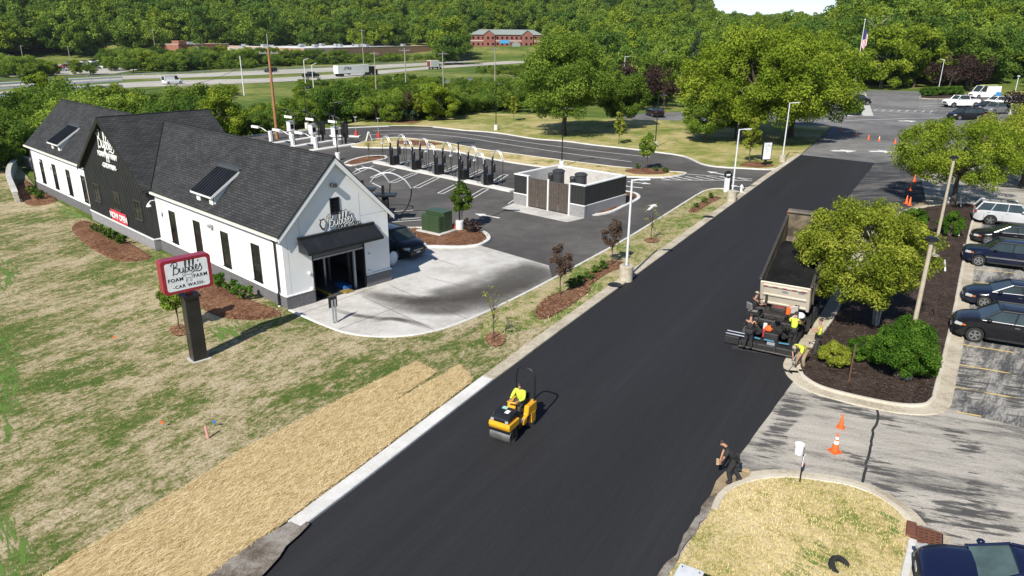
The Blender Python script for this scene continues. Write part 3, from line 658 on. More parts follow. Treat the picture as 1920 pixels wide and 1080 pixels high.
def shingle(name, axes):
    """laminated shingles: axes = which object axes run along the course and up the slope"""
    m, nt, b = new_mat(name)
    tc = nnode(nt, 'ShaderNodeTexCoord'); sp = nnode(nt, 'ShaderNodeSeparateXYZ'); cb = nnode(nt, 'ShaderNodeCombineXYZ')
    nt.links.new(tc.outputs['Object'], sp.inputs[0]); nt.links.new(sp.outputs[axes[0]], cb.inputs[0])
    q = nnode(nt, 'ShaderNodeMath', operation='MULTIPLY'); nt.links.new(sp.outputs['Z'], q.inputs[0]); q.inputs[1].default_value = 1.41; nt.links.new(q.outputs[0], cb.inputs[1])
    br = nnode(nt, 'ShaderNodeTexBrick', offset=.5, squash=1.0); nt.links.new(cb.outputs[0], br.inputs['Vector'])
    br.inputs['Scale'].default_value = 1.0; br.inputs['Brick Width'].default_value = .42; br.inputs['Row Height'].default_value = .16
    br.inputs['Mortar Size'].default_value = .018; br.inputs['Mortar Smooth'].default_value = .1; br.inputs['Bias'].default_value = 0
    br.inputs['Color1'].default_value = (.032, .033, .0345, 1); br.inputs['Color2'].default_value = (.054, .055, .0565, 1); br.inputs['Mortar'].default_value = (.013, .013, .014, 1)
    n = ramp(nt, noise(nt, tc.outputs['Object'], .8, 3), [(.3, .8), (.7, 1.15)])
    n2 = ramp(nt, noise(nt, tc.outputs['Object'], 25, 2, .8), [(.3, .7), (.7, 1.2)])
    c = mixc(nt, 1.0, mixc(nt, 1.0, br.outputs['Color'], n, 'MULTIPLY'), n2, 'MULTIPLY')
    nt.links.new(c, b.inputs['Base Color']); b.inputs['Roughness'].default_value = .9; b.inputs['Specular IOR Level'].default_value = .25
    bump(nt, b, br.outputs['Fac'], -.6, .02); return m
M_SHING_Y = shingle('charcoal_shingles_main', ('Y', 'Z')); M_SHING_X = shingle('charcoal_shingles_cross', ('X', 'Z'))

# ================================================================== the car-wash building
BW, BL = 6.81, 43.5; EZ, RZ, HB = 4.06, 7.80, .734; OV, RK = .29, .22; MX = BW / 2
B0, B1, BD, CRZ, CEZ = 16.0, 27.88, .48, 8.3, 4.15
bld = thing('car_wash_building', 'long white car wash with charcoal gabled roofs and a black cross-gable section', 'building', (-11.898, 35.746, 0.0), R(46.938))
WZ = EZ - .02 + .05
wt = .22
# white walls: two long ones, two gable ends; the near gable is pierced by the tunnel door
MB().bb(0, wt, wt, BL - wt, HB, 4.27).build('wall', M_WHITE, bld)
MB().bb(BW - wt, BW, wt, BL - wt, 0, 4.27).build('wall', M_WHITE, bld)
def roof_z(x): return EZ + (min(x, BW - x) + OV) * (RZ - EZ) / (MX + OV)
D0, D1, DH = 1.66, 5.09, 2.95
g = MB().extr([(0, HB), (D0, HB), (D0, DH), (D1, DH), (D1, HB), (BW, HB), (BW, roof_z(BW) - .12), (MX, RZ - .22), (0, roof_z(0) - .12)], 'Y', 0, wt)
g.build('gable_wall', M_WHITE, bld)
MB().extr([(0, 0), (BW, 0), (BW, roof_z(BW) - .12), (MX, RZ - .22), (0, roof_z(0) - .12)], 'Y', BL - wt, BL).build('gable_wall', M_WHITE, bld)
# grey block plinth, a little proud of the wall
for q in ((-.05, wt, -.05, B0 - .01), (-.05, wt, B1 + .01, BL + .05), (wt, D0, -.05, wt), (D1, BW + .05, -.05, wt)): MB().bb(*q, -.05, HB).build('plinth', M_BLOCK, bld)
for y in (3.5, 7.2, 10.9, 14.6, 31.5, 35.2, 38.9): MB().bb(-.056, -.049, y - .012, y + .012, 0, HB - .01).build('plinth_joint', M_JOINT, bld)
# sills on plinth top
for a, b in ((-.02, B0), (B1, BL + .02)): MB().bb(-.075, .0, a, b, HB, HB + .05).build('plinth_cap', M_WTRIM, bld)
MB().bb(-.02, D0, -.075, 0, HB, HB + .05).build('plinth_cap', M_WTRIM, bld); MB().bb(D1, BW + .04, -.075, 0, HB, HB + .05).build('plinth_cap', M_WTRIM, bld)
# centre section, black board and batten
MB().bb(-BD, wt, B0, B1, 0, HB).build('plinth', M_BLOCKL, bld)
MB().bb(-BD - .04, .0, B0 - .04, B1 + .04, HB, HB + .09).build('plinth_cap', M_WTRIM, bld)
CM = (B0 + B1) / 2
def croof_z(y): return CEZ + (min(y - (B0 - .2), (B1 + .2) - y)) * (CRZ - CEZ) / (CM - B0 + .2)
sw = MB().extr([(B0, HB + .09), (B1, HB + .09), (B1, croof_z(B1) - .1), (CM, CRZ - .2), (B0, croof_z(B0) - .1)], 'X', -BD + .02, .1); sw.build('siding_wall', M_SIDING, bld)
MB().extr([(B0, 0), (B1, 0), (B1, croof_z(B1) - .1), (CM, CRZ - .2), (B0, croof_z(B0) - .1)], 'X', BW - .1, BW + .25).build('siding_wall', M_SIDING, bld)
bt = MB(); y = B0 + .15
while y < B1 - .1:
    bt.bb(-BD - .012, -BD + .02, y - .022, y + .022, HB + .09, croof_z(y) - .14); y += .31
for x in (-.4, -.15): bt.bb(x - .02, x + .02, B0 - .015, B0, HB + .09, 4.0)
struct(bt.build('batten', M_SIDING, bld), 'stuff')
# roofs: thick slabs, white rakes on the white gable, black on the cross gable
def slab(name, p, q, axis, a, b, mat, t=.16, parent=bld):
    (x0, z0), (x1, z1) = p, q
    d = Vector((x1 - x0, z1 - z0)).normalized(); nrm = Vector((-d.y, d.x)); nrm = nrm if nrm.y > 0 else -nrm
    poly = [(x0, z0), (x1, z1), (x1 - 0, z1 - t * 1.4), (x0, z0 - t)]
    return MB().extr(poly, axis, a, b).build(name, mat, parent)
for sgn in (1, -1):
    f = (lambda x: x) if sgn > 0 else (lambda x: BW - x)
    slab('roof', (f(-OV), EZ), (f(MX), RZ), 'Y', -RK, BL + RK, M_SHING_Y)
    slab('rake_board', (f(-OV - .0), EZ - .05), (f(MX), RZ - .05), 'Y', -RK - .03, -RK + .001, M_WTRIM, .24)
    slab('rake_flashing', (f(-OV - .02), EZ + .015), (f(MX), RZ + .015), 'Y', -RK - .045, -RK + .05, M_BLACKM, .06)
    slab('rake_board', (f(-OV), EZ - .03), (f(MX), RZ - .03), 'Y', BL + RK - .001, BL + RK + .03, M_WTRIM, .2)
    h = (lambda y: y) if sgn > 0 else (lambda y: B0 + B1 - y)
    cr = slab('cross_roof', (h(B0 - .2), CEZ), (h(CM), CRZ), 'X', -BD - .3, BW + .3, M_SHING_X)
    slab('rake_board', (h(B0 - .22), CEZ - .01), (h(CM), CRZ - .01), 'X', -BD - .34, -BD - .299, M_BLACKM, .24)
MB().bb(MX - .09, MX + .09, -RK, BL + RK, RZ - .05, RZ + .03).build('ridge_cap', M_SHING_X, bld)
MB().bb(-BD - .3, BW + .3, CM - .09, CM + .09, CRZ - .05, CRZ + .03).build('ridge_cap', M_SHING_Y, bld)
# valley flashings where the cross roof meets the main roof
vt = 21.95 - (CRZ - RZ) * (CM - B0 + .2) / (CRZ - CEZ)
for yb, yt in ((B0 - .25, vt), (B1 + .25, 2 * CM - vt)):
    MB().tube([(-OV, yb, EZ + .03), (MX, yt, RZ + .03)], .05, 5).build('valley_flashing', M_BLACKM, bld)
# gutters and downpipes
for a, b in ((-RK, B0 - .25), (B1 + .25, BL + RK)):
    MB().bb(-OV - .1, -OV, a, b, EZ - .16, EZ - .03).build('gutter', M_WTRIM, bld)
    MB().bb(-OV - .105, -OV - .085, a, b, EZ - .035, EZ - .005).build('gutter_lip', pm('pale_yellow_lip', (.6, .62, .3), .5), bld)
for y in (.62, BL - .25):
    MB().tube([(-.28, y, 3.86), (-.2, y, 3.78), (-.09, y, 3.62), (-.09, y, .95), (-.16, y, .75), (-.16, y, .1)], .055, 6).build('downpipe', M_BLACKM, bld)
    MB().cyl((-.16, y, .02), .075, .14, 10).build('downpipe_shoe', M_WTRIM, bld)
def window(x, y0, y1, z0, z1, face='X', cols=1, rows=2, depth=.05, fr=M_FRAME, sill=True):
    """frame proud of the wall, pane set back inside it, glazing bars"""
    if face == 'X': P = lambda a, b, c, d, e, f: (x - b, x - a, c, d, e, f)      # outward is -x
    else: P = lambda a, b, c, d, e, f: (c, d, x - b, x - a, e, f)               # outward is -y
    f = MB(); t = .05
    f.bb(*P(0, depth, y0, y0 + t, z0, z1)); f.bb(*P(0, depth, y1 - t, y1, z0, z1)); f.bb(*P(0, depth, y0 + t, y1 - t, z0, z0 + t)); f.bb(*P(0, depth, y0 + t, y1 - t, z1 - t, z1))
    w = f.build('window', fr, bld)
    for r in range(rows):
        for c in range(cols):
            a = y0 + t + (y1 - y0 - 2 * t) * c / cols + .012; b = y0 + t + (y1 - y0 - 2 * t) * (c + 1) / cols - .012
            e = z0 + t + (z1 - z0 - 2 * t) * r / rows + .012; h = z0 + t + (z1 - z0 - 2 * t) * (r + 1) / rows - .012
            MB().bb(*P(.002, .016, a, b, e, h)).build('pane', M_GLASS, w)
    m = MB()
    for r in range(1, rows): zz = z0 + t + (z1 - z0 - 2 * t) * r / rows; m.bb(*P(.002, depth * .8, y0 + t, y1 - t, zz - .012, zz + .012))
    for c in range(1, cols): yy = y0 + t + (y1 - y0 - 2 * t) * c / cols; m.bb(*P(.002, depth * .78, yy - .012, yy + .012, z0 + t, z1 - t))
    m.build('glazing_bar', fr, w)
    if sill: MB().bb(*P(0, depth + .05, y0 - .03, y1 + .03, z0 - .05, z0)).build('sill', fr, w)
    return w
for yc in (13.55, 10.03, 6.45, 2.88, 40.7, 37.18, 33.6, 30.0): window(0, yc - .44, yc + .44, .98, 3.06, rows=2, cols=1)
M_FRG = pm('grey_green_window_frame', (.05, .055, .05), .5)
for yc in (25.6, 21.7, 17.85): window(-BD, yc - .6, yc + .6, 1.83, 3.13, cols=2, rows=2, fr=M_FRG)
window(0, 3.03, 3.62, 4.72, 5.58, face='Y', rows=2)
# panel reveals and small fittings on the gable
for q in ((1.05, 1.07, 3.7, 5.0), (4.9, 4.92, 3.7, 5.6), (.3, .31, HB + .06, 4.2), (4.95, BW, 4.28, 4.295)): MB().bb(q[0], q[1], -.004, 0, q[2], q[3]).build('panel_reveal', M_GALV, bld)
MB().box((3.26, -.16, 6.28), (.28, .28, .2)).build('wall_light', pm('bronze_light', (.10, .10, .10), .5, .4), bld)
MB().box((-.14, 7.9, 3.15), (.2, .3, .18)).build('wall_light', M_GALV, bld)
for x, z in ((1.42, 1.75), (1.5, .85), (5.3, .95)): MB().ball((x, -.06, z), .09, 8).build('camera_dome', M_WTRIM, bld)
MB().ball((5.35, -.03, 2.0), .04, 6).build('door_sensor', M_BLACKP, bld)
# swan-neck lamps on the long wall
for y in (37.9, 14.9):
    l = MB().tube([(0, y, 3.35), (-.25, y, 3.62), (-.7, y, 3.62), (-.82, y, 3.5)], .03, 6).build('gooseneck_lamp', M_WTRIM, bld)
    MB().lathe((-.84, y, 3.28), [(.16, 0), (.1, .12), (.04, .22)], 12).build('lamp_shade', M_WTRIM, l)
# lean-to dormers with standing-seam roofs
def dormer(y0, y1):
    x0, z0, x1, z1 = -.1, 4.95, 1.86, 6.24
    d = MB(); d.add([(x0, y0, z0), (x0, y1, z0), (x1, y1, z1), (x1, y0, z1), (x0, y0, z0 - .07), (x0, y1, z0 - .07), (x1, y1, z1 - .07), (x1, y0, z1 - .07)], [(0, 1, 2, 3), (7, 6, 5, 4), (0, 4, 5, 1), (1, 5, 6, 2), (2, 6, 7, 3), (3, 7, 4, 0)])
    o = d.build('dormer', M_SEAM, bld)
    n = 8; dx, dz = x1 - x0, z1 - z0; ln = math.hypot(dx, dz); a = -math.atan2(dz, dx)
    for k in range(n + 1):
        y = y0 + .02 + (y1 - y0 - .04) * k / n
        MB().box(((x0 + x1) / 2, y, (z0 + z1) / 2 + .028), (ln, .035, .06), ry=a).build('standing_seam', M_SEAM, o)
    for y in (y0 + .16, y1 - .16):
        s = -1 if y < (y0 + y1) / 2 else 1
        MB().extr([(.14, roof_z(.14) - .05), (1.8, roof_z(1.8) - .02), (1.8, roof_z(1.8)), (.14, z0 + .24 * dz / dx - .1)], 'Y', y - .05, y + .05).build('cheek', M_WTRIM, o)
    MB().bb(.13, .2, y0 + .2, y1 - .2, roof_z(.16) - .1, z0 + .05).build('vent_louvre', M_BLACKM, o)
    for y in (y0 + .5, y1 - .5): MB().bb(.08, .13, y - .22, y + .22, roof_z(.1) - .02, z0 + .05).build('face_board', M_WTRIM, o)
    MB().bb(x1 - .12, x1 + .12, y0 - .02, y1 + .02, z1 - .05, z1 + .1).box((x1, (y0 + y1) / 2, z1 + .02), (.3, y1 - y0 + .04, .03), ry=a).build('head_flashing', pm('slate_flashing', (.11, .125, .145), .4, .4), o)
    for s in (y0, y1): MB().box(((x0 + x1) / 2, s, (z0 + z1) / 2 - .03), (ln + .02, .04, .13), ry=a).build('edge_trim', M_WTRIM, o)
    MB().bb(x0 - .05, x0, y0, y1, z0 - .08, z0 + .01).build('edge_gutter', M_WTRIM, o)
dormer(7.3, 9.95); dormer(34.55, 37.2)
# canopy over the tunnel door: sloped seam metal on a dark box
aw0, aw1 = .93, 5.72
aw = MB().extr([(0, 3.72), (-.12, 3.72), (-.95, 3.15), (-.95, 3.02), (0, 3.02)], 'X', aw0, aw1).build('canopy', M_SEAM, bld)
ln = math.hypot(.83, .57)
for k in range(10):
    x = aw0 + .02 + (aw1 - aw0 - .04) * k / 9
    MB().box((x, -.535, 3.455), (.03, ln, .06), rx=math.atan2(.57, .83)).build('standing_seam', M_SEAM, aw)
MB().bb(aw0 - .03, aw1 + .03, -.17, .0, 3.7, 3.82).build('head_flashing', M_BLACKM, aw)
MB().bb(aw0 - .02, aw1 + .02, -.99, -.945, 3.0, 3.16).build('canopy_gutter', M_BLACKM, aw)
# roller door, frame, tunnel floor and machinery
MB().bb(D0, D1, .06, .16, 2.42, 2.96).build('roller_door', pm('grey_roller_door', (.13, .13, .135), .5, .3), bld)
MB().bb(D0, D1, .03, .18, 2.36, 2.44).build('door_bottom_bar', M_GALV, bld)
for x in (D0, D1 - .08): MB().bb(x, x + .08, .0, .24, .0, 2.95).build('door_jamb', M_BLACKM, bld)
MB().bb(4.5, 4.62, .3, .42, 0, 2.6).build('door_track', M_GALV, bld)
MB().bb(wt, BW - wt, .0, 20, .0, .018).build('tunnel_floor', M_WETF, bld)
MB().bb(wt, BW - wt, 20, 20.1, 0, 4.2).build('tunnel_end_wall', M_INT, bld)
MB().bb(wt, BW - wt, .24, 20, 3.6, 3.7).build('tunnel_ceiling', M_INT, bld)
MB().bb(BW - wt - .03, BW - wt - .001, .24, 20, .018, 3.6).build('tunnel_lining', M_INT, bld); MB().bb(wt + .001, wt + .03, .24, 20, .018, 3.6).build('tunnel_lining', M_INT, bld)
cv = MB().bb(2.75, 2.86, .35, 12, .018, .12).build('guide_rail', M_YEL, bld)
MB().bb(2.2, 2.5, .0, 12, .02, .06).build('conveyor', M_BLACKM, bld)
MB().bb(3.55, 4.15, -.12, .5, .02, .05).build('conveyor_plate', pm('worn_yellow_plate', (.35, .25, .04), .6, c2=(.12, .1, .05)), bld)
MB().bb(3.9, 4.4, .5, 1.5, .02, .18).build('wash_roller', M_BLUE, bld)
for x, y in ((3.6, 2.0), (4.3, 2.6), (2.0, 4.5), (4.6, 4.2), (3.2, 6.0), (4.9, 1.4)):
    MB().bb(x - .06, x + .06, y - .06, y + .06, .02, 3.4).build('machine_post', M_STEEL, bld)
for y in (2.3, 4.4): MB().bb(.8, 6, y - .1, y + .1, 2.9, 3.15).build('machine_arch', M_GALV, bld)
for x, y in ((4.45, 3.3), (1.6, 3.4)): MB().cyl((x, y, .1), .3, 2.2, 14).build('wash_brush', pm('dark_blue_foam', (.02, .04, .10), .9), bld)
# lettering on the gable: white script on a black outline
Mg = basis((2.78, -.06, 4.02), (1, 0, .07), (0, 0, 1))
strokes_mb(SCRIPT, .3, .055, Mg).build('script_outline', M_BLACKP, bld); strokes_mb(SCRIPT, .3, .024, Mg, dz=.03).build('script_lettering', M_WTRIM, bld)
gh = [(0, .2), (.1, .42), (.02, .6), (.2, .55), (.34, .62), (.42, .5), (.5, .3), (.42, .1), (.34, -.15), (.22, -.22), (.12, -.1)]
MB().extr([(2.28 + x * .85, 4.1 + y * .75) for x, y in gh], 'Y', -.05, -.01).build('goat_emblem', M_BLACKP, bld)
MB().extr([(2.36 + x * .6, 4.15 + y * .55) for x, y in gh], 'Y', -.07, -.05).build('goat_emblem', M_WTRIM, bld)
text('lettering', 'CAR WASH', .26, M_BLACKP, bld, basis((4.1, -.05, 3.84), (1, 0, 0), (0, 0, 1)), .03, offset=.022, spacing=1.12)
text('lettering', 'CAR WASH', .26, M_WTRIM, bld, basis((4.1, -.085, 3.84), (1, 0, 0), (0, 0, 1)), .006, offset=-.006, spacing=1.12)
# lettering on the black cross gable
xd = (0, -1, 0); xo = -BD - .04
strokes_mb(SCRIPT, .56, .048, basis((xo, 23.45, 6.12), xd, (0, 0, 1))).build('script_lettering', M_WTRIM, bld)
text('lettering', 'FOAM', .5, M_WTRIM, bld, basis((xo, 23.05, 5.5), xd, (0, 0, 1)), .03, offset=.012)
text('lettering', 'FARM', .5, M_WTRIM, bld, basis((xo, 20.8, 5.5), xd, (0, 0, 1)), .03, offset=.012)
MB().extr([(22.4 - x * .6, 5.2 + y * .58) for x, y in GOAT_FILL], 'X', xo - .03, xo + .03).build('goat_emblem', M_WTRIM, bld)
text('lettering', '-CAR WASH-', .46, M_WTRIM, bld, basis((xo, 21.92, 4.75), xd, (0, 0, 1)), .03, offset=.012)
# banner hung under the middle window
bn = thing('vinyl_banner', 'red vinyl banner reading NOW OPEN hung on the black siding', 'banner')
bn.matrix_world = Matrix.Translation((-11.898, 35.746, 0)) @ Matrix.Rotation(R(46.938), 4, 'Z')
bb_ = MB()
n = 10
for i in range(n):
    a, b = 20.27 + 2.95 * i / n, 20.27 + 2.95 * (i + 1) / n; wa, wb = .012 * math.sin(i * 1.9), .012 * math.sin((i + 1) * 1.9)
    bb_.add([(-.535 + wa, a, .9), (-.535 + wb, b, .9), (-.535 + wb, b, 1.71), (-.535 + wa, a, 1.71)], [(0, 1, 2, 3)])
bo = bb_.build('banner_sheet', M_RED, bn)
sm = bo.modifiers.new('thickness', 'SOLIDIFY'); sm.thickness = .006
text('lettering', 'NOW OPEN', .62, M_WTRIM, bn, basis((-.57, 21.75, 1.1), xd, (0, 0, 1)), .003, offset=.018, spacing=.92)
for y in (20.3, 23.2):
    for z in (.93, 1.68): MB().ball((-.55, y, z), .03, 6).build('grommet', M_STEEL, bn)

# ================================================================== pylon sign on the lawn
ps = thing('pylon_sign', 'red framed white sign with script lettering on a black square post', 'sign', G(373, 672, .09), R(44))
M_POST = pm('glossy_black_post', (.018, .018, .019), .25, .2, c2=(.03, .03, .032), scale=1.5)
MB().bb(-.31, .31, -.27, .27, -.05, 3.0).build('post', M_POST, ps, bevel=.02)
MB().bb(-.37, .37, -.33, .33, 2.98, 3.1).build('post_cap', M_BLACKP, ps); MB().bb(-.12, .12, -.12, .12, 3.1, 3.4).build('post_neck', M_SIGNRED, ps)
MB().bb(-.42, .42, -.38, .38, -.05, .02).build('footing', M_CONC, ps)
def rrect(x0, x1, z0, z1, r, k=4):
    out = []
    for cx, cz, a0 in ((x1 - r, z0 + r, -90), (x1 - r, z1 - r, 0), (x0 + r, z1 - r, 90), (x0 + r, z0 + r, 180)):
        for i in range(k + 1): a = R(a0 + 90 * i / k); out.append((cx + r * math.cos(a), cz + r * math.sin(a)))
    return out
MB().extr(rrect(-1.07, 1.02, 3.31, 4.83, .14), 'Y', -.25, .22).build('cabinet', M_SIGNRED, ps)
sf = MB().extr(rrect(-.92, .87, 3.44, 4.69, .1), 'Y', -.258, -.24).build('sign_face', M_SIGNW, ps)
strokes_mb(SCRIPT, .235, .018, basis((-.66, -.262, 4.18), (1, 0, .02), (0, 0, 1))).build('script_lettering', M_BLACKP, ps)
text('lettering', 'FOAM', .22, M_BLACKP, ps, basis((-.55, -.262, 3.86), (1, 0, .0), (0, 0, 1)), .003, spacing=1.15, offset=.003)
text('lettering', 'FARM', .22, M_BLACKP, ps, basis((.5, -.262, 3.88), (1, 0, .0), (0, 0, 1)), .003, spacing=1.15, offset=.003)
text('lettering', '-CAR WASH-', .2, M_BLACKP, ps, basis((-.03, -.262, 3.54), (1, 0, .0), (0, 0, 1)), .003, spacing=1.2, offset=.003)
strokes_mb(GOAT_LINE, .3, .007, basis((-.24, -.262, 3.76), (1, 0, 0), (0, 0, 1)), k=3, n=4).build('goat_emblem', M_BLACKP, ps)

# ================================================================== bin store
c0, c1, c2 = G(964, 382).to_2d(), G(1095, 409).to_2d(), G(1159, 383).to_2d()
ex = (c1 - c0).normalized(); EWD = (c1 - c0).length; ey = Vector((-ex.y, ex.x)); EDP = (c2 - c1).dot(ey)
bs = thing('bin_store', 'black and grey walled bin enclosure with brown double gates', 'bin store', (c0.x, c0.y, 0), math.atan2(ex.y, ex.x))
EH, EB = 2.55, .95; t = .25
M_GATE = pm('brown_composite_gate', (.085, .068, .055), .7, c2=(.06, .048, .04), scale=3)
gx0, gx1 = EWD * .21, EWD * .80
for (a, b, c, d) in ((0, gx0 - .05, 0, t), (gx1 + .05, EWD, 0, t), (EWD - t, EWD, t, EDP), (0, t, t, EDP), (t, EWD - t, EDP - t, EDP)):
    MB().bb(a - .04, b + .04, c - .04, d + .04, 0, EB).build('block_plinth', M_BLOCKL, bs)
    w = MB().bb(a, b, c, d, EB + .07, EH).build('siding_wall', M_SIDING, bs)
    MB().bb(a - .05, b + .05, c - .05, d + .05, EB, EB + .07).build('plinth_cap', M_WTRIM, bs)
    MB().bb(a - .03, b + .03, c - .03, d + .03, EH, EH + .08).build('coping', M_WTRIM, bs)
lin = MB(); lin.bb(t + .001, EWD - t - .001, EDP - t - .03, EDP - t - .002, 0, EH - .01); lin.bb(t + .002, t + .03, t + .1, EDP - t - .04, 0, EH - .01); lin.bb(EWD - t - .03, EWD - t - .002, t + .1, EDP - t - .04, 0, EH - .01)
lin.build('inner_wall', M_CONC, bs)
MB().bb(.3, EWD - .3, .3, EDP - .3, .0, .02).build('floor_slab', M_CONC, bs)
btn = MB()
for i in range(int(EWD / .3)):
    x = .15 + .3 * i
    if x < gx0 - .1 or x > gx1 + .1: btn.bb(x - .02, x + .02, -.02, 0, EB + .08, EH)
for i in range(int(EDP / .3)): btn.bb(EWD, EWD + .02, .15 + .3 * i - .02, .15 + .3 * i + .02, EB + .08, EH)
struct(btn.build('batten', M_SIDING, bs), 'stuff')
gm = (gx0 + gx1) / 2
for x in (gx0, gm, gx1): MB().bb(x - .06, x + .06, -.12, .0, 0, EH + .1).build('gate_post', M_WTRIM, bs, bevel=.01)
for a, b in ((gx0, gm), (gm, gx1)):
    m_ = (a + b) / 2
    for p, q in ((a + .08, m_ - .015), (m_ + .015, b - .08)):
        gt = MB().bb(p, q, -.03, .03, .12, EH - .05).build('gate', M_GATE, bs)
        nb = max(3, int((q - p) / .2))
        for k in range(nb): MB().bb(p + (q - p) * k / nb + .008, p + (q - p) * (k + 1) / nb - .008, -.055, -.03, .12, EH - .05).build('board', M_GATE, gt)
    MB().bb(m_ - .1, m_ + .1, -.09, -.055, 1.3, 1.42).build('gate_latch', M_STEEL, bs); MB().bb(m_ - .03, m_ + .03, -.09, -.055, .15, .75).build('drop_bolt', M_STEEL, bs)
    MB().bb(m_ - .08, m_ + .08, -.09, -.055, EH - .16, EH - .08).build('gate_stop', M_STEEL, bs)
def local(o_, x, y, z=0): return Vector(o_.location) + Matrix.Rotation(o_.rotation_euler.z, 3, 'Z') @ Vector((x, y, z))
M_UNIT = pm('charcoal_plastic_tank', (.045, .047, .05), .5)
for k, (u, v) in enumerate(((1022, 322), (1066, 329))):
    p = local(bs, EWD * (.3 if k == 0 else .62), EDP * .55)
    t_ = thing('vacuum_producer', ['dark cylindrical vacuum turbine in the bin enclosure, the one behind the first gate pair', 'dark cylindrical vacuum turbine in the bin enclosure, the one behind the second gate pair'][k], 'vacuum unit', (p.x, p.y, .02), bs.rotation_euler.z, 'vacuum turbines in the bin enclosure')
    MB().lathe((0, 0, 0), [(.5, 0), (.52, .1), (.5, 2.55), (.56, 2.6), (.56, 2.7), (.4, 2.8), (.1, 2.82)], 24).build('tank', M_UNIT, t_, smooth=40)
    MB().lathe((-.75, -.1, 0), [(.26, 0), (.26, 2.2), (.3, 2.25), (.26, 2.4)], 16).build('filter_drum', M_UNIT, t_, smooth=40)
    MB().tube([(-.75, -.1, 2.25), (-.5, -.05, 2.3), (0, 0, 2.3)], .09, 8).build('duct', M_UNIT, t_)
# ================================================================== vehicles
def paint(name, c, metal=.35):
    if name in MATS: return MATS[name]
    return pm(name, c, .22, metal * .3, c2=tuple(x * 1.12 for x in c), scale=.6, coat=.35, spec=.35)
P_BLACK = paint('black_car_paint', (.010, .010, .012)); P_NAVY = paint('navy_car_paint', (.008, .012, .03)); P_DNAVY = paint('dark_navy_car_paint', (.008, .011, .024))
P_SILVER = paint('silver_car_paint', (.50, .51, .52), .6); P_WHITE = paint('white_car_paint', (.78, .78, .77), 0.0); P_GREY = paint('grey_car_paint', (.16, .165, .17), .5)
P_BLUE = paint('blue_car_paint', (.008, .012, .042)); P_RED = paint('red_car_paint', (.28, .02, .02)); P_TAN = paint('tan_car_paint', (.36, .31, .24), .4)
M_TYRE = pm('tyre_rubber', (.018, .018, .018), .85); M_RIM = pm('alloy_rim', (.45, .46, .47), .3, .85); M_DARKP = pm('black_plastic_trim', (.015, .015, .016), .6)
M_CGLASS = glass_mat('car_glass', (.02, .028, .026), .03, .7); M_CHROME = pm('chrome_trim', (.55, .55, .56), .28, .9)
M_HEADL = pm('headlamp_lens', (.55, .56, .55), .1, .2, coat=1.0); M_TAILL = pm('red_tail_lamp', (.35, .012, .012), .2, coat=.6); M_AMBER = pm('amber_lens', (.6, .16, .02), .3)
M_PLATE = pm('number_plate', (.65, .66, .66), .5)
KINDS = {  # L, W, H, wheel r, wheelbase, front overhang, clearance, top profile (x from nose, z), glasshouse (windscreen base, roof front, roof rear, rear glass base), belt z, roof half-width factor
    'sedan': (4.88, 1.85, 1.46, .345, 2.82, .95, .22, [(0, .54), (.08, .68), (.3, .78), (.7, .87), (1.3, .96), (3.95, 1.03), (4.55, 1.06), (4.8, 1.0), (4.88, .7)], (1.25, 2.15, 3.3, 4.45), .98, .68),
    'suv': (4.86, 1.94, 1.78, .385, 2.79, .95, .27, [(0, .62), (.06, .86), (.28, 1.02), (.6, 1.1), (1.1, 1.17), (4.55, 1.22), (4.78, 1.14), (4.86, .8)], (1.08, 1.85, 4.3, 4.76), 1.18, .745),
    'jeep': (4.75, 1.88, 1.74, .38, 2.78, .85, .3, [(0, .66), (.06, .95), (.3, 1.06), (1.3, 1.14), (4.45, 1.17), (4.68, 1.1), (4.75, .8)], (1.32, 1.9, 4.2, 4.6), 1.15, .73),
    'boxsuv': (4.83, 1.93, 1.80, .395, 2.79, .9, .32, [(0, .7), (.06, 1.0), (.3, 1.1), (1.35, 1.16), (4.5, 1.2), (4.77, 1.15), (4.83, .8)], (1.35, 1.9, 4.35, 4.74), 1.18, .76),
    'minivan': (5.1, 1.98, 1.74, .36, 3.05, .98, .22, [(0, .6), (.1, .85), (.4, .96), (1.05, 1.08), (4.8, 1.1), (5.02, 1.05), (5.1, .75)], (1.0, 1.95, 4.6, 4.95), 1.07, .76),
    'van': (5.6, 2.05, 2.35, .36, 3.5, .95, .25, [(0, .65), (.1, .95), (.4, 1.1), (.95, 1.22), (5.4, 1.25), (5.55, 1.2), (5.6, .8)], (.95, 1.75, 5.45, 5.56), 1.22, .86),
    'pickup': (6.1, 2.03, 1.98, .43, 3.9, 1.05, .38, [(0, .78), (.06, 1.15), (.3, 1.26), (1.55, 1.33), (3.9, 1.34), (6.0, 1.36), (6.1, 1.0)], (1.6, 2.15, 3.7, 3.85), 1.33, .76),
}
def interp(pts, x):
    if x <= pts[0][0]: return pts[0][1]
    for (a, p), (b, q) in zip(pts[:-1], pts[1:]):
        if x <= b: t = (x - a) / (b - a); return p + (q - p) * t
    return pts[-1][1]
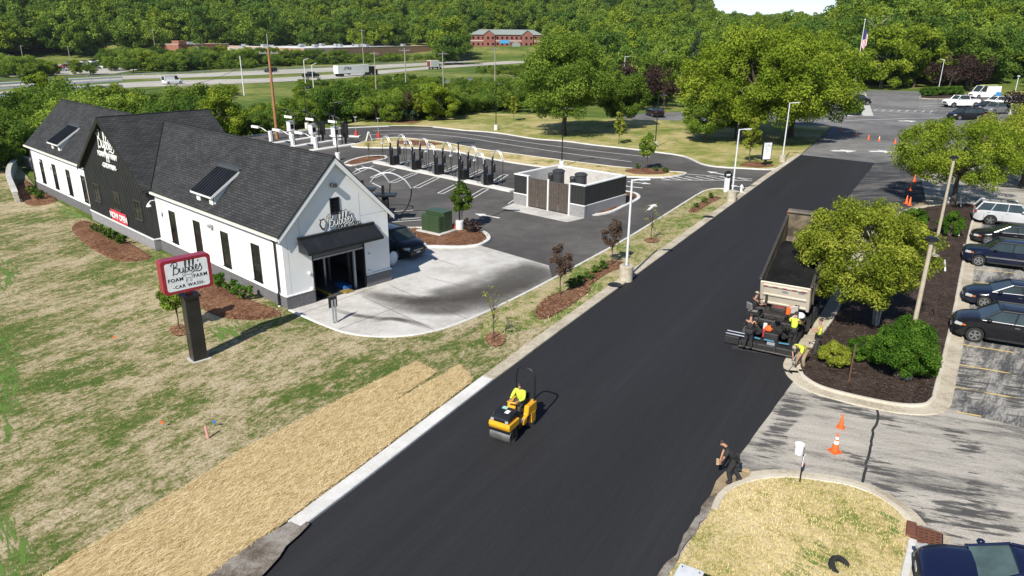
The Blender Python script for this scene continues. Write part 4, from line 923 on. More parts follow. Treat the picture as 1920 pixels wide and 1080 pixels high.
def car(kind, pt, loc, rz, label, name='parked_car', cat='car', group=None, full=True, trim=M_CHROME, rim=M_RIM, scale=1.0, glass=None):
    L, W, H, r, wb, fo, cl, prof, gh, belt, rw = KINDS[kind]; glass = glass or M_CGLASS
    o = thing(name, label, cat, loc, rz, group); o.scale = (scale,) * 3
    w0 = W / 2; X = lambda d: L / 2 - d                       # distance from the nose -> x (forward is +x)
    wx = (fo, fo + wb); ar = r * 1.17
    ds = sorted(set([0, .04, .1, .2, .35, .55] + [L - k for k in (0, .04, .1, .22, .4)] + list(np.linspace(.7, L - .5, 14 if full else 7)) + [c + ar * math.cos(R(a)) for c in wx for a in (range(0, 181, 20) if full else range(0, 181, 45))]))
    rows = []
    for d in ds:
        e = min(d, L - d); k = 1 - .24 * max(0, 1 - e / .7) ** 2 - .05 * max(0, 1 - e / 1.6) ** 2
        w = w0 * k; zt = interp(prof, d); zb = cl + .12 * max(0, 1 - e / .3)
        arch = 0
        for c in wx:
            q = ar * ar - (d - c) ** 2
            if q > 0: arch = max(arch, r + math.sqrt(q))
        sec = [(0, zt + .03), (.55 * w, zt + .022), (.85 * w, zt - .012), (.965 * w, zt - .09), (w, zb + .58 * (zt - zb)), (w * .985, zb + .28 * (zt - zb)), (w * .955, zb)]
        sec = [(y, max(z, min(arch, zt - .1)) if i >= 4 and arch > 0 else z) for i, (y, z) in enumerate(sec)]
        rows.append([(X(d), y, z) for y, z in sec] + [(X(d), -y, z) for y, z in reversed(sec[1:])])
    m = len(rows[0]); vs = [p for row in rows for p in row]; fs = []
    for i in range(len(rows) - 1):
        for k in range(m):
            k2 = (k + 1) % m
            if k == 6: continue                               # open underside
            fs.append((i * m + k, i * m + k2, (i + 1) * m + k2, (i + 1) * m + k))
    fs.append(tuple(range(m))); fs.append(tuple((len(rows) - 1) * m + k for k in range(m - 1, -1, -1)))
    MB().add(vs, fs).build('body', pt, o, smooth=38)
    MB().bb(-L / 2 + .2, L / 2 - .2, -w0 + .27, w0 - .27, cl - .02, cl + .45).build('underbody', M_DARKP, o)
    # glasshouse
    a, b, c, d = [X(q) for q in gh]; wbz = w0 * .87; wr = w0 * rw; zr = H - .06
    za, zd = interp(prof, gh[0]) + .01, interp(prof, gh[3]) + .01
    G4 = [(a, wbz, za), (a, -wbz, za), (d, -wbz, zd), (d, wbz, zd), (b, wr, zr), (b, -wr, zr), (c, -wr, zr), (c, wr, zr)]
    GF = [(0, 1, 5, 4), (1, 2, 6, 5), (2, 3, 7, 6), (3, 0, 4, 7), (4, 5, 6, 7)]
    if kind == 'van': pass
    MB().add(G4, GF).build('glass', glass, o)
    rf = MB(); nx_, ny_ = 8, 6; vv = []; ff = []
    for i in range(nx_ + 1):
        for j in range(ny_ + 1):
            s, t = i / nx_, j / ny_ * 2 - 1
            ex_ = 1.0
            vv.append((b + .06 + (c - b - .1) * s, t * (wr + .02) * ex_, zr + .015 + .05 * (1 - t * t) * math.sin(math.pi * (.15 + .7 * s)) ** .5))
    for i in range(nx_):
        for j in range(ny_): ff.append((i * (ny_ + 1) + j, (i + 1) * (ny_ + 1) + j, (i + 1) * (ny_ + 1) + j + 1, i * (ny_ + 1) + j + 1))
    rf.add(vv, ff); ro = rf.build('roof', pt, o, smooth=60); ro.modifiers.new('t', 'SOLIDIFY').thickness = .05
    for s in (1, -1):
        MB().tube([(a + .02, s * wbz, za - .02), (b + .02, s * (wr + .005), zr + .02)], .045, 6).build('pillar', pt, o)
        MB().tube([(d - .02, s * wbz, zd - .02), (c - .02, s * (wr + .005), zr + .02)], .06, 6).build('pillar', pt, o)
        MB().tube([(b, s * (wr + .01), zr + .01), (c, s * (wr + .01), zr + .01)], .04, 6).build('roof_rail', pt if kind == 'sedan' else (P_SILVER if pt is P_SILVER else M_DARKP), o)
        MB().tube([(a, s * (wbz + .012), za), ((a + d) / 2, s * (wbz + .014), (za + zd) / 2), (d, s * (wbz + .012), zd)], .013, 5).build('window_trim', trim, o)
        nb = {'sedan': (.40,), 'suv': (.34, .70), 'jeep': (.36, .70), 'boxsuv': (.36, .68), 'minivan': (.36, .68), 'van': (.3,), 'pickup': (.5,)}[kind]
        for f in nb:
            p0 = Vector((a + (d - a) * (f + .03), s * (wbz + .004), za + (zd - za) * f)); p1 = Vector((b + (c - b) * max(0, (f - .08) / .92), s * (wr + .006), zr))
            MB().tube([p0, p1], .035, 5).build('pillar', pt if kind in ('van', 'boxsuv') else M_DARKP, o)
        if kind == 'van':
            f0, f1 = .32, 1.0
            q = [(a + (d - a) * f0, s * (wbz + .008), za - .02), (d, s * (wbz + .008), zd - .02), (c, s * (wr + .012), zr), (b + (c - b) * .22, s * (wr + .012), zr)]
            pn = MB().add(q, [(0, 1, 2, 3)]).build('side_panel', pt, o); pn.modifiers.new('t', 'SOLIDIFY').thickness = .01
        ym = w0 * .93
        mi = MB(); mi.ball((a - .32, s * (w0 + .07), za + .08), .11, 8, .75, .9); mi.build('wing_mirror', pt, o, smooth=60)
        # lamps
        zl = interp(prof, .18) - .12
        MB().box((X(.24), s * w0 * .74, zl), (.34, .34, .15), rz=-s * .45).build('headlight', M_HEADL, o, bevel=.03)
        MB().box((X(.42), s * w0 * .915, zl), (.16, .06, .07), rz=-s * .3).build('side_marker', M_AMBER, o)
        zt_ = interp(prof, L - .3) - .16
        MB().box((X(L - .1), s * w0 * .74, zt_), (.16, .34, .17), rz=s * .3).build('taillight', M_TAILL, o, bevel=.02)
        if full:
            for dx in ((gh[0] + .12), (gh[0] + gh[3]) / 2 - .1, gh[3] - .55):
                MB().box((X(dx), s * w0 * .995, .52 + .1 * H / 2), (.012, .03, .55)).build('door_gap', M_DARKP, o)
            for dx in ((gh[0] + gh[3]) / 2 - .35, gh[3] - .85):
                MB().box((X(dx), s * (w0 + .004), belt - .14), (.2, .035, .035)).build('door_handle', pt if trim is not M_CHROME else M_CHROME, o)
            MB().box((X(L / 2), s * (w0 * .985), cl + .06), (wb - 2 * ar, .05, .09)).build('sill_trim', M_DARKP, o)
        for c_ in wx:
            wh = MB().lathe((0, 0, -0), [(r * .62, -.1), (r * .94, -.1), (r, -.06), (r, .06), (r * .94, .1), (r * .62, .1)], 22 if full else 12, 'Y').build('wheel', M_TYRE, o, smooth=50)
            wh.location = (X(c_), s * (w0 - .12), r)
            rm = MB().lathe((0, s * .092, 0), [(r * .64, -.012), (r * .64, .012)], 22 if full else 12, 'Y')
            rm.build('rim', M_DARKP if full else rim, wh)
            if full:
                sp = MB()
                for k in range(5):
                    an = 2 * math.pi * k / 5 + .3
                    sp.box((math.cos(an) * r * .34, s * .105, math.sin(an) * r * .34), (r * .6, .035, r * .2), ry=-an)
                sp.lathe((0, s * .105, 0), [(r * .16, -.02), (r * .16, .025)], 10, 'Y')
                rg = MB().lathe((0, s * .105, 0), [(r * .56, -.01), (r * .56, .012), (r * .66, .015), (r * .68, -.01)], 22, 'Y'); sp.add(rg.v, rg.f[:-2])
                struct(sp.build('spoke', rim, wh), 'stuff')
    zg = interp(prof, .02)
    MB().bb(X(.06), X(.0) + .01, -w0 * .46, w0 * .46, zg - .18, zg + .05).build('grille', M_DARKP, o)
    if full:
        MB().bb(X(.03), X(.0) + .022, -w0 * .44, w0 * .44, zg - .03, zg).build('grille_bar', trim, o)
        MB().bb(X(.08), X(.0) + .012, -w0 * .6, w0 * .6, cl + .04, cl + .16).build('bumper_intake', M_DARKP, o)
        MB().bb(X(L) - .012, X(L) + .05, -.26, .26, .72, .86).build('number_plate', M_PLATE, o)
        MB().bb(X(0) - .03, X(0) + .03, -.16, .16, cl + .2, cl + .32).build('number_plate', M_PLATE, o)
    if kind == 'pickup':
        MB().bb(X(L) + .12, d - .12, -w0 + .16, w0 - .16, 1.0, 1.372).build('cargo_bed', M_DARKP, o)
        MB().bb(X(.05), X(.0) + .08, -w0 * .9, w0 * .9, .5, .72).build('bumper', M_GALV, o)
    if kind == 'boxsuv':
        rk = MB()
        for y in (-.6, .6): rk.tube([(b - .2, y, zr + .06), (b - .25, y, zr + .14), (c + .3, y, zr + .14), (c + .2, y, zr + .06)], .025, 6)
        for k in range(3): rk.tube([(b - .5 - k * .75, -.6, zr + .14), (b - .5 - k * .75, .6, zr + .14)], .018, 6)
        struct(rk.build('roof_rack', M_DARKP, o), 'stuff')
        MB().bb(b - .85, b - .15, -.38, .38, zr + .05, zr + .078).build('sunroof', M_CGLASS, o)
    return o
fw = (-sd).to_2d(); fang = math.atan2(fw.y, fw.x); lf = Vector((-fw.y, fw.x))
def park_car(kind, u, v, pt, label, rear=False, **kw):
    """nose-in by default; (u,v) is where the camera-side wheel nearest the kerb meets the ground"""
    L, W, H, r, wb, fo = KINDS[kind][:6]; P = G(u, v).to_2d()
    f = fw if not rear else -fw
    d = (L / 2 - fo) if not rear else (wb - (L / 2 - fo))
    c = P - fw * d - lf * (W / 2 - .12)
    return car(kind, pt, (c.x, c.y, .008), math.atan2(f.y, f.x), label, group='cars parked nose-in beside the mulched median', **kw)
park_car('suv', 1823.7, 641, P_BLACK, 'black SUV with chrome trim nearest the yellow empty stalls', name='parked_suv', cat='suv')
park_car('sedan', 1842, 577, P_DNAVY, 'dark navy sedan with bright alloy wheels beside the black SUV', trim=M_CHROME)
park_car('jeep', 1832, 499, P_NAVY, 'navy blue boxy SUV with a silver side moulding, next to the black sedan', name='parked_suv', cat='suv', trim=M_DARKP)
park_car('sedan', 1850, 459, P_BLACK, 'black sedan between the silver SUV and the navy boxy SUV', trim=M_CHROME)
park_car('boxsuv', 1854, 422, P_SILVER, 'silver SUV with a roof rack backed up to the mulch bed', rear=True, name='parked_suv', cat='suv', trim=M_DARKP)
for o_ in list(COL.objects):
    if o_.get('label', '').startswith('navy blue boxy'):
        for s in (1, -1): MB().bb(-1.3, 1.2, s * .935 - .012, s * .935 + .012, .66, .74).build('side_moulding', M_CHROME, o_)
# blue sedan at the corner island
Pn = G(1719, 1068, .45).to_2d(); Lb = KINDS['sedan'][0]
fb = Vector((math.cos(fang + R(4)), math.sin(fang + R(4)))); cb = Pn - fb * (Lb / 2) + Vector((-fb.y, fb.x)) * -.1
car('sedan', P_BLUE, (cb.x, cb.y, .008), fang + R(4), 'dark blue sedan nosed up to the rusty storm drain', trim=M_DARKP, glass=glass_mat('green_tinted_glass', (.06, .09, .085), .05, .6))
# black SUV beside the wash building
L_, W_, H_, r_, wb_, fo_ = KINDS['suv'][:6]; fm = Vector((.78, -.62)).normalized(); Pm = G(748, 487).to_2d()
cm = Pm - fm * (L_ / 2 - fo_) - Vector((fm.y, -fm.x)) * (W_ / 2 - .12)
car('suv', P_BLACK, (cm.x, cm.y, .016), math.atan2(fm.y, fm.x), 'black SUV parked on concrete beside the white gable wall', name='parked_suv', cat='suv')
# far car park
def far_car(kind, pt, u, v, ang, label, **kw):
    p = G(u, v); kw.setdefault('scale', 1.12); return car(kind, pt, (p.x, p.y, .01), R(ang), label, group='cars in the far car park', full=False, **kw)
far_car('pickup', P_WHITE, 1801, 201, 186, 'white crew-cab pickup truck in the far car park', name='pickup_truck', cat='pickup truck', scale=1.2)
vn = far_car('van', P_WHITE, 1843, 184, 190, 'white service van with blue tail graphics behind the pickup', name='service_van', cat='van', scale=1.2)
M_LBLUE = pm('light_blue_wrap', (.03, .28, .62), .35, coat=.5)
for s in (1, -1): MB().bb(-2.75, -1.7, s * 1.03 - .012, s * 1.03 + .012, .5, 1.2).build('side_graphic', M_LBLUE, vn)
lg = MB().bb(-2.4, .9, -.45, .45, 2.42, 2.47).build('roof_ladder', pm('lime_ladder', (.5, .62, .12), .5), vn)
far_car('minivan', P_BLACK, 1808, 224, 188, 'black minivan parked before the white pickup', name='minivan', cat='minivan', scale=1.15)
far_car('suv', P_GREY, 1866, 213, 200, 'silver grey SUV next to the black minivan', name='parked_suv', cat='suv')
far_car('sedan', P_BLACK, 1848, 206, 196, 'black hatchback between the pickup and the silver SUV')
far_car('suv', P_WHITE, 1868, 199, 192, 'white SUV with dark windows at the tail of the pickup', name='parked_suv', cat='suv')
far_car('suv', P_BLACK, 1605, 197, 12, 'black SUV half hidden behind the tree at the striped walkway', name='parked_suv', cat='suv', scale=1.2)
far_car('sedan', P_BLACK, 1227, 218, 100, 'black car glimpsed between the two big lawn trees', scale=1.1)
far_car('suv', P_GREY, 1246, 181, 100, 'grey SUV on the drive beyond the lawn trees', name='parked_suv', cat='suv')
def box_truck(u, v, ang, label, L=7.5, H=3.6, z=0.0, scale=1.0, cabc=P_WHITE, name='box_truck', back=None, group=None):
    p = G(u, v, z); o = thing(name, label, 'truck', (p.x, p.y, z + .01), R(ang), group); o.scale = (scale,) * 3
    MB().bb(-L / 2, L / 2 - 2.1, -1.22, 1.22, 1.0, H).build('cargo_box', P_WHITE, o, bevel=.04)
    MB().extr([(L / 2 - 2.0, .6), (L / 2, .6), (L / 2, 1.4), (L / 2 - .5, 1.6), (L / 2 - .95, 2.5), (L / 2 - 2.0, 2.55)], 'Y', -1.05, 1.05).build('cab', cabc, o, bevel=.06)
    MB().extr([(L / 2 - .49, 1.65), (L / 2 - .9, 2.42), (L / 2 - .95, 2.42), (L / 2 - .54, 1.65)], 'Y', -.95, .95).build('windscreen', M_CGLASS, o)
    for s in (1, -1):
        MB().bb(L / 2 - 1.8, L / 2 - .95, s * 1.055 - .01, s * 1.055 + .01, 1.6, 2.35).build('side_window', M_CGLASS, o)
        for x in (L / 2 - 1.0, -L / 2 + 1.6): MB().lathe((x, s * .98, .48), [(.28, -.14), (.48, -.12), (.48, .12), (.28, .14)], 14, 'Y').build('wheel', M_TYRE, o)
    MB().bb(-L / 2 + .3, L / 2 - .3, -.5, .5, .55, 1.0).build('chassis', M_DARKP, o)
    if back is not None:
        MB().bb(-L / 2 - .02, -L / 2 + .0, -1.1, 1.1, 1.1, H - .15).build('shutter', back, o)
    return o
box_truck(1385, 208, 80, 'white box truck behind the big spreading lawn tree', group='white trucks behind the trees')
box_truck(1425, 207, 78, 'second white box truck behind the spreading tree, nearer the road', group='white trucks behind the trees')
box_truck(1335, 207, 82, 'third white box truck behind the spreading tree, farthest from the road', group='white trucks behind the trees')
# ================================================================== lamps, vacuum bays, pay lanes, street furniture
M_LAMPW = pm('white_lamp_paint', (.74, .75, .76), .35, .1); M_LAMPT = pm('tan_concrete_pole', (.42, .36, .27), .8, c2=(.34, .29, .22), scale=4)
M_LENS = pm('led_lens', (.7, .7, .68), .3); M_CBASE = M_TANKERB; M_WBASE = pm('white_lamp_base', (.66, .66, .64), .7)
def lamp(u, v, h, label, pole=M_LAMPW, base=M_CBASE, bh=.85, br=.3, ang=0.0, r=.08, head='arm', z=0.0, group='car park lamps'):
    p = G(u, v); o = thing('street_lamp', label, 'street lamp', (p.x, p.y, z), ang, group)
    MB().lathe((0, 0, 0), [(br, 0), (br, bh - .04), (br - .04, bh)], 20).build('base', base, o, smooth=40)
    MB().tube([(0, 0, bh), (0, 0, h)], [r, r * .75], 8).build('pole', pole, o, smooth=50)
    MB().bb(-r * 2, r * 2, -r * 2, r * 2, bh, bh + .04).build('base_plate', M_GALV, o)
    if head == 'arm':
        MB().tube([(0, 0, h - .06), (.25, 0, h - .02), (.45, 0, h)], .04, 6).build('arm', pole, o)
        hd = MB().box((.72, 0, h + .01), (.62, .3, .08), ry=-.06).build('lamp_head', pole, o, bevel=.02)
        MB().box((.74, 0, h - .045), (.45, .22, .02), ry=-.06).build('lens', M_LENS, hd)
    elif head == 'flat':
        hd = MB().box((.55, 0, h + .05), (1.3, .42, .07)).build('lamp_head', pole, o, bevel=.02)
        MB().bb(.1, 1.1, -.17, .17, h - .005, h + .012).build('lens', M_LENS, hd)
    else:
        hd = MB().lathe((0, 0, h), [(.1, 0), (.26, .05), (.26, .12), (.16, .2)], 16).build('lamp_head', M_BLACKM if pole is M_LAMPT else pole, o, smooth=40)
    return o
lamp(1173, 527, 6.15, 'white lamp post on a concrete drum at the verge kerb, before the bin enclosure', br=.42, bh=1.0)
lamp(1371, 378, 6.3, 'white lamp post at the tip of the verge beside the hydrant', br=.42, bh=1.0)
lamp(1466, 305, 6.7, 'white lamp post on the lawn corner where the asphalt ends', br=.36)
lamp(1749, 484, 6.5, 'tan lamp post in the median by the clipped box shrub', pole=M_LAMPT, base=M_LAMPT, bh=.12, br=.38, head='disc', r=.11, z=.12)
lamp(1692, 712, 6.1, 'tan lamp post in the median rising behind the big round shrub', pole=M_LAMPT, base=M_LAMPT, bh=.12, br=.38, head='disc', r=.11, z=.12)
lamp(1757, 180, 8.3, 'white lamp post in the hedged island of the far car park', bh=.5, br=.5, ang=math.pi)
lamp(1893, 216, 6.8, 'white round-headed lamp post at the edge of the far car park', head='disc', bh=.4)
lamp(1240, 152, 8.5, 'white lamp post beyond the lawn trees, the one by the drive', bh=.4)
lamp(1168, 178, 8.5, 'white lamp post rising from the purple tree beyond the lawn', bh=.4)
for u, v, h, lb, hd in ((862, 434, 6.5, 'black lamp post with a flat head in the transformer island', 'flat'), (1053, 316, 6.4, 'black lamp post on the long grass island, behind the bin enclosure', 'arm'), (1228, 278, 6.6, 'black lamp post on the mown lawn between the big trees', 'arm'),
                        (930, 245, 6.8, 'black lamp post on the lawn behind the queue lanes', 'arm'), (634, 300, 6.4, 'black lamp post seen behind the peak of the white gable', 'arm'), (576, 241, 6.0, 'black lamp post behind the pay kiosks', 'arm')):
    lamp(u, v, h, lb, pole=M_BLACKM, base=M_WBASE, bh=.85, br=.3, r=.065, head=hd, group='black lamp posts of the car wash')

# ------------------------------------------------------------------ paint on the lot
lot_o = bpy.data.objects['car_wash_lot']
def paint_line(a, b, w=.1, z=.0105, mat=M_PAINTW, parent=None): return strip('painted_line', G(*a), G(*b), w, z, mat, parent or lot_o)
def bay_mark(a, b, gap=.55):
    A, B = G(*a).to_2d(), G(*b).to_2d(); d = (B - A).normalized(); n = Vector((-d.y, d.x))
    for s in (.5, -.5): strip('painted_line', A + n * gap * s, B + n * gap * s, .1, .0105, M_PAINTW, lot_o)
    for q in (A, B): strip('painted_line', q + n * (gap * .5 + .05), q - n * (gap * .5 + .05), .1, .0106, M_PAINTW, lot_o)
for a, b in (((737, 317), (699, 333)), ((778, 325), (736, 342)), ((819, 333), (780, 352)), ((864, 343), (826, 362.5)), ((911, 354), (872, 377)),
             ((752, 306.5), (772, 300.5)), ((792, 314), (816, 305)), ((834, 322), (859, 311)), ((877, 331.5), (905, 318.5)), ((924, 342.5), (948, 327.5))): bay_mark(a, b)
for a, b in (((1000, 361), (968, 383)), ((982, 362), (953, 382)), ((975, 368), (984, 374)), ((965, 374), (975, 381)), ((700, 311), (650, 334)), ((690, 316), (678, 311)), ((676, 321), (666, 315)), ((661, 327), (652, 320)),
             ((727, 413), (822, 406)), ((727, 417), (822, 410)), ((735, 397), (775, 394))): paint_line(a, b)
for line in (((700, 245), (760, 244), (820, 246.5), (880, 252), (960, 263), (1080, 279), (1219, 294.5)), ((690, 253), (760, 250.5), (820, 253), (880, 259.5), (960, 272), (1060, 287), (1184, 303.5))):
    ribbon_mesh(smooth_line(px(*line), 5), -.06, .06, .006, .0105, .0005).build('lane_line', M_PAINTW, lot_o)
def arrow(u, v, tu, tv, s=1.0):
    p, q = G(u, v).to_2d(), G(tu, tv).to_2d(); d = (q - p).normalized(); n = Vector((-d.y, d.x))
    pts = [(-1.3, -.12), (.3, -.12), (.3, -.42), (1.2, 0), (.3, .42), (.3, .12), (-1.3, .12)]
    sheet('painted_arrow', [p + d * x * s + n * y * s for x, y in pts], .0107, M_PAINTW, lot_o)
arrow(912, 404.5, 898, 402); arrow(1222, 388, 1230, 381); arrow(1345, 325, 1330, 322, 1.2); arrow(1200, 343, 1220, 345, 1.0); arrow(1385, 350, 1370, 348, 1.0); arrow(1180, 350, 1160, 348, 1.0)
for k in range(8): paint_line((1225 + k * 20, 331.5 - k * .2), (1255 + k * 21, 337 + k * .1), .14)
paint_line((1240, 337.5), (1410, 338.5), .12); paint_line((1285, 326), (1410, 335.5), .12)
for a, b in (((1545, 227), (1700, 222.5)), ((1700, 222), (1770, 221))): paint_line(a, b, .2, .013, parent=bpy.data.objects['far_car_park'])
fp = bpy.data.objects['far_car_park']
paint_line((1636, 205), (1755, 209), .14, .013, parent=fp); paint_line((1638, 208), (1752, 213), .14, .013, parent=fp)
for k in range(8): paint_line((1644 + 15 * k, 205.5 + .3 * k), (1638 + 15 * k, 208 + .4 * k), .14, .0131, parent=fp)
for k in range(7): paint_line((1722, 187 + k * 3.2), (1757, 188 + k * 3.2), .12, .013, parent=fp)
for u, v in ((1698, 227), (1577, 283), (1648, 284)):
    p = G(u, v).to_2d(); sheet('painted_arrow', [p + Vector(q) * 1.5 for q in ((-.8, -.3), (.2, -.3), (.2, -.8), (1.3, 0), (.2, .8), (.2, .3), (-.8, .3))], .0132, M_PAINTW, fp)

# ------------------------------------------------------------------ vacuum island and stations
vi = [G(705, 305).to_2d(), G(962, 359.5).to_2d()]
vd = (vi[1] - vi[0]).normalized(); vn_ = Vector((-vd.y, vd.x)); va = math.atan2(vd.y, vd.x)
kerb('vacuum_island', vi, -.45, .45, M_KERB, .16)
M_HOSE = pm('black_hose', (.012, .012, .012), .6); M_ARCH = pm('polished_tube', (.78, .79, .8), .35, .3); M_BINM = pm('stainless_bin', (.42, .43, .45), .3, .8)
M_VAC = pm('vacuum_black', (.012, .0125, .014), .35)
def vac_station(p, ang, label, group='vacuum stations'):
    o = thing('vacuum_station', label, 'vacuum station', (p[0], p[1], .0), ang, group)
    MB().bb(-.55, -.08, -.3, .3, .16, 1.05).build('waste_bin', M_BINM, o, bevel=.03)
    MB().bb(-.06, .52, -.42, .42, .0, 1.15).build('cabinet', M_VAC, o, bevel=.04)
    for k, (y, h, s) in enumerate(((-.42, 2.55, -1), (.62, 2.75, 1))):
        tw = MB().bb(.02, .2, y - .09, y + .09, .1, h).build('tower', M_VAC, o, bevel=.02)
        MB().lathe((.34, y, 1.25), [(.13, 0), (.16, .1), (.16, .75), (.1, .85)], 12).build('canister', M_VAC, o, smooth=40)
        R0 = .72
        for q in (-.1, .1):
            L = [(.11 + s * (R0 - R0 * math.cos(R(t))) * .95, y + q, h - .35 + 1.0 * math.sin(R(t))) for t in range(0, 171, 12)]
            MB().tube(L, .034, 6).build('arch_tube', M_ARCH, o, smooth=60)
        ex_ = .11 + s * R0 * 1.9
        for zt in (.35, .8): MB().tube([(.11 + s * (R0 - R0 * math.cos(R(170 - 100 * zt * .4))) * .95, y - .1, h - .35 + math.sin(R(170 - 100 * zt * .4))), (.11 + s * (R0 - R0 * math.cos(R(170 - 100 * zt * .4))) * .95, y + .1, h - .35 + math.sin(R(170 - 100 * zt * .4)))], .018, 5).build('arch_rung', M_ARCH, o)
        hz = [(ex_, y, h - .25), (ex_ + s * .06, y, h - .9), (ex_ - s * .05, y, .75), (ex_ - s * .3, y, .38), (ex_ - s * .6, y, .5), (ex_ - s * .75, y, 1.0), (.2 + s * .2, y, 1.35)]
        P2 = smooth_line([(a, c) for a, b, c in hz], 5)
        MB().tube([(a, y, c) for a, c in P2], .03, 6).build('hose', M_HOSE, o, smooth=60)
        MB().box((ex_, y, h - .2), (.14, .26, .12)).build('arch_end', M_WTRIM, o)
    return o
ords = ['first', 'second', 'third', 'fourth', 'fifth']
for i, (u, v) in enumerate(((738, 311), (779, 320), (821, 329), (868, 338.5), (913, 348.5))):
    p = G(u, v).to_2d(); vac_station((p.x, p.y), va, f'black vacuum towers with silver hose arches, {ords[i]} on the white island from the building')
for i, (u, v) in enumerate(((689, 405), (727, 417))):
    p = G(u, v); k_ = 1353 / 58.0; o = thing('vacuum_station', ['black vacuum station by the building, its white hose arch nearest the gable peak', 'black vacuum station by the building, its big white arch bowing over the stalls'][i], 'vacuum station', (p.x, p.y, 0), 0, 'vacuum stations beside the building')
    MB().bb(-.5, .1, -.4, .4, 0, 1.2).build('cabinet', M_VAC, o, bevel=.04); MB().bb(-.35, -.15, -.1, .1, 1.2, 2.9).build('tower', M_VAC, o, bevel=.02); MB().bb(-.9, .75, -.5, .5, 2.1, 2.25).build('canopy', M_VAC, o, bevel=.03); MB().lathe((.0, 0, 1.2), [(.16, 0), (.18, .1), (.18, .7), (.1, .8)], 12).build('canister', M_VAC, o, smooth=40)
    D = lambda du, dv: (du / k_, (-dv) / (k_ * .94))
    for q in (-.09, .09):
        L = smooth_line([D(-27, -69), D(-21, -76), D(-12, -82), D(3, -85), D(18, -82), D(34, -73), D(45, -59)], 5); MB().tube([(a, q, c) for a, c in L], .034, 6).build('arch_tube', M_ARCH, o, smooth=60)
    L = smooth_line([D(45, -59), D(44, -46), D(36, -26), D(22, -14), D(6, -22)], 5); MB().tube([(a, 0, c) for a, c in L], .05, 6).build('hose', M_HOSE, o, smooth=60)
    MB().tube([(D(-27, -69)[0], 0, D(-27, -69)[1]), (-.25, 0, 2.7)], .035, 6).build('arch_foot', M_ARCH, o)

# ------------------------------------------------------------------ pay lanes
pay = [(((584, 283.5), (668, 271)), 'near'), (((544, 277), (640, 262)), 'middle'), (((512, 270), (600, 256.5)), 'far')]
for (a, b), nm in pay: kerb('pay_lane_island', [G(*a).to_2d(), G(*b).to_2d()], -.5, .5, M_KERB, .16)
kerb('pay_lane_island', [G(620, 255).to_2d(), G(675, 257).to_2d()], -.4, .4, M_KERB, .16)
pl_ang = math.atan2((G(668, 271) - G(584, 283.5)).y, (G(668, 271) - G(584, 283.5)).x)
where = ['on the lane island nearest the roof', 'on the middle lane island', 'on the farthest lane island']
for i, (u, v) in enumerate(((630, 274.5), (588, 269), (547, 262.5))):
    p = G(u, v); o = thing('pay_kiosk', 'white boxy pay kiosk on a pedestal ' + where[i], 'kiosk', (p.x, p.y, .16), pl_ang, 'pay kiosks')
    MB().bb(-.2, .2, -.25, .25, 0, 1.0).build('pedestal', M_WTRIM, o); MB().bb(-.38, .38, -.36, .36, 1.0, 2.25).build('cabinet', M_WTRIM, o, bevel=.05); MB().bb(-.25, .25, -.372, -.362, 1.35, 1.95).build('screen', M_GLASS, o); MB().bb(-.42, .42, -.42, .4, 2.25, 2.33).build('hood', M_GALV, o)
for i, (u, v) in enumerate(((593, 280.5), (550, 274.5), (509, 267.5))):
    p = G(u, v); o = thing('barrier_gate', 'white barrier post with black edge ' + where[i], 'barrier', (p.x, p.y, .16), pl_ang, 'barrier gates')
    MB().bb(-.2, .14, -.2, .2, 0, 1.35).build('post', M_WTRIM, o, bevel=.02); MB().bb(.14, .24, -.2, .2, 0, 1.4).build('edge_strip', M_BLACKP, o)
    MB().tube([(0, .2, 1.1), (-.1, .8, 1.3), (-.3, 1.4, 1.65), (-.4, 2.0, 1.7)], .06, 6).build('arm', M_GALV, o); MB().box((-.42, 2.6, 1.7), (.25, 1.5, .28)).build('arm_board', M_WTRIM, o)
for i, (u, v) in enumerate(((642, 272.5), (599, 267), (558.5, 261.5))):
    p = G(u, v); o = thing('clearance_mast', 'black curved clearance mast with a hanging white bar ' + where[i], 'sign', (p.x, p.y, .16), pl_ang, 'clearance masts')
    MB().tube([(0, 0, 0), (0, 0, 2.9), (-.1, .2, 3.2), (-.3, 1.0, 3.5), (-.4, 2.3, 3.6)], .07, 8).build('mast', M_BLACKM, o, smooth=50)
    MB().box((-.38, 2.0, 3.68), (.3, .7, .16)).build('camera_box', M_BLACKM, o); MB().box((-.35, 1.2, 2.75), (.1, 1.6, .3)).build('clearance_bar', M_WTRIM, o)
    for y in (.7, 1.7): MB().tube([(-.35, y, 2.85), (-.35, y, 3.5)], .01, 4).build('chain', M_GALV, o)
for i, (u, v) in enumerate(((649, 271.5), (606, 266))):
    p = G(u, v); o = thing('menu_board', 'black menu screen on a post ' + where[i], 'screen', (p.x, p.y, .16), pl_ang, 'menu screens')
    MB().bb(-.12, .12, -.1, .1, 0, .9).build('post', M_BLACKM, o); MB().bb(-.14, .14, -.5, .5, .8, 2.5).build('housing', M_BLACKM, o, bevel=.06); MB().bb(.14, .15, -.4, .4, 1.1, 2.35).build('screen', M_GLASS, o)
for i, (u, v) in enumerate(((627, 254), (668, 256.5), (710, 259.5))):
    p = G(u, v); o = thing('lane_light', 'thin grey post lamp in a red sleeve, ' + ['behind the pay kiosks', 'at the end of the lane divider', 'beside the white folding sign'][i], 'post lamp', (p.x, p.y, 0), 0, 'red-sleeved post lamps')
    MB().tube([(0, 0, 0), (0, 0, 2.6)], .04, 6).build('post', M_GALV, o); MB().lathe((0, 0, 0), [(.22, 0), (.2, .75), (.06, .8)], 12).build('sleeve', pm('red_plastic_sleeve', (.55, .05, .04), .5), o); MB().box((.05, 0, 2.68), (.45, .2, .12)).build('lamp_head', M_GALV, o)
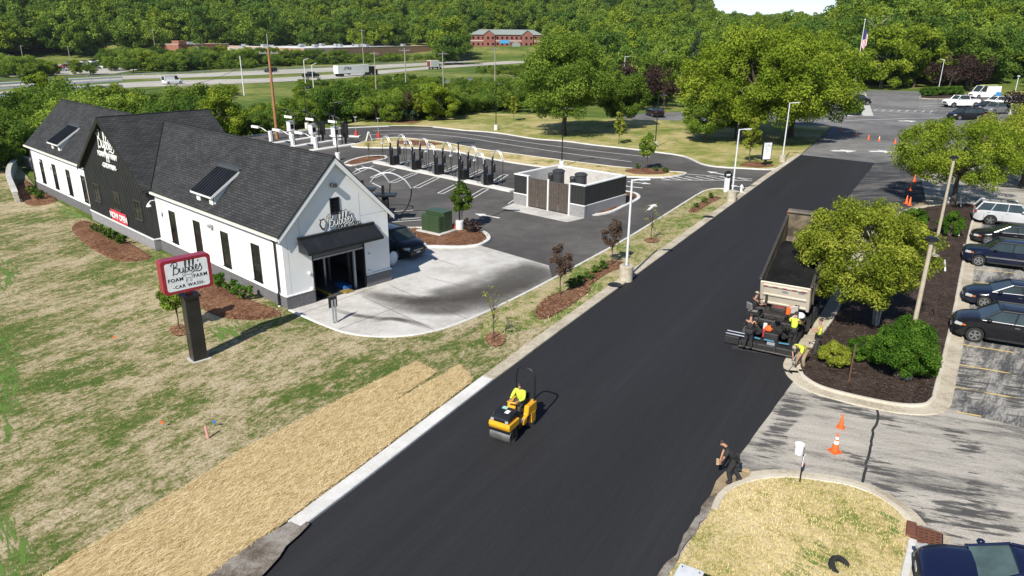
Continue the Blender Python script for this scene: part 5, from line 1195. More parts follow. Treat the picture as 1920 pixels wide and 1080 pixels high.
p = G(692, 266); o = thing('folding_sign', 'white folding A-frame sign at the grass island tip', 'sign', (p.x, p.y, .12), .3)
for s in (1, -1): MB().box((s * .22, 0, .6), (.05, .75, 1.25), ry=-s * .3).build('board', M_WTRIM, o)
# ------------------------------------------------------------------ transformer
p = G(820, 437); o = thing('transformer', 'dark green pad-mounted electrical transformer in the mulch island', 'transformer', (p.x, p.y, .2), va + R(8))
M_TGRN = pm('transformer_green', (.028, .055, .02), .5, c2=(.035, .065, .027))
MB().bb(-1.2, 1.15, -1.0, .95, -.06, .06).build('pad', M_CONC, o); MB().bb(-.9, .85, -.2, .75, .06, 1.45).build('tank', M_TGRN, o, bevel=.03)
MB().bb(-.88, .83, -.72, -.21, .06, 1.25).build('door_compartment', M_TGRN, o, bevel=.02); MB().bb(-.91, .86, -.22, .77, 1.45, 1.5).build('lid', pm('transformer_lid', (.05, .09, .055), .5), o, bevel=.02)
for x in (-.45, .4): MB().bb(x - .38, x + .38, -.735, -.72, .12, 1.18).build('door', M_TGRN, o)
p = G(851, 434); o = thing('marker_cone', 'small red utility marker in the mulch beside the transformer', 'marker', (p.x, p.y, .2)); MB().lathe((0, 0, 0), [(.2, 0), (.14, .2), (.04, .45)], 10).build('marker_body', pm('red_marker', (.6, .06, .04), .5), o)
# ------------------------------------------------------------------ signs
p = G(628, 606); o = thing('post_sign', 'small black plate on twin steel posts before the tunnel door', 'sign', (p.x, p.y, .015), R(44))
for x in (-.06, .1): MB().bb(x - .04, x + .04, -.03, .03, 0, 1.25).build('post', M_GALV, o)
MB().bb(-.24, .24, .03, .06, .85, 1.4).build('plate', M_BLACKP, o)
p = G(738, 500); o = thing('round_mirror', 'round white convex disc standing at the gable corner', 'mirror', (p.x, p.y, .015), R(60))
MB().lathe((0, 0, .55), [(.02, -.12), (.25, -.1), (.42, -.03), (.44, .02), (.4, .04)], 24, 'Y').build('disc', M_WTRIM, o, smooth=50); MB().tube([(0, .05, 0), (0, .05, .6)], .03, 6).build('post', M_GALV, o)
p = G(1434, 312); o = thing('menu_sign', 'black framed white upright sign with small print at the lot entrance', 'sign', (p.x, p.y, .1), R(12))
MB().bb(-.1, .1, -.1, .1, 0, .7).build('post', M_BLACKP, o); MB().bb(-.55, .55, -.12, .12, .6, 2.65).build('frame', M_BLACKP, o, bevel=.03); MB().bb(-.46, .46, -.135, -.12, .72, 2.53).build('sign_face', M_SIGNW, o)
MB().bb(-.5, .5, -.3, .3, -.02, .05).build('footing', M_CONC, o)
gm_ = M_GALV
strokes_mb(SCRIPT, .14, .012, basis((-.36, -.14, 2.12), (1, 0, 0), (0, 0, 1)), k=3, n=4).build('script_lettering', gm_, o); strokes_mb(GOAT_LINE, .34, .012, basis((-.26, -.14, 1.45), (1, 0, 0), (0, 0, 1)), k=2, n=4).build('goat_emblem', gm_, o)
p = G(1361, 362); o = thing('entry_sign', 'narrow black and white directional sign at the verge tip', 'sign', (p.x, p.y, .1), R(15))
MB().bb(-.22, .22, -.1, .1, 0, 1.55).build('face', M_SIGNW, o); MB().bb(.22, .4, -.12, .12, 0, 1.6).build('edge_strip', M_BLACKP, o); MB().lathe((.02, -.0, 1.62), [(.34, -.1), (.36, 0), (.34, .1)], 20, 'Y').build('roundel', M_BLACKP, o); MB().bb(-.2, .2, -.12, -.104, 1.55, 1.7).build('roundel_band', M_SIGNW, o)
p = G(1389, 362); o = thing('fire_hydrant', 'small white hydrant on the kerb end by the verge tip', 'hydrant', (p.x, p.y, .1)); MB().lathe((0, 0, 0), [(.2, 0), (.2, .06), (.13, .1), (.13, .45), (.17, .5), (.12, .62), (.03, .7)], 14).build('barrel', M_WTRIM, o, smooth=50); MB().cyl((-.2, 0, .38), .07, .4, 10, axis='X').build('nozzle', M_WTRIM, o)
for u, v, lb in ((1372, 366, 'black round manhole cover in the verge near the hydrant'), (1328, 409, 'black round manhole cover in the verge beside the road kerb'), (1153, 538, 'dark iron plate let into the tan road kerb')):
    p = G(u, v); o = tag(MB().lathe((0, 0, 0), [(.42, 0), (.42, .03), (.38, .035)], 20).build('manhole_cover', M_BLACKP), lb, 'manhole cover', 'manhole covers on the verge'); o.location = (p.x, p.y, .1 if u != 1153 else .118)
# ------------------------------------------------------------------ cones, bucket, plank, markers
M_ORANGE = pm('orange_cone_plastic', (.75, .13, .02), .5); M_REFL = pm('white_reflective_band', (.8, .8, .8), .4)
def cone(u, v, h, label, bands=False, z=.01, group='traffic cones'):
    p = G(u, v); o = thing('traffic_cone', label, 'traffic cone', (p.x, p.y, z), rnd.uniform(0, 1.5), group); k = h / .71
    MB().bb(-.18 * k, .18 * k, -.18 * k, .18 * k, 0, .04).build('base', M_ORANGE, o, bevel=.01)
    MB().lathe((0, 0, .04), [(.135 * k, 0), (.03 * k, h - .04), (.02 * k, h - .03)], 14).build('cone_body', M_ORANGE, o, smooth=50)
    if bands:
        for a, b in ((.45, .62), (.7, .84)):
            ra, rb = (.135 - (.105) * a) * k + .004, (.135 - (.105) * b) * k + .004
            MB().lathe((0, 0, 0), [(ra, h * a), (rb, h * b)], 14).build('reflective_band', M_REFL, o, smooth=50)
    return o
cone(1565, 847, .74, 'orange cone with two white bands standing in the driveway', True); cone(1576, 802, .56, 'plain orange cone standing in the driveway')
for i, (u, v) in enumerate(((1576, 246), (1605, 254), (1628, 262), (1648, 264.5), (1678, 269.5))):
    cone(u, v, .72, f'cone in the row across the far end of the new asphalt, {ords[i]} from the lawn', i in (1, 3), group='cones across the far end of the road')
for i, (u, v) in enumerate(((1699, 382), (1705, 385), (1706, 358), (1714, 341), (1713, 324), (1716, 278))):
    cone(u, v, .74, ['leftmost of the two cones at the median tip', 'rightmost of the two cones at the median tip', 'single cone just above the pair at the median tip', 'cone under the tree edge, second up from the median tip pair', 'cone under the tree edge, third up from the median tip pair', 'cone behind the tree by the dark open frame'][i], i > 3, group='cones beside the median tip')
p = G(1497, 851); o = thing('bucket', 'white plastic bucket on the driveway', 'bucket', (p.x, p.y, .01)); MB().lathe((0, 0, 0), [(.13, 0), (.16, .36), (.175, .365), (.175, .4), (.15, .4), (.14, .05)], 20).build('pail', M_WTRIM, o, smooth=40); MB().tube([(.17 * math.cos(R(a)), .05, .36 - .1 * math.sin(R(a))) for a in range(0, 181, 20)], .006, 4).build('bail', M_STEEL, o)
M_WOOD = pm('raw_lumber', (.50, .36, .2), .8, c2=(.4, .28, .15), scale=8)
p, q = G(1368, 880), G(1405, 887); o = tag(MB().box((0, 0, .03), ((q - p).length, .14, .045)).build('plank', M_WOOD), 'bare wooden plank lying at the asphalt edge by the driveway kerb', 'plank'); o.location = ((p.x + q.x) / 2, (p.y + q.y) / 2, .05); o.rotation_euler.z = math.atan2(q.y - p.y, q.x - p.x)
p = G(1498.5, 909); o = thing('post_sign', 'white sign seen edge-on on a thin black post at the corner island kerb', 'sign', (p.x, p.y, .13), R(50))
MB().tube([(0, 0, 0), (.02, .02, 1.0)], .025, 6).build('post', M_BLACKM, o); MB().box((.02, -.02, .82), (.26, .02, .38)).build('plate', M_SIGNW, o); MB().box((.02, -.035, .66), (.24, .006, .04)).build('plate_band', M_RED, o)
p = G(1590, 722); o = thing('post_sign', 'green backed sign on a brown post between the median shrubs', 'sign', (p.x, p.y, .15), R(60)); MB().tube([(0, 0, 0), (0, 0, 1.75)], .035, 6).build('post', pm('brown_post', (.12, .06, .035), .7), o); MB().box((0, -.04, 1.5), (.34, .02, .5)).build('plate', pm('sign_back_green', (.08, .13, .07), .5), o)
for i, (u, v, w, h, t) in enumerate(((1768, 514, .1, .75, 15), (1795, 447, .12, .75, 8), (1799, 392, .07, .7, 12), (1774, 384, .45, .5, 0))):
    p = G(u, v); o = tag(MB().box((0, 0, h / 2), (w, .03, h), ry=R(-t)).build('stake_sign', M_WTRIM), ['thin white slat sign staked in the open mulch', 'white slat sign staked beside the clipped box shrub', 'thin white stake at the tree foot on the median tip', 'small white square sign staked at the median tip'][i], 'stake sign', 'stake signs in the median'); o.location = (p.x, p.y, .19)
p = G(1751, 598); o = tag(MB().tube([(0, 0, 0), (-.08, .03, .95)], .025, 6).build('stake', pm('rusty_stake', (.07, .035, .025), .8)), 'dark rusty stake in the open mulch', 'stake'); o.location = (p.x, p.y, .18)
p = G(391, 826); o = thing('survey_marker', 'pink survey stake on the patchy lawn', 'marker', (p.x, p.y, .09)); MB().tube([(0, 0, 0), (-.04, 0, .5)], .04, 6).build('stake', pm('pink_stake', (.75, .33, .32), .6), o)
p = G(400, 806); o = thing('marker_flag', 'small blue marker flag on the patchy lawn', 'flag', (p.x, p.y, .09)); MB().tube([(0, 0, 0), (0, 0, .3)], .008, 4).build('wire', M_GALV, o); MB().bb(0, .14, -.004, .004, .2, .3).build('flag', M_BLUE, o)
for i, (u, v) in enumerate(((303, 806), (214, 644))):
    p = G(u, v); o = thing('marker_flag', ['small orange marker flag left of the pink stake', 'small orange marker flag on the lawn left of the pylon sign'][i], 'flag', (p.x, p.y, .09)); MB().tube([(0, 0, 0), (0, 0, .28)], .008, 4).build('wire', M_GALV, o); MB().bb(0, .12, -.004, .004, .18, .28).build('flag', M_ORANGE, o)
# low white cabinet by the camera-side road edge
p = G(1288, 1072, 1.5); o = thing('utility_cabinet', 'white topped roadside cabinet with a red side panel at the bottom edge', 'cabinet', (p.x - .1, p.y - .32, .1), RANG - R(90))
MB().bb(-.3, .3, -.5, .5, 0, 1.4).build('body', M_WTRIM, o, bevel=.02); MB().bb(-.31, .31, -.51, .51, 1.4, 1.44).build('lid', pm('grey_white_lid', (.62, .64, .66), .5), o, bevel=.01); MB().bb(.3, .312, -.48, .48, .2, 1.36).build('side_panel', M_RED, o)
for x, y in ((-.22, .4), (.22, .4)): MB().cyl((x, y, 1.44), .02, .012, 8).build('screw', M_BLACKP, o)
# ------------------------------------------------------------------ storm drain at the corner island
M_RUST = pm('rusty_cast_iron', (.17, .065, .035), .85, c2=(.10, .04, .025), scale=9, bmp=.4)
a_, b_ = G(1708, 985).to_2d(), G(1706, 1013).to_2d(); dd = (b_ - a_).normalized(); da = math.atan2(dd.y, dd.x)
mid = (a_ + b_) / 2; o = thing('storm_drain', 'rusty cast iron kerb inlet with a square grate', 'storm drain', (mid.x, mid.y, .0), da)
sL = (b_ - a_).length
MB().bb(-sL / 2, sL / 2, -.14, .14, 0, .17).build('kerb_hood', M_RUST, o, bevel=.03)
MB().bb(-sL / 2 - .1, sL / 2 + .1, .14, 1.05, .0, .012).build('collar', M_TANKERB, o)
MB().bb(-sL / 2, sL / 2, .16, .86, .012, .016).build('shaft_dark_sheet', M_BLACKP, o)  # flat black sheet: the shade below the grate is put in as colour
for k in range(6): MB().bb(-sL / 2 + (sL - .06) * k / 5, -sL / 2 + .06 + (sL - .06) * k / 5, .16, .82, .016, .05).build('grate_bar', M_RUST, o)
for k in range(5): MB().bb(-sL / 2, sL / 2, .16 + .6 * k / 4, .22 + .6 * k / 4, .017, .052).build('grate_bar', M_RUST, o)
# old tyre half sunk in the corner lawn
p = G(1570, 1066); o = tag(MB().lathe((0, 0, .1), [(.2, -.08), (.3, -.09), (.33, 0), (.3, .09), (.2, .08), (.17, 0), (.2, -.08)], 22).build('old_tyre', M_TYRE, smooth=60), 'old black tyre half buried in the corner lawn', 'tyre'); o.location = (p.x, p.y, .02); o.rotation_euler = (R(30), R(18), 0)
# dark open steel frame by the far cones
p = G(1690, 292); o = thing('folding_table_frame', 'dark open metal frame standing at the end of the fresh asphalt', 'frame', (p.x, p.y, .01), R(20))
for x in (-.6, .6): MB().tube([(x, 0, 0), (x, .1, 2.0)], .04, 5).build('upright', M_BLACKM, o)
MB().tube([(-.6, .1, 2.0), (.6, .1, 2.0)], .04, 5).build('top_rail', M_BLACKM, o); MB().box((-1.3, -.3, .1), (1.4, .9, .05)).build('grid_tray', M_GALV, o)
# flagpole
p = G(1600, 174); o = thing('flagpole', 'white flagpole with a limp striped flag beyond the lawn trees', 'flagpole', (p.x, p.y, 0), 0)
MB().tube([(0, 0, 0), (0, 0, 16.8)], [.14, .07], 8).build('pole', M_LAMPW, o); MB().ball((0, 0, 16.95), .17, 8).build('finial', M_LAMPW, o)
MR, MW_, MBl = pm('flag_red', (.55, .03, .05), .8), pm('flag_white', (.75, .75, .75), .8), pm('flag_blue', (.02, .03, .14), .8)
for k in range(9):
    x0, x1 = .1 + .13 * k, .1 + .13 * (k + 1); yy = lambda q: .12 * math.sin(q * 7)
    z1, z0 = 14.6 - .12 * k, 10.0 + .25 * abs(4 - k)
    MB().add([(x0, yy(x0), z0), (x1, yy(x1), z0), (x1, yy(x1), z1), (x0, yy(x0), z1), (x0, yy(x0) + .03, z0), (x1, yy(x1) + .03, z0), (x1, yy(x1) + .03, z1), (x0, yy(x0) + .03, z1)], [(0, 1, 2, 3), (7, 6, 5, 4), (0, 4, 5, 1), (2, 6, 7, 3), (0, 3, 7, 4), (1, 5, 6, 2)]).build('flag_stripe', MR if k % 2 else MW_, o)
MB().bb(.08, .75, -.2, .25, 12.6, 14.75).build('flag_canton', MBl, o)
# ------------------------------------------------------------------ curved block retaining wall at the building's far end
rw_l = smooth_line(px((70, 318), (50, 312), (32, 316), (20, 330), (18, 350), (26, 372), (30, 383)), 6)
rw = thing('retaining_wall', 'curved cream block retaining wall at the far end of the building', 'wall')
for k in range(4): ribbon_mesh(rw_l, -.02 * k, .34 - .02 * k, .02 + k * .24, .24 + k * .24, .02).build('block_course', pm('cream_block', (.50, .46, .40), .9, c2=(.42, .38, .33), scale=3, bmp=.3), rw)
ribbon_mesh(rw_l, -.1, .34, .98, 1.08, .02).build('coping', M_CONC, rw)
# ================================================================== people
M_SKIN = pm('skin', (.42, .22, .14), .6, c2=(.38, .19, .12)); M_HAIR = pm('dark_hair', (.02, .014, .01), .7); M_BHAIR = pm('brown_hair', (.06, .03, .017), .7)
M_HIVIS = pm('hi_vis_yellow', (.62, .78, .06), .7, c2=(.52, .68, .05), scale=6); M_BSHIRT = pm('black_cotton', (.016, .016, .017), .85, c2=(.024, .024, .025), scale=6)
M_DPANTS = pm('charcoal_trousers', (.035, .034, .034), .85, c2=(.05, .048, .045), scale=5); M_KHAKI = pm('khaki_trousers', (.30, .22, .13), .85, c2=(.24, .175, .10), scale=5); M_BOOT = pm('brown_black_boots', (.025, .018, .013), .7); M_CAP = pm('tan_cap', (.36, .31, .25), .85)
def skin_mesh(name, nodes, edges, sub=1):
    """nodes: list of ((x,y,z), rx[, ry]); one continuous tapered surface grown along the edges; node 0 is the root"""
    me = bpy.data.meshes.new(name); me.from_pydata([n[0] for n in nodes], edges, []); me.update()
    o = bpy.data.objects.new(name, me); COL.objects.link(o)
    sk = o.modifiers.new('skin', 'SKIN'); sk.use_smooth_shade = True; sk.branch_smoothing = .6
    for i, d in enumerate(me.skin_vertices[0].data):
        r = nodes[i][1]; d.radius = (r, nodes[i][2] if len(nodes[i]) > 2 else r); d.use_root = (i == 0)
    ss = o.modifiers.new('sub', 'SUBSURF'); ss.levels = sub; ss.render_levels = sub
    bpy.context.view_layer.update(); dg = bpy.context.evaluated_depsgraph_get()
    out = bpy.data.meshes.new_from_object(o.evaluated_get(dg)); bpy.data.objects.remove(o); bpy.data.meshes.remove(me)
    out.polygons.foreach_set('use_smooth', [True] * len(out.polygons)); return out
STAND = dict(pelvis=(0, 0, .95), chest=(.01, 0, 1.28), neck=(.0, 0, 1.48), head=(.03, 0, 1.63), shL=(0, .19, 1.42), elL=(-.02, .25, 1.14), wrL=(.06, .26, .9), shR=(0, -.19, 1.42), elR=(-.02, -.25, 1.14), wrR=(.06, -.26, .9),
             hipL=(0, .09, .90), knL=(.03, .1, .5), anL=(-.02, .11, .09), hipR=(0, -.09, .90), knR=(.03, -.1, .5), anR=(-.02, -.11, .09))
def person(label, pose, loc, rz, shirt, pants, hair, cap=None, sleeve='short', group='road crew', vest=None):
    o = thing('person', label, 'person', loc, rz, group)
    J = {k: Vector(v) for k, v in {**STAND, **pose}.items()}
    nodes = []; edges = []; ix = {}
    def N(k, p, r, q=None): ix[k] = len(nodes); nodes.append((tuple(p), r) if q is None else (tuple(p), r, q)); return ix[k]
    def E(a, b): edges.append((ix[a], ix[b]))
    up = (J['head'] - J['neck']).normalized(); fwd = J.get('face', Vector((1, 0, 0))); fwd = (fwd - up * fwd.dot(up)).normalized()
    N('pelvis', J['pelvis'], .09, .08); N('waist', J['pelvis'].lerp(J['chest'], .5), .085, .08); N('chest', J['chest'], .095, .09); N('neck', J['neck'], .058)
    E('pelvis', 'waist'); E('waist', 'chest'); E('chest', 'neck')
    N('jaw', J['head'] - up * .055 + fwd * .02, .07); N('head', J['head'] + up * .02, .088); N('crown', J['head'] + up * .09, .065); E('neck', 'jaw'); E('jaw', 'head'); E('head', 'crown')
    N('nose', J['head'] - up * .01 + fwd * .108, .014); E('head', 'nose')
    for s in 'LR':
        for k, r in (('sh', .045), ('el', .043), ('wr', .03)): N(k + s, J[k + s], r)
        E('chest', 'sh' + s); E('sh' + s, 'el' + s); E('el' + s, 'wr' + s)
        d = (J['wr' + s] - J['el' + s]).normalized(); side = d.cross(Vector((0, 0, 1)))
        side = side.normalized() if side.length > .1 else Vector((0, 1, 0)); pn = side.cross(d); w = J['wr' + s]
        N('pa' + s, w + d * .07, .034, .02); E('wr' + s, 'pa' + s)
        for k, (off, ln) in enumerate(((-.03, .062), (-.01, .074), (.011, .068), (.031, .052))):
            b = w + d * .1 + side * off; N(f'f{k}{s}', b, .0095); E('pa' + s, f'f{k}{s}')
            N(f'g{k}{s}', b + d * ln * .6 - pn * .014, .009); E(f'f{k}{s}', f'g{k}{s}'); N(f'h{k}{s}', b + d * ln * .85 - pn * .04, .008); E(f'g{k}{s}', f'h{k}{s}')
        t = w + d * .045 + side * (-.038); N('t' + s, t, .011); E('pa' + s, 't' + s); N('u' + s, t + d * .04 - side * .02 - pn * .015, .009); E('t' + s, 'u' + s)
        for k, r in (('hip', .06), ('kn', .045), ('an', .038)): N(k + s, J[k + s], r)
        E('pelvis', 'hip' + s); E('hip' + s, 'kn' + s); E('kn' + s, 'an' + s)
        ft = J.get('toe' + s, J['an' + s] + Vector((.15, 0, -.045))); N('toe' + s, ft, .038); E('an' + s, 'toe' + s)
    link('body', skin_mesh('body', nodes, edges), M_SKIN, o)
    # shirt
    n = [(tuple(J['pelvis'] + Vector((0, 0, .0))), .175, .16), (tuple(J['pelvis'].lerp(J['chest'], .5)), .165, .15), (tuple(J['chest']), .185, .175), (tuple(J['chest'].lerp(J['neck'], .9)), .08)]; e = [(0, 1), (1, 2), (2, 3)]
    for s in 'LR':
        b = len(n); n.append((tuple(J['sh' + s]), .10)); e.append((2, b))
        if sleeve == 'long': n.append((tuple(J['el' + s]), .064)); n.append((tuple(J['el' + s].lerp(J['wr' + s], .92)), .046)); e += [(b, b + 1), (b + 1, b + 2)]
        elif sleeve == 'short': n.append((tuple(J['sh' + s].lerp(J['el' + s], .85)), .075)); e.append((b, b + 1))
    link('shirt', skin_mesh('shirt', n, e), shirt, o)
    n = [(tuple(J['pelvis'] + Vector((0, 0, -.01))), .17, .155)]; e = []
    for s in 'LR':
        b = len(n); n += [(tuple(J['hip' + s]), .12), (tuple(J['kn' + s]), .088), (tuple(J['an' + s]), .075)]; e += [(0, b), (b, b + 1), (b + 1, b + 2)]
    link('trousers', skin_mesh('trousers', n, e), pants, o)
    for s in 'LR':
        ft = J.get('toe' + s, J['an' + s] + Vector((.15, 0, -.045)))
        link('boot', skin_mesh('boot', [(tuple(J['an' + s] + Vector((0, 0, .08))), .07), (tuple(J['an' + s] + Vector((-.03, 0, -.02))), .072), (tuple(ft), .062)], [(0, 1), (1, 2)]), M_BOOT, o)
    hm = MB().ball((0, 0, 0), .104, 10, 1.02)
    c = J['head'] + up * .045 - fwd * .018; sd_ = up.cross(fwd); rot = Matrix((fwd, sd_, up)).transposed()
    keep = MB(); vs = []
    for v in hm.v: q = Vector(v); vs.append(q)
    fs = [f for f in hm.f if all(vs[i].z > -.035 + max(0, vs[i].x) * .75 for i in f)]
    keep.add([c + rot @ q for q in vs], fs)
    link('hair', keep.mesh('hair', 60), hair, o)
    if cap is not None:
        cm_ = MB(); fs = [f for f in hm.f if all(vs[i].z > .02 for i in f)]; cm_.add([c + rot @ (q * 1.1) for q in vs], fs)
        cm_.add([c + rot @ Vector(q) for q in ((.09, -.075, .035), (.2, -.06, .012), (.215, 0, .016), (.2, .06, .012), (.09, .075, .035))], [(0, 1, 2, 3, 4)])
        link('cap', cm_.mesh('cap', 60), cap, o)
    return o

# ================================================================== small tandem roller
M_RYEL = pm('roller_yellow', (.72, .36, .015), .4, c2=(.66, .32, .015), coat=.4); M_DRUM = pm('worn_steel_drum', (.30, .285, .27), .4, .7, c2=(.2, .19, .18), scale=5)
rc = Vector((.09, 23.57)); ra = math.atan2(-RDIR.y, -RDIR.x)
ro = thing('road_roller', 'small yellow and black tandem roller on the fresh asphalt', 'road roller', (rc.x, rc.y, .045), ra)
for x in (.70, -.70):
    d = MB().lathe((0, 0, 0), [(.2, -.41), (.275, -.43), (.29, -.42), (.29, .42), (.275, .43), (.2, .41)], 32, 'Y').build('drum', M_DRUM, ro, smooth=40); d.location = (x, 0, .29)
    MB().box((x * 1.0, 0, .29), (.1, .92, .1)).build('axle', M_BLACKP, ro)
    for s in (1, -1): MB().extr([(x - .13, .22), (x + .13, .22), (x + .16, .62), (x - .16, .62)], 'Y', s * .455 - .02, s * .455 + .02).build('drum_yoke', M_BLACKP if x > 0 else M_RYEL, ro)
MB().extr([(.3, .6), (.98, .58), (1.04, .72), (1.0, .86), (.3, .86)], 'Y', -.44, .44).build('drum_frame', M_RYEL, ro, bevel=.02)
MB().bb(.99, 1.02, -.42, .42, .50, .60).build('scraper', M_BLACKP, ro)
MB().extr([(.22, .84), (.98, .84), (.96, 1.0), (.78, 1.13), (.3, 1.17), (.22, 1.1)], 'Y', -.37, .37).build('engine_hood', pm('black_hood', (.014, .014, .015), .3, coat=.3), ro, bevel=.04)
MB().box((.62, .12, 1.155), (.2, .16, .008), ry=.085).build('decal', M_WTRIM, ro); MB().box((.42, -.1, 1.172), (.16, .2, .008), ry=.08).build('decal', pm('mint_decal', (.35, .62, .5), .5), ro)
for y in (-.3, .3): MB().bb(.96, 1.0, y - .06, y + .06, .9, .98).build('headlamp', M_HEADL, ro)
MB().bb(-.25, .35, -.42, .42, .36, .58).build('articulation_frame', M_BLACKP, ro)
MB().bb(-.32, .22, -.43, .43, .58, .62).build('floor_plate', M_GALV, ro)
for s in (1, -1):
    MB().extr([(-1.0, .6), (-.28, .6), (-.2, .38), (.02, .38), (.05, .58), (-.28, .7), (-.34, 1.0), (-.95, 1.0)], 'Y', s * .36 - .1, s * .36 + .1).build('side_fender', M_RYEL, ro, bevel=.03)
MB().bb(-1.02, -.7, -.42, .42, .6, .98).build('water_tank', M_RYEL, ro, bevel=.04)
MB().box((-.58, 0, .9), (.42, .44, .12)).build('seat', M_BLACKP, ro, bevel=.03); MB().box((-.82, 0, 1.15), (.1, .44, .42), ry=-.15).build('seat_back', M_BLACKP, ro, bevel=.03)
MB().extr([(.08, .6), (.24, .6), (.2, 1.12), (.08, 1.16)], 'Y', -.16, .16).build('console', M_RYEL, ro, bevel=.02)
st = MB().tube([(.2 * math.cos(R(a)), .2 * math.sin(R(a)), 0) for a in range(0, 361, 20)], .02, 6, False).build('steering_wheel', M_RYEL, ro, smooth=60); st.location = (.08, 0, 1.24); st.rotation_euler = (0, R(-28), 0)
MB().tube([(.12, 0, 1.1), (.08, 0, 1.24)], .025, 6).build('steering_column', M_BLACKP, ro)
rp = [(-.86, .40, .6), (-.88, .40, 1.9), (-.88, .34, 2.16), (-.88, .2, 2.25), (-.88, -.2, 2.25), (-.88, -.34, 2.16), (-.88, -.40, 1.9), (-.86, -.40, .6)]
MB().tube(rp, .035, 8).build('roll_bar', M_BLACKP, ro, smooth=60)
sit = dict(pelvis=(-.56, 0, 1.05), chest=(-.5, 0, 1.38), neck=(-.47, 0, 1.57), head=(-.41, .02, 1.71), shL=(-.48, .19, 1.5), elL=(-.32, .25, 1.27), wrL=(-.08, .17, 1.28), shR=(-.48, -.19, 1.5), elR=(-.34, -.26, 1.25), wrR=(-.1, -.18, 1.27),
           hipL=(-.52, .1, 1.02), knL=(-.12, .16, 1.02), anL=(-.05, .17, .69), hipR=(-.52, -.1, 1.02), knR=(-.12, -.16, 1.02), anR=(-.05, -.17, .69), face=(.8, .55, -.35))
person('seated roller driver in a yellow long-sleeved shirt and dark trousers', sit, (rc.x, rc.y, .045), ra, M_HIVIS, M_DPANTS, M_HAIR, sleeve='long')

# ================================================================== asphalt paver
pv0 = Vector((12.28, 31.5)); pa = RANG
pv = thing('asphalt_paver', 'black asphalt paver with screed laying the mat behind the dump truck', 'paver', (pv0.x, pv0.y, .03), pa)
M_PAV = pm('paver_black', (.018, .018, .019), .5, c2=(.03, .029, .028), scale=4); M_GREASE = pm('greasy_steel', (.06, .055, .05), .5, .4, c2=(.025, .023, .022), scale=6); M_BOARD = pm('light_blue_board', (.08, .25, .36), .6)
MB().bb(-.75, .15, -1.35, 1.25, .02, .34).build('screed', M_PAV, pv, bevel=.03); MB().bb(-.72, .1, 1.27, 1.95, .05, .42).build('screed_extension', M_PAV, pv, bevel=.02)
for z, x in ((.46, -.5), (.5, -.25)): MB().tube([(x, .9, z), (x, 1.95, z)], .04, 8).build('extension_rod', M_CHROME, pv)
MB().tube([(-.95, -1.4, .14), (-.95, 1.2, .14)], .06, 8).build('tail_rail', M_GREASE, pv); MB().bb(-.98, -.72, -1.38, 1.2, .1, .16).build('walkway', M_GREASE, pv)
for y in (-1.25, -.4, .45, 1.15): MB().box((-.85, y, .25), (.1, .08, .3)).build('walkway_bracket', M_GREASE, pv)
for k, y in enumerate((-.72, -.05, .58)): MB().box((-.5, y, .52), (.08, .46, .04), rx=.05 * (k - 1)).build('tool_board', M_BOARD, pv)
MB().bb(-.35, .25, -.4, .25, .34, .8).build('screed_tank', M_PAV, pv, bevel=.03); MB().bb(-.66, -.62, -.35, .0, .36, .5).build('maker_plate', M_GALV, pv)
MB().bb(.3, 2.0, -.95, .95, .45, 1.2).build('engine_body', M_PAV, pv, bevel=.05); MB().bb(.5, 1.4, -.45, .6, 1.2, 1.42).build('engine_cover', M_GREASE, pv, bevel=.03)
MB().bb(1.05, 1.5, -.35, .35, 1.4, 1.62).build('control_console', M_GREASE, pv, bevel=.03); MB().bb(1.1, 1.3, -.25, .25, 1.62, 1.64).build('console_decal', pm('dark_red_decal', (.25, .03, .03), .5), pv)
for s in (1, -1):
    MB().bb(.2, 2.2, s * 1.0 - .16, s * 1.0 + .16, .06, .62).build('crawler_track', M_TYRE, pv, bevel=.08); MB().tube([(-.4, s * 1.1, .35), (.6, s * 1.15, .6), (1.6, s * 1.15, .55)], .06, 6).build('tow_arm', M_GREASE, pv)
    MB().extr([(2.0, .35), (3.6, .3), (3.6, .85), (2.0, 1.0)], 'Y', s * 1.3 - .05, s * 1.3 + .05).build('hopper_wing', M_PAV, pv)
    MB().box((.85, s * 1.02, 1.3), (.75, .6, .1)).build('seat_platform', M_PAV, pv)
MB().bb(2.0, 3.6, -1.2, 1.2, .25, .42).build('hopper_floor', M_NEWASP, pv)
stt = MB().box((.75, 1.05, 1.42), (.5, .46, .12)).build('operator_seat', pm('grey_seat_vinyl', (.16, .15, .14), .6), pv, bevel=.04); MB().box((.5, 1.22, 1.66), (.1, .4, .4), ry=-.15, rz=-.6).build('seat_back', pm('grey_seat_vinyl', (.16, .15, .14), .6), pv, bevel=.05)
MB().box((.85, -1.0, 1.44), (.5, .46, .14), rz=-.3).build('spare_seat', pm('pale_seat_cover', (.42, .40, .37), .7), pv, bevel=.05); MB().box((1.1, -.72, 1.66), (.1, .44, .42), rz=.6).build('seat_back', pm('pale_seat_cover', (.42, .40, .37), .7), pv, bevel=.05)
sk = MB().ball((.65, -1.1, 1.6), .22, 8, .7).build('white_sack', M_WTRIM, pv, smooth=60)
MB().cyl((1.45, -.55, 1.42), .1, .3, 12).build('beacon', M_ORANGE, pv); MB().ball((-.12, .1, .95), .2, 8, .8).build('orange_jug', M_ORANGE, pv); MB().cyl((-.05, .28, .8), .09, .35, 10).build('spray_bottle', M_WTRIM, pv); MB().cyl((-.15, .3, .5), .04, .42, 8).build('extinguisher', M_RED, pv); MB().cyl((.95, -.5, 1.42), .11, .34, 12).build('orange_bottle', M_ORANGE, pv)
rp_ = random.Random(5)
bits = MB()
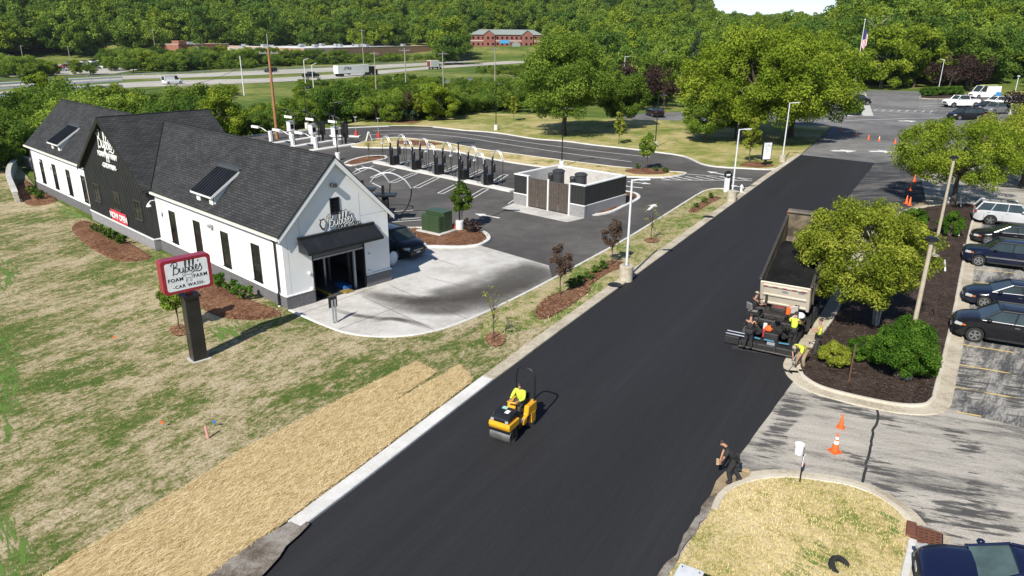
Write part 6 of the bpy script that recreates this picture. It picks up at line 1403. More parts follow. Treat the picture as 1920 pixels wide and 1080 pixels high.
for k in range(46): bits.box((rp_.uniform(-.4, 1.8), rp_.uniform(-.95, .95), rp_.uniform(1.15, 1.5) if k % 2 else rp_.uniform(.5, 1.1)), (rp_.uniform(.06, .25), rp_.uniform(.06, .25), rp_.uniform(.05, .22)), rz=rp_.uniform(0, 1.5))
struct(bits.build('fittings', M_GREASE, pv), 'stuff')
for k in range(7):
    y = rp_.uniform(-.9, .9); x = rp_.uniform(-.3, .6); MB().tube([(x, y, .5), (x + .2, y + .1, 1.0), (x + .5, y - .1, 1.3), (x + .9, y, 1.2)], .025, 5).build('hydraulic_hose', M_HOSE, pv, smooth=60)
for s in (1, -1): MB().tube([(1.3, s * .9, 1.2), (1.25, s * .9, 1.85), (1.1, s * .75, 1.9)], .025, 6).build('handrail', M_GREASE, pv)
MB().tube([(1.7, .7, 1.2), (1.7, .7, 2.0)], .06, 8).build('exhaust', M_GREASE, pv)

# ================================================================== dump truck, bed tipped up over the paver hopper
tk0 = Vector((13.15, 32.72)); ta = RANG
tk = thing('dump_truck', 'beige dump truck with its long bed tipped, feeding black asphalt to the paver', 'dump truck', (tk0.x, tk0.y, .01), ta)
M_BEIGE = pm('beige_truck_paint', (.62, .56, .46), .45, c2=(.52, .46, .36), scale=1.5, coat=.2); M_BEDIN = pm('scuffed_bed_steel', (.30, .235, .16), .7, c2=(.09, .075, .06), scale=1.6, lo=.4, hi=.62); M_BEDOUT = pm('dark_bed_side', (.05, .045, .04), .6, c2=(.16, .13, .1), scale=1.2)
M_LOAD = ground_mat('loose_asphalt', [(.36, (.012, .012, .013)), (.64, (.028, .028, .03))], 1.0, 5.0, 20.0, 60.0, bmp=1.2)
tl = R(22); BLN, BHT, BWD = 5.6, 1.3, 2.3
Mt = Matrix.Translation((.49, 0, 1.58)) @ Matrix.Rotation(-tl, 4, 'Y')
def bed_part(mb, name, mat, parent=None, **kw):
    o = mb.build(name, mat, tk if parent is None else parent, **kw)
    if parent is None: o.matrix_local = Mt
    return o
bw = BWD / 2
bd_ = bed_part(MB().bb(0, BLN, -bw, bw, -.12, 0), 'bed_floor', M_BEDIN)
for s in (1, -1):
    bed_part(MB().bb(0, BLN, s * bw - .03, s * bw + .03, 0, BHT), 'bed_side', M_BEDIN); bed_part(MB().bb(-.02, BLN, s * (bw + .035) - .004, s * (bw + .035) + .004, .0, BHT - .1), 'side_skin', M_BEDOUT)
    bed_part(MB().bb(-.05, BLN + .05, s * (bw + .02) - .07, s * (bw + .02) + .07, BHT, BHT + .09), 'top_rail', pm('dark_rail', (.05, .045, .038), .5), bevel=.02)
    for k in range(7): bed_part(MB().bb(.3 + k * .85, .38 + k * .85, s * (bw + .08) - .04, s * (bw + .08) + .04, 0, BHT), 'side_post', M_BEDOUT)
    bed_part(MB().cyl((BLN + .05, s * bw, BHT + .08), .09, .16, 10), 'corner_lamp', M_ORANGE)
bed_part(MB().bb(BLN - .05, BLN, -bw, bw, 0, BHT + .3), 'bed_front', M_BEDIN); bed_part(MB().bb(BLN - .1, BLN + .2, -bw - .05, bw + .05, BHT + .22, BHT + .36), 'tarp_housing', M_BEDOUT, bevel=.04)
# load: slumped to the tailgate
nl = 16; lv = []; lf_ = []
for i in range(nl + 1):
    for j in range(9):
        s, t_ = i / nl, j / 8 * 2 - 1; x = .04 + s * (BLN * .9)
        h = (1.02 - .25 * s) * (1 - .25 * t_ * t_) * min(1, (1 - s) * 4.5 + .02) + rnd.uniform(-.025, .025)
        lv.append((x, t_ * (bw - .035), max(.01, h)))
for i in range(nl):
    for j in range(8): lf_.append((i * 9 + j, (i + 1) * 9 + j, (i + 1) * 9 + j + 1, i * 9 + j + 1))
bed_part(MB().add(lv, lf_), 'asphalt_load', M_LOAD, smooth=70)
tg = bed_part(MB().bb(-.09, -.02, -bw, bw, -.15, BHT - .02), 'tailgate', M_BEIGE, bevel=.02)
for z in (.0, .52, 1.08): MB().bb(-.14, -.09, -bw, bw, z - .05, z + .06).build('tailgate_rib', M_BEIGE, tg, bevel=.015)
for y in (-bw + .07, bw - .07): MB().bb(-.15, -.09, y - .07, y + .07, -.15, BHT).build('tailgate_rib', M_BEIGE, tg, bevel=.015)
for k in range(5): MB().bb(-.146, -.141, -.98 + k * .44, -.76 + k * .44, 1.06, 1.1).build('reflective_strip', M_RED, tg)
MB().bb(-.094, -.09, -.9, -.62, .85, 1.0).build('badge', M_GALV, tg); lb_ = MB().lathe((-.09, 0, .82), [(.02, -.004), (.02, .0)], 4, 'X'); MB().add([(-.096, .16 * math.cos(R(a)), .82 + .07 * math.sin(R(a))) for a in range(0, 360, 20)], [tuple(range(18))]).build('oval_badge', M_GALV, tg)
# chassis, wheels, cab
for s in (1, -1):
    MB().bb(.9, 7.6, s * .42 - .06, s * .42 + .06, .75, 1.0).build('chassis_rail', M_BLACKP, tk)
    for x in (2.3, 3.6, 7.2):
        w_ = MB().lathe((0, 0, 0), [(.3, -.26 if x < 7 else -.14), (.5, -.26 if x < 7 else -.14), (.53, -.2 if x < 7 else -.1), (.53, .2 if x < 7 else .1), (.5, .26 if x < 7 else .14), (.3, .26 if x < 7 else .14)], 26, 'Y').build('wheel', M_TYRE, tk, smooth=45); w_.location = (x, s * (.98 if x < 7 else 1.08), .53)
        MB().lathe((0, s * (.24 if x < 7 else .12), 0), [(.3, 0), (.3, .03), (.18, -.0), (.1, .06)], 20, 'Y').build('rim', M_RIM, w_, smooth=40)
    MB().box((1.5, s * 1.0, .65), (.02, .55, .6)).build('mud_flap', M_BLACKP, tk)
    MB().tube([(2.6, s * .3, 1.0), (4.2, s * .3, 2.6)], .09, 8).build('hoist_ram', M_STEEL, tk)
MB().bb(.9, 1.1, -1.1, 1.1, .7, .95).build('bumper_bar', M_BLACKP, tk)
MB().bb(6.0, 7.6, -1.1, 1.1, 1.0, 2.75).build('cab', M_BEIGE, tk, bevel=.12); MB().bb(7.6, 9.0, -.85, .85, .9, 1.85).build('bonnet', M_BEIGE, tk, bevel=.12); MB().bb(7.58, 7.63, -.95, .95, 1.85, 2.6).build('windscreen', M_CGLASS, tk)
# ---- crew at the paver (poses in metres, each facing +x of its own frame)
def at(u, v, z=0.0): p = G(u, v, z); return (p.x, p.y, z)
bend = lambda **k: k
person('worker in a yellow vest and dark trousers standing by the mulch, facing the paver', dict(elL=(.1, .25, 1.16), wrL=(.3, .16, 1.2), elR=(.08, -.26, 1.15), wrR=(.28, -.18, 1.12), knL=(.06, .12, .5), anL=(.05, .14, .09), knR=(-.02, -.1, .5), anR=(-.12, -.12, .09), face=(1, .2, -.2)), at(1530, 664, .13), RANG + R(95), M_HIVIS, M_DPANTS, M_BHAIR, sleeve='none')
person('worker in a yellow shirt standing at the right end of the paver screed', dict(elR=(.18, -.28, 1.2), wrR=(.36, -.26, 1.12), elL=(.15, .24, 1.18), wrL=(.35, .14, 1.15), chest=(.06, 0, 1.27), neck=(.09, 0, 1.46), head=(.14, 0, 1.6)), at(1483, 651, .2), RANG - R(5), M_HIVIS, M_BSHIRT, M_HAIR, cap=M_BSHIRT)
person('worker bent double in a yellow shirt, khaki trousers and tan cap at the kerb', dict(pelvis=(-.18, 0, .88), chest=(.16, 0, 1.08), neck=(.34, 0, 1.14), head=(.48, 0, 1.12), shL=(.25, .19, 1.1), elL=(.33, .22, .82), wrL=(.38, .14, .58), shR=(.25, -.19, 1.1), elR=(.35, -.22, .82), wrR=(.42, -.1, .6),
       hipL=(-.18, .1, .85), knL=(.04, .14, .5), anL=(-.08, .15, .09), hipR=(-.18, -.1, .85), knR=(.1, -.13, .5), anR=(.04, -.14, .09), face=(.6, 0, -.8)), at(1499, 690, .05), RANG + R(150), M_HIVIS, M_KHAKI, M_HAIR, cap=M_CAP)
person('worker in black standing at the left end of the paver screed, back turned', dict(elL=(.1, .27, 1.16), wrL=(.3, .24, 1.05), elR=(.1, -.27, 1.16), wrR=(.3, -.24, 1.05), knL=(.02, .12, .5), anL=(-.03, .16, .09), anR=(-.02, -.15, .09)), at(1401, 653, .18), RANG + R(4), M_BSHIRT, M_BSHIRT, M_HAIR)
so = pv.matrix_basis
pp = Vector((pv0.x, pv0.y, 0)) + Matrix.Rotation(pa, 3, 'Z') @ Vector((.75, 1.05, 0))
person('paver driver in black with a tan cap seated high on the left', dict(pelvis=(0, 0, .12), chest=(.02, 0, .46), neck=(.03, 0, .64), head=(.07, 0, .79), shL=(.02, .19, .58), elL=(.14, .26, .33), wrL=(.36, .2, .36), shR=(.02, -.19, .58), elR=(.16, -.26, .34), wrR=(.38, -.2, .34), hipL=(.03, .1, .1), knL=(.44, .13, .12), anL=(.5, .14, -.26), hipR=(.03, -.1, .1), knR=(.44, -.13, .12), anR=(.5, -.14, -.26)), (pp.x, pp.y, 1.45), RANG - R(50), M_BSHIRT, M_DPANTS, M_HAIR, cap=M_CAP)
person('worker in black leaning over at the asphalt edge with a block of wood', dict(pelvis=(-.1, 0, .9), chest=(.1, 0, 1.18), neck=(.22, 0, 1.33), head=(.33, 0, 1.42), shL=(.14, .19, 1.28), elL=(.26, .24, 1.02), wrL=(.32, .12, .8), shR=(.14, -.19, 1.28), elR=(.26, -.24, 1.02), wrR=(.32, -.12, .8),
       hipL=(-.1, .09, .87), knL=(.06, .12, .48), anL=(-.04, .13, .09), hipR=(-.1, -.09, .87), knR=(-.12, -.12, .48), anR=(-.36, -.13, .1), face=(.8, .2, -.5)), at(1366, 903, .05), R(165), M_BSHIRT, M_BSHIRT, M_HAIR)
p = Vector(at(1366, 903, .05)) + Matrix.Rotation(R(165), 3, 'Z') @ Vector((.42, 0, .7)); o = tag(MB().box((0, 0, 0), (.09, .3, .06)).build('wood_block', M_WOOD), 'short wooden block held by the worker in black at the asphalt edge', 'wood block'); o.location = p; o.rotation_euler.z = R(165)
p = Vector(at(1499, 690, .05)) + Matrix.Rotation(RANG + R(150), 3, 'Z') @ Vector((.45, 0, 0)); o = thing('asphalt_rake', 'short handled rake in the hands of the bent worker', 'rake', (p.x, p.y, .05), RANG + R(150))
MB().tube([(-.1, 0, .75), (.3, 0, .04)], .018, 6).build('handle', M_GALV, o); MB().box((.32, 0, .03), (.04, .5, .06)).build('rake_head', M_GREASE, o)
# ================================================================== vegetation
def leaf_mat(name, dark, mid, light, trans=.42, inst=.6):
    m = bpy.data.materials.new(name); m.use_nodes = True; nt = m.node_tree; nt.nodes.clear(); MATS[name] = m
    out = nnode(nt, 'ShaderNodeOutputMaterial'); mix = nnode(nt, 'ShaderNodeMixShader'); df = nnode(nt, 'ShaderNodeBsdfDiffuse'); tr = nnode(nt, 'ShaderNodeBsdfTranslucent')
    at = nnode(nt, 'ShaderNodeAttribute', attribute_name='tone'); oi = nnode(nt, 'ShaderNodeObjectInfo')
    a = nnode(nt, 'ShaderNodeMath', operation='MULTIPLY_ADD'); nt.links.new(oi.outputs['Random'], a.inputs[0]); a.inputs[1].default_value = inst; a.inputs[2].default_value = -inst / 2
    b = nnode(nt, 'ShaderNodeMath', operation='ADD'); nt.links.new(at.outputs['Fac'], b.inputs[0]); nt.links.new(a.outputs[0], b.inputs[1])
    c = ramp(nt, b.outputs[0], [(.12, dark), (.5, mid), (.9, light)])
    nt.links.new(c, df.inputs[0]); nt.links.new(c, tr.inputs[0]); mix.inputs[0].default_value = trans
    nt.links.new(df.outputs[0], mix.inputs[1]); nt.links.new(tr.outputs[0], mix.inputs[2]); nt.links.new(mix.outputs[0], out.inputs[0]); return m
LF_MID = leaf_mat('leaf_green', (.066, .118, .017), (.165, .255, .036), (.285, .375, .058))
LF_DARK = leaf_mat('leaf_dark_green', (.046, .098, .02), (.112, .197, .033), (.2, .295, .05))
LF_LOC = leaf_mat('leaf_locust', (.09, .145, .012), (.195, .275, .026), (.335, .40, .048), .38, .1)
LF_YEL = leaf_mat('leaf_yellow_green', (.12, .17, .018), (.27, .315, .036), (.45, .47, .08), .38, .1)
LF_BOX = leaf_mat('leaf_boxwood', (.03, .075, .010), (.07, .15, .018), (.13, .22, .03), .25, .1)
LF_PUR = leaf_mat('leaf_purple', (.022, .014, .014), (.05, .032, .028), (.09, .06, .045), .2, .1)
LF_BRN = leaf_mat('leaf_brown_bud', (.05, .032, .022), (.10, .065, .045), (.16, .11, .075), .2, .1)
LF_YFL = leaf_mat('leaf_golden', (.25, .2, .02), (.4, .3, .03), (.5, .4, .05), .25, .1)
LF_SPR = leaf_mat('needle_blue_green', (.02, .04, .022), (.04, .065, .035), (.07, .10, .055), .15, .1)
M_BARK = pm('grey_brown_bark', (.10, .078, .06), .95, c2=(.055, .042, .033), scale=7, bmp=.6, bscale=20); M_BIRCH = pm('pale_birch_bark', (.50, .46, .40), .8, c2=(.3, .26, .22), scale=6)
def crown_mesh(name, clumps, n, size, rng, jitter=.75, upb=.45, outb=.6, asp=.62):
    """many leaf-sized faces spread through clumps; clumps: array of (x,y,z,r)"""
    C = np.asarray(clumps, float); k = len(C)
    w = C[:, 3] ** 2; w /= w.sum(); idx = rng.choice(k, n, p=w)
    d = rng.normal(size=(n, 3)); d /= np.linalg.norm(d, axis=1)[:, None]
    rad = rng.random(n) ** (1 / 3) * (1 - jitter * .25 * rng.random(n))
    P = C[idx, :3] + d * (C[idx, 3] * rad)[:, None] * np.array([1, 1, .8])
    nrm = d * outb + np.array([0, 0, upb]) + rng.normal(size=(n, 3)) * .55; nrm /= np.linalg.norm(nrm, axis=1)[:, None]
    t = np.cross(nrm, rng.normal(size=(n, 3))); t /= np.linalg.norm(t, axis=1)[:, None]; b = np.cross(nrm, t)
    s = size * rng.uniform(.65, 1.3, n)[:, None]
    V = np.stack([P + t * s * .5, P + b * s * asp * .5, P - t * s * .5, P - b * s * asp * .5], 1).reshape(-1, 3)
    me = bpy.data.meshes.new(name); me.vertices.add(4 * n); me.vertices.foreach_set('co', V.ravel())
    me.loops.add(4 * n); me.polygons.add(n); me.loops.foreach_set('vertex_index', np.arange(4 * n)); me.polygons.foreach_set('loop_start', np.arange(n) * 4)
    try: me.polygons.foreach_set('loop_total', np.full(n, 4))
    except Exception: pass
    tc = rng.random(k); tone = np.clip(.5 * tc[idx] + .5 * rng.random(n), 0, 1)
    a = me.attributes.new('tone', 'FLOAT', 'POINT'); a.data.foreach_set('value', np.repeat(tone, 4).astype(np.float32))
    me.update(calc_edges=True); me.validate(); return me
def clumps_of(shape, rx, rz, zc, k, rng, cr=.3, ry=None):
    """clump centres of a crown: round, spread (umbrella), oval (upright), tiered"""
    ry = ry or rx; out = []
    while len(out) < k:
        d = rng.normal(size=3); d /= np.linalg.norm(d); q = (.35 + .65 * rng.random() ** .5)
        x, y, z = d * q
        if shape == 'spread':
            if z < -.68: continue
            z *= .9 if z > 0 else .85; r = cr * rx * rng.uniform(.55, 1.0); out.append((x * rx, y * ry, zc + z * rz, r)); continue
        if shape == 'round' and z < -.75: continue
        f = 1.0
        if shape == 'oval': f = 1 - .35 * max(0, z)
        if shape == 'cone': f = max(.12, .6 - .55 * z)
        out.append((x * rx * f, y * ry * f, zc + z * rz, cr * rx * rng.uniform(.6, 1.05)))
    return np.array(out)
def limb_mb(h, r, clumps, rng, n=7, lean=0.0, z0=.35, stems=1):
    mb = MB(); cz = np.sort(clumps[:, 2]); top = cz[int(len(cz) * .6)]
    for s in range(stems):
        a = 2 * math.pi * s / max(1, stems); off = 0 if stems == 1 else r * 1.6
        b = Vector((math.cos(a) * off, math.sin(a) * off, 0)); e = Vector((math.cos(a) * off * 5 + lean, math.sin(a) * off * 5, top))
        pts = [b + (e - b) * t + Vector((rng.uniform(-.03, .03) * h * t, rng.uniform(-.03, .03) * h * t, 0)) for t in (0, .15, .4, .7, 1)]
        mb.tube(pts, [r * 1.35, r, r * .85, r * .55, r * .2], 8)
        sel = rng.choice(len(clumps), min(n, len(clumps)), replace=False)
        for i in sel:
            c = Vector(clumps[i, :3]); t = rng.uniform(z0, .75); p = b + (e - b) * t; m = p.lerp(c, .5) + Vector((0, 0, .04 * h))
            mb.tube([p, m, c], [r * .5, r * .3, r * .08], 5, False)
    return mb
TREES = {}
def tree_proto(key, shape, rx, rz, zc, k, n, size, leaf, h, tr, seed, bark=M_BARK, cr=.3, limbs=7, stems=1, shift=(0, 0), **kw):
    rng = np.random.default_rng(seed); C = clumps_of(shape, rx, rz, zc, k, rng, cr); C[:, 0] += shift[0]; C[:, 1] += shift[1]
    cm = crown_mesh('crown', C, n, size, rng, **kw); cm.materials.append(leaf)
    tm = limb_mb(h, tr, C, rng, limbs, stems=stems).mesh('trunk', 50); tm.materials.append(bark)
    TREES[key] = (cm, tm, h); return key
def plant(key, loc, label, name='tree', cat='tree', s=1.0, rz=None, group=None, lean=None):
    cm, tm, h = TREES[key]; o = thing(name, label, cat, loc, rnd.uniform(0, 6.28) if rz is None else rz, group); o.scale = (s,) * 3 if isinstance(s, (int, float)) else s
    link('trunk', tm, None, o); link('crown' if cat == 'tree' else 'foliage', cm, None, o); return o
# --- lawn trees
tree_proto('locustA', 'spread', 9.8, 7.2, 7.9, 260, 85000, .30, LF_LOC, 15, .42, 11, cr=.2, limbs=26)
tree_proto('locustB', 'spread', 8.2, 7.4, 7.9, 220, 70000, .30, LF_LOC, 15, .36, 12, cr=.22, limbs=24)
tree_proto('lawnT', 'round', 6.6, 5.8, 7.7, 190, 60000, .28, LF_MID, 13.5, .34, 13, cr=.25, limbs=18)
tree_proto('mapleS', 'round', 3.6, 3.4, 4.4, 70, 20000, .26, LF_MID, 7.5, .18, 14, cr=.3)
p = G(1408, 266); plant('locustA', (p.x, p.y, 0), 'broad spreading locust on the lawn, the widest crown left of the road', 'locust_tree', rz=.4, group='big lawn trees')
p = G(1482, 258); plant('locustB', (p.x, p.y, 0), 'tall locust at the road end of the lawn, beside the lamp post', 'locust_tree', rz=2.0, group='big lawn trees')
p = G(1057, 254); plant('lawnT', (p.x, p.y, 0), 'big rounded green tree standing alone on the lawn behind the bin enclosure', 'lawn_tree', group='big lawn trees', rz=1.2)
p = G(1165, 240); plant('mapleS', (p.x, p.y, 0), 'smaller dark tree tucked beside the big rounded lawn tree', 'lawn_tree', s=1.1, group='big lawn trees')
p = G(1322, 268); plant('mapleS', (p.x, p.y, 0), 'low bushy maple under the broad spreading locust', 'maple_tree', s=.85, group='big lawn trees', rz=1.0)
p = G(1378, 262); plant('mapleS', (p.x, p.y, 0), 'small leafy tree between the two locust trunks', 'maple_tree', s=.8, group='big lawn trees', rz=3.0)
# --- median trees
tree_proto('locustN', 'round', 5.3, 2.9, 4.5, 150, 44000, .16, LF_LOC, 7.4, .2, 21, cr=.18, limbs=22)
tree_proto('locustY', 'round', 5.0, 3.0, 4.6, 130, 38000, .16, LF_YEL, 7.6, .2, 22, cr=.19, limbs=18)
tree_proto('birch', 'round', 3.2, 2.55, 3.8, 260, 62000, .115, LF_YEL, 6.6, .06, 23, bark=M_BIRCH, cr=.19, limbs=4, stems=3, upb=.3, shift=(-1.1, .1))
p = G(1786, 386); plant('locustN', (p.x, p.y, .1), 'airy green locust at the far tip of the median, over the silver SUV', 'locust_tree', rz=.9, group='median trees')
p = G(1915, 350); plant('locustY', (p.x, p.y, .0), 'yellow-green locust at the right edge behind the silver SUV', 'locust_tree', rz=.3, group='median trees', s=1.05)
p = G(1965, 320); plant('locustY', (p.x, p.y, .0), 'second yellow-green locust farther back at the right edge', 'locust_tree', rz=2.3, group='median trees')
p = G(1640, 616); plant('birch', (p.x, p.y, .15), 'yellow-green birch with pale stems beside the dump truck', 'birch_tree', rz=0.0, group='median trees')
# --- shrubs
def shrub_proto(key, rx, rz, k, n, size, leaf, seed, shape='round', cr=.3):
    rng = np.random.default_rng(seed); C = clumps_of(shape, rx * .8, rz * .82, rz * .95, k, rng, cr); C[:, 2] = np.maximum(C[:, 2], .12)
    cm = crown_mesh('foliage', C, n, size, rng, upb=.5, outb=.8); cm.materials.append(leaf)
    tm = limb_mb(rz * 2, .03 + rx * .02, C, rng, 6, z0=.1, stems=3).mesh('stem', 50); tm.materials.append(M_BARK); TREES[key] = (cm, tm, rz * 2); return key
shrub_proto('bigshrub', 1.75, 1.3, 110, 46000, .095, LF_BOX, 31, cr=.34); shrub_proto('midshrub', .9, .68, 50, 14000, .072, LF_BOX, 32, cr=.36); shrub_proto('oliveshrub', .85, .62, 50, 14000, .06, LF_YEL, 33, cr=.36)
shrub_proto('tinyshrub', .45, .34, 16, 700, .11, LF_BOX, 34, cr=.4); shrub_proto('grassclump', .4, .3, 12, 420, .14, LF_LOC, 35, cr=.45); shrub_proto('purpleshrub', .35, .3, 12, 420, .1, LF_PUR, 36, cr=.45)
def shrub(key, u, v, label, s=1.0, z=.17, group='median shrubs', name='shrub'):
    p = G(u, v); return plant(key, (p.x, p.y, z), label, name, 'shrub', s=s, group=group)
shrub('bigshrub', 1686, 716, 'big dense round shrub at the near end of the median', s=(.84, .84, 1.1))
shrub('oliveshrub', 1563, 691, 'small olive round shrub at the kerb tip beside the workers')
shrub('midshrub', 1616, 682, 'dark shrub tucked between the small olive and the big round shrub', s=.95)
shrub('midshrub', 1778, 446, 'clipped box shrub beside the tan lamp post', s=(1.15, 1.15, 1.45)); shrub('midshrub', 1708, 436, 'round shrub half hidden by the birch, at the upper median', s=1.35)
shrub('midshrub', 1730, 712, 'twiggy brownish shrub leaning out of the big round shrub', s=.7)
for i, (u, v, k, s) in enumerate(((62, 368, 'tinyshrub', 1.3), (75, 377, 'tinyshrub', 1.3), (185, 440, 'tinyshrub', 1.1), (200, 447, 'tinyshrub', 1.1), (214, 454, 'tinyshrub', 1.1), (230, 462, 'tinyshrub', 1.1), (413, 541, 'tinyshrub', 1.3), (438, 556, 'tinyshrub', 1.3), (460, 567, 'tinyshrub', 1.4), (305, 466, 'grassclump', .9))):
    shrub(k, u, v, ['young shrub by the retaining wall, the outer one', 'young shrub by the retaining wall, the inner one', 'dark shrub below the banner, first from the far end of its bed', 'dark shrub below the banner, second from the far end of its bed', 'dark shrub below the banner, third from the far end of its bed', 'dark shrub below the banner, nearest the white wall section', 'bright green shrub in the wall bed, farthest from the downpipe', 'bright green shrub in the wall bed, the middle one', 'bright green shrub in the wall bed, nearest the downpipe', 'grass clump in the inner corner of the black siding'][i], s=s, group='young shrubs along the long wall')
for i, (u, v, s) in enumerate(((1072, 543, .9), (1089, 536, .9), (1103, 528, .8), (1116, 516, .8), (1130, 508, .9), (1305, 392, .7), (1320, 383, .7), (1332, 374, .8))):
    shrub('tinyshrub', u, v, f'low shrub in the verge mulch, number {i + 1} counted towards the road end' if False else ['low shrub in the verge bed, nearest the apron', 'low shrub in the verge bed, second from the apron', 'low shrub in the verge bed, third from the apron', 'low shrub in the verge bed, fourth from the apron', 'low shrub in the verge bed right before the lamp drum', 'low shrub in the verge tip bed, nearest the camera', 'low shrub in the verge tip bed, the middle one', 'low shrub in the verge tip bed, nearest the narrow sign'][i], s=s, z=.12, group='low shrubs in the verge')
for i, (u, v) in enumerate(((880, 440), (893, 437), (878, 431))): shrub('purpleshrub', u, v, ['dark purple shrub in the transformer island, nearest the kerb tip' if False else 'front one of three purple shrubs in the transformer island', 'one of three purple shrubs, at the rounded kerb end', 'rear one of three purple shrubs, by the lamp base'][i], s=1.4, z=.2, group='purple shrubs in the transformer island')
for i, (u, v) in enumerate(((1195, 319), (1229, 324), (1248, 326))): shrub('tinyshrub', u, v, ['low shrub in the round island bed, first from the building', 'low shrub in the round island bed, beside the young tree', 'low shrub in the round island bed, nearest the striped tip'][i], s=.9, z=.16, group='low shrubs in the long island')
shrub_proto('juniper', 1.0, 1.3, 30, 2200, .22, LF_SPR, 37, 'oval', .4)
for i, (u, v) in enumerate(((736, 230), (753, 229.5), (775, 228.5))): shrub('juniper', u, v, ['dark rounded evergreen beyond the queue lanes, nearest the pay kiosks', 'dark rounded evergreen beyond the queue lanes, the middle one', 'dark rounded evergreen beyond the queue lanes, farthest from the kiosks'][i], z=.1, group='evergreens beyond the queue lanes', name='evergreen_shrub')
# --- young trees
tree_proto('sapling', 'oval', .75, 1.15, 2.2, 40, 4200, .14, LF_MID, 3.4, .035, 41, cr=.45, limbs=10); tree_proto('saplingY', 'oval', .85, 1.6, 2.8, 36, 2600, .16, LF_YEL, 4.6, .04, 42, cr=.42, limbs=10)
tree_proto('brownT', 'oval', .62, .95, 2.1, 34, 3200, .09, LF_BRN, 3.1, .035, 43, cr=.42, limbs=22); tree_proto('sparse', 'oval', .8, .9, 1.9, 20, 130, .1, LF_YEL, 2.9, .03, 44, cr=.3, limbs=20)
for key, u, v, s, lb, nm in (('sapling', 866, 430, 1.05, 'young green tree beside the lamp in the transformer island', 'young_tree'), ('sapling', 1212, 320, 1.15, 'young green tree in the bed of the long island', 'young_tree'), ('brownT', 1050, 557, 1.0, 'young brown-leaved tree in the verge bed nearest the apron', 'young_tree'), ('brownT', 1146, 500, 1.0, 'young brown-leaved tree by the lamp drum', 'young_tree'),
                             ('sparse', 925, 640, 1.0, 'nearly bare sapling in a round mulch ring near the road kerb', 'young_tree'), ('sparse', 1220, 453, 1.0, 'nearly bare sapling in a mulch ring behind the verge lamp', 'young_tree'), ('sapling', 337, 622, .85, 'young green tree behind the pylon sign post', 'young_tree'),
                             ('saplingY', 1160, 272, .95, 'young pale tree on the mown lawn near the big rounded tree', 'young_tree'), ('saplingY', 1404, 306, 1.15, 'young yellow-green tree by the upright menu sign', 'young_tree'), ('saplingY', 963, 228, .9, 'young pale tree behind the queue lanes', 'young_tree'), ('sparse', 692, 300, 1.0, 'bare thin sapling at the grass island tip', 'young_tree'), ('brownT', 763, 229, 1.6, 'copper-leaved young tree among the evergreens', 'young_tree'), ('saplingY', 783, 228, 1.0, 'slim pale young tree beside the evergreens', 'young_tree')):
    p = G(u, v); plant(key, (p.x, p.y, .12), lb, nm, s=s, group='young trees')
# --- background tree kinds
tree_proto('b0', 'round', 4.0, 3.5, 4.2, 42, 12000, .29, LF_MID, 7.6, .2, 51, cr=.34, limbs=6); tree_proto('b1', 'round', 4.4, 3.0, 3.6, 46, 12000, .29, LF_DARK, 6.8, .22, 52, cr=.34, limbs=6)
tree_proto('b2', 'oval', 3.4, 4.0, 4.4, 40, 12000, .29, LF_LOC, 8.2, .18, 53, cr=.36, limbs=6); tree_proto('b3', 'spread', 4.6, 3.4, 3.6, 44, 12000, .29, LF_MID, 7.0, .2, 54, cr=.32, limbs=8)
tree_proto('purple', 'round', 4.0, 2.6, 4.0, 44, 3600, .34, LF_PUR, 6.5, .2, 55, cr=.32, limbs=8); tree_proto('gold', 'round', 3.4, 3.0, 4.6, 40, 2200, .5, LF_YFL, 7.6, .2, 56, cr=.34, limbs=4)
tree_proto('spruce', 'cone', 3.0, 5.0, 6.0, 70, 4500, .34, LF_SPR, 11, .2, 57, cr=.3, limbs=4)
def proj(x, y, z):
    zz = z - CAM_H; c, s = math.cos(TH), math.sin(TH); f = y * c - zz * s; u = y * s + zz * c; a, b = FPX * x / f, -FPX * u / f
    return 960 + math.cos(ROLL) * a - math.sin(ROLL) * b, 540 + math.sin(ROLL) * a + math.cos(ROLL) * b
def tz(x, y): return float(terrain_z(x, y))
def back_edge(x):
    return max(114 + 1.25 * max(0, x + 15) - 1.6 * max(0, -25 - x), 58)
rb = random.Random(21); belt = []
spots = []
tries = 0
while len(belt) < 185 and tries < 30000:
    tries += 1
    x = rb.uniform(-150, 26); y = rb.uniform(60, 205); e = back_edge(x)
    if y < e + (2 if x > -30 else 4) or y > e + 78: continue
    if x < -40 and y < 92 + (x + 40) * -.2 and x > -52: continue
    z = tz(x, y); u, v = proj(x, y, z)
    if u < -70 or u > 990: continue
    if 440 < u < 560 and v < 190: continue
    d = math.hypot(x, y); lim = 150 if u > 240 else 128 if 70 < u < 240 else 178
    if 440 < u < 560: lim = 178
    lim += 12 * math.sin(u * .045) + rb.uniform(-6, 8)
    top = CAM_H - (lim - 54) / FPX * d * 1.02; h = (top - z) * rb.uniform(.72, 1.0)
    if h < 2.2: continue
    h = min(h, 10.5); r = h * .5
    if any((x - a) ** 2 + (y - b) ** 2 < (.5 * (r + c)) ** 2 for a, b, c in spots): continue
    spots.append((x, y, r)); belt.append((x, y, z, h, u))
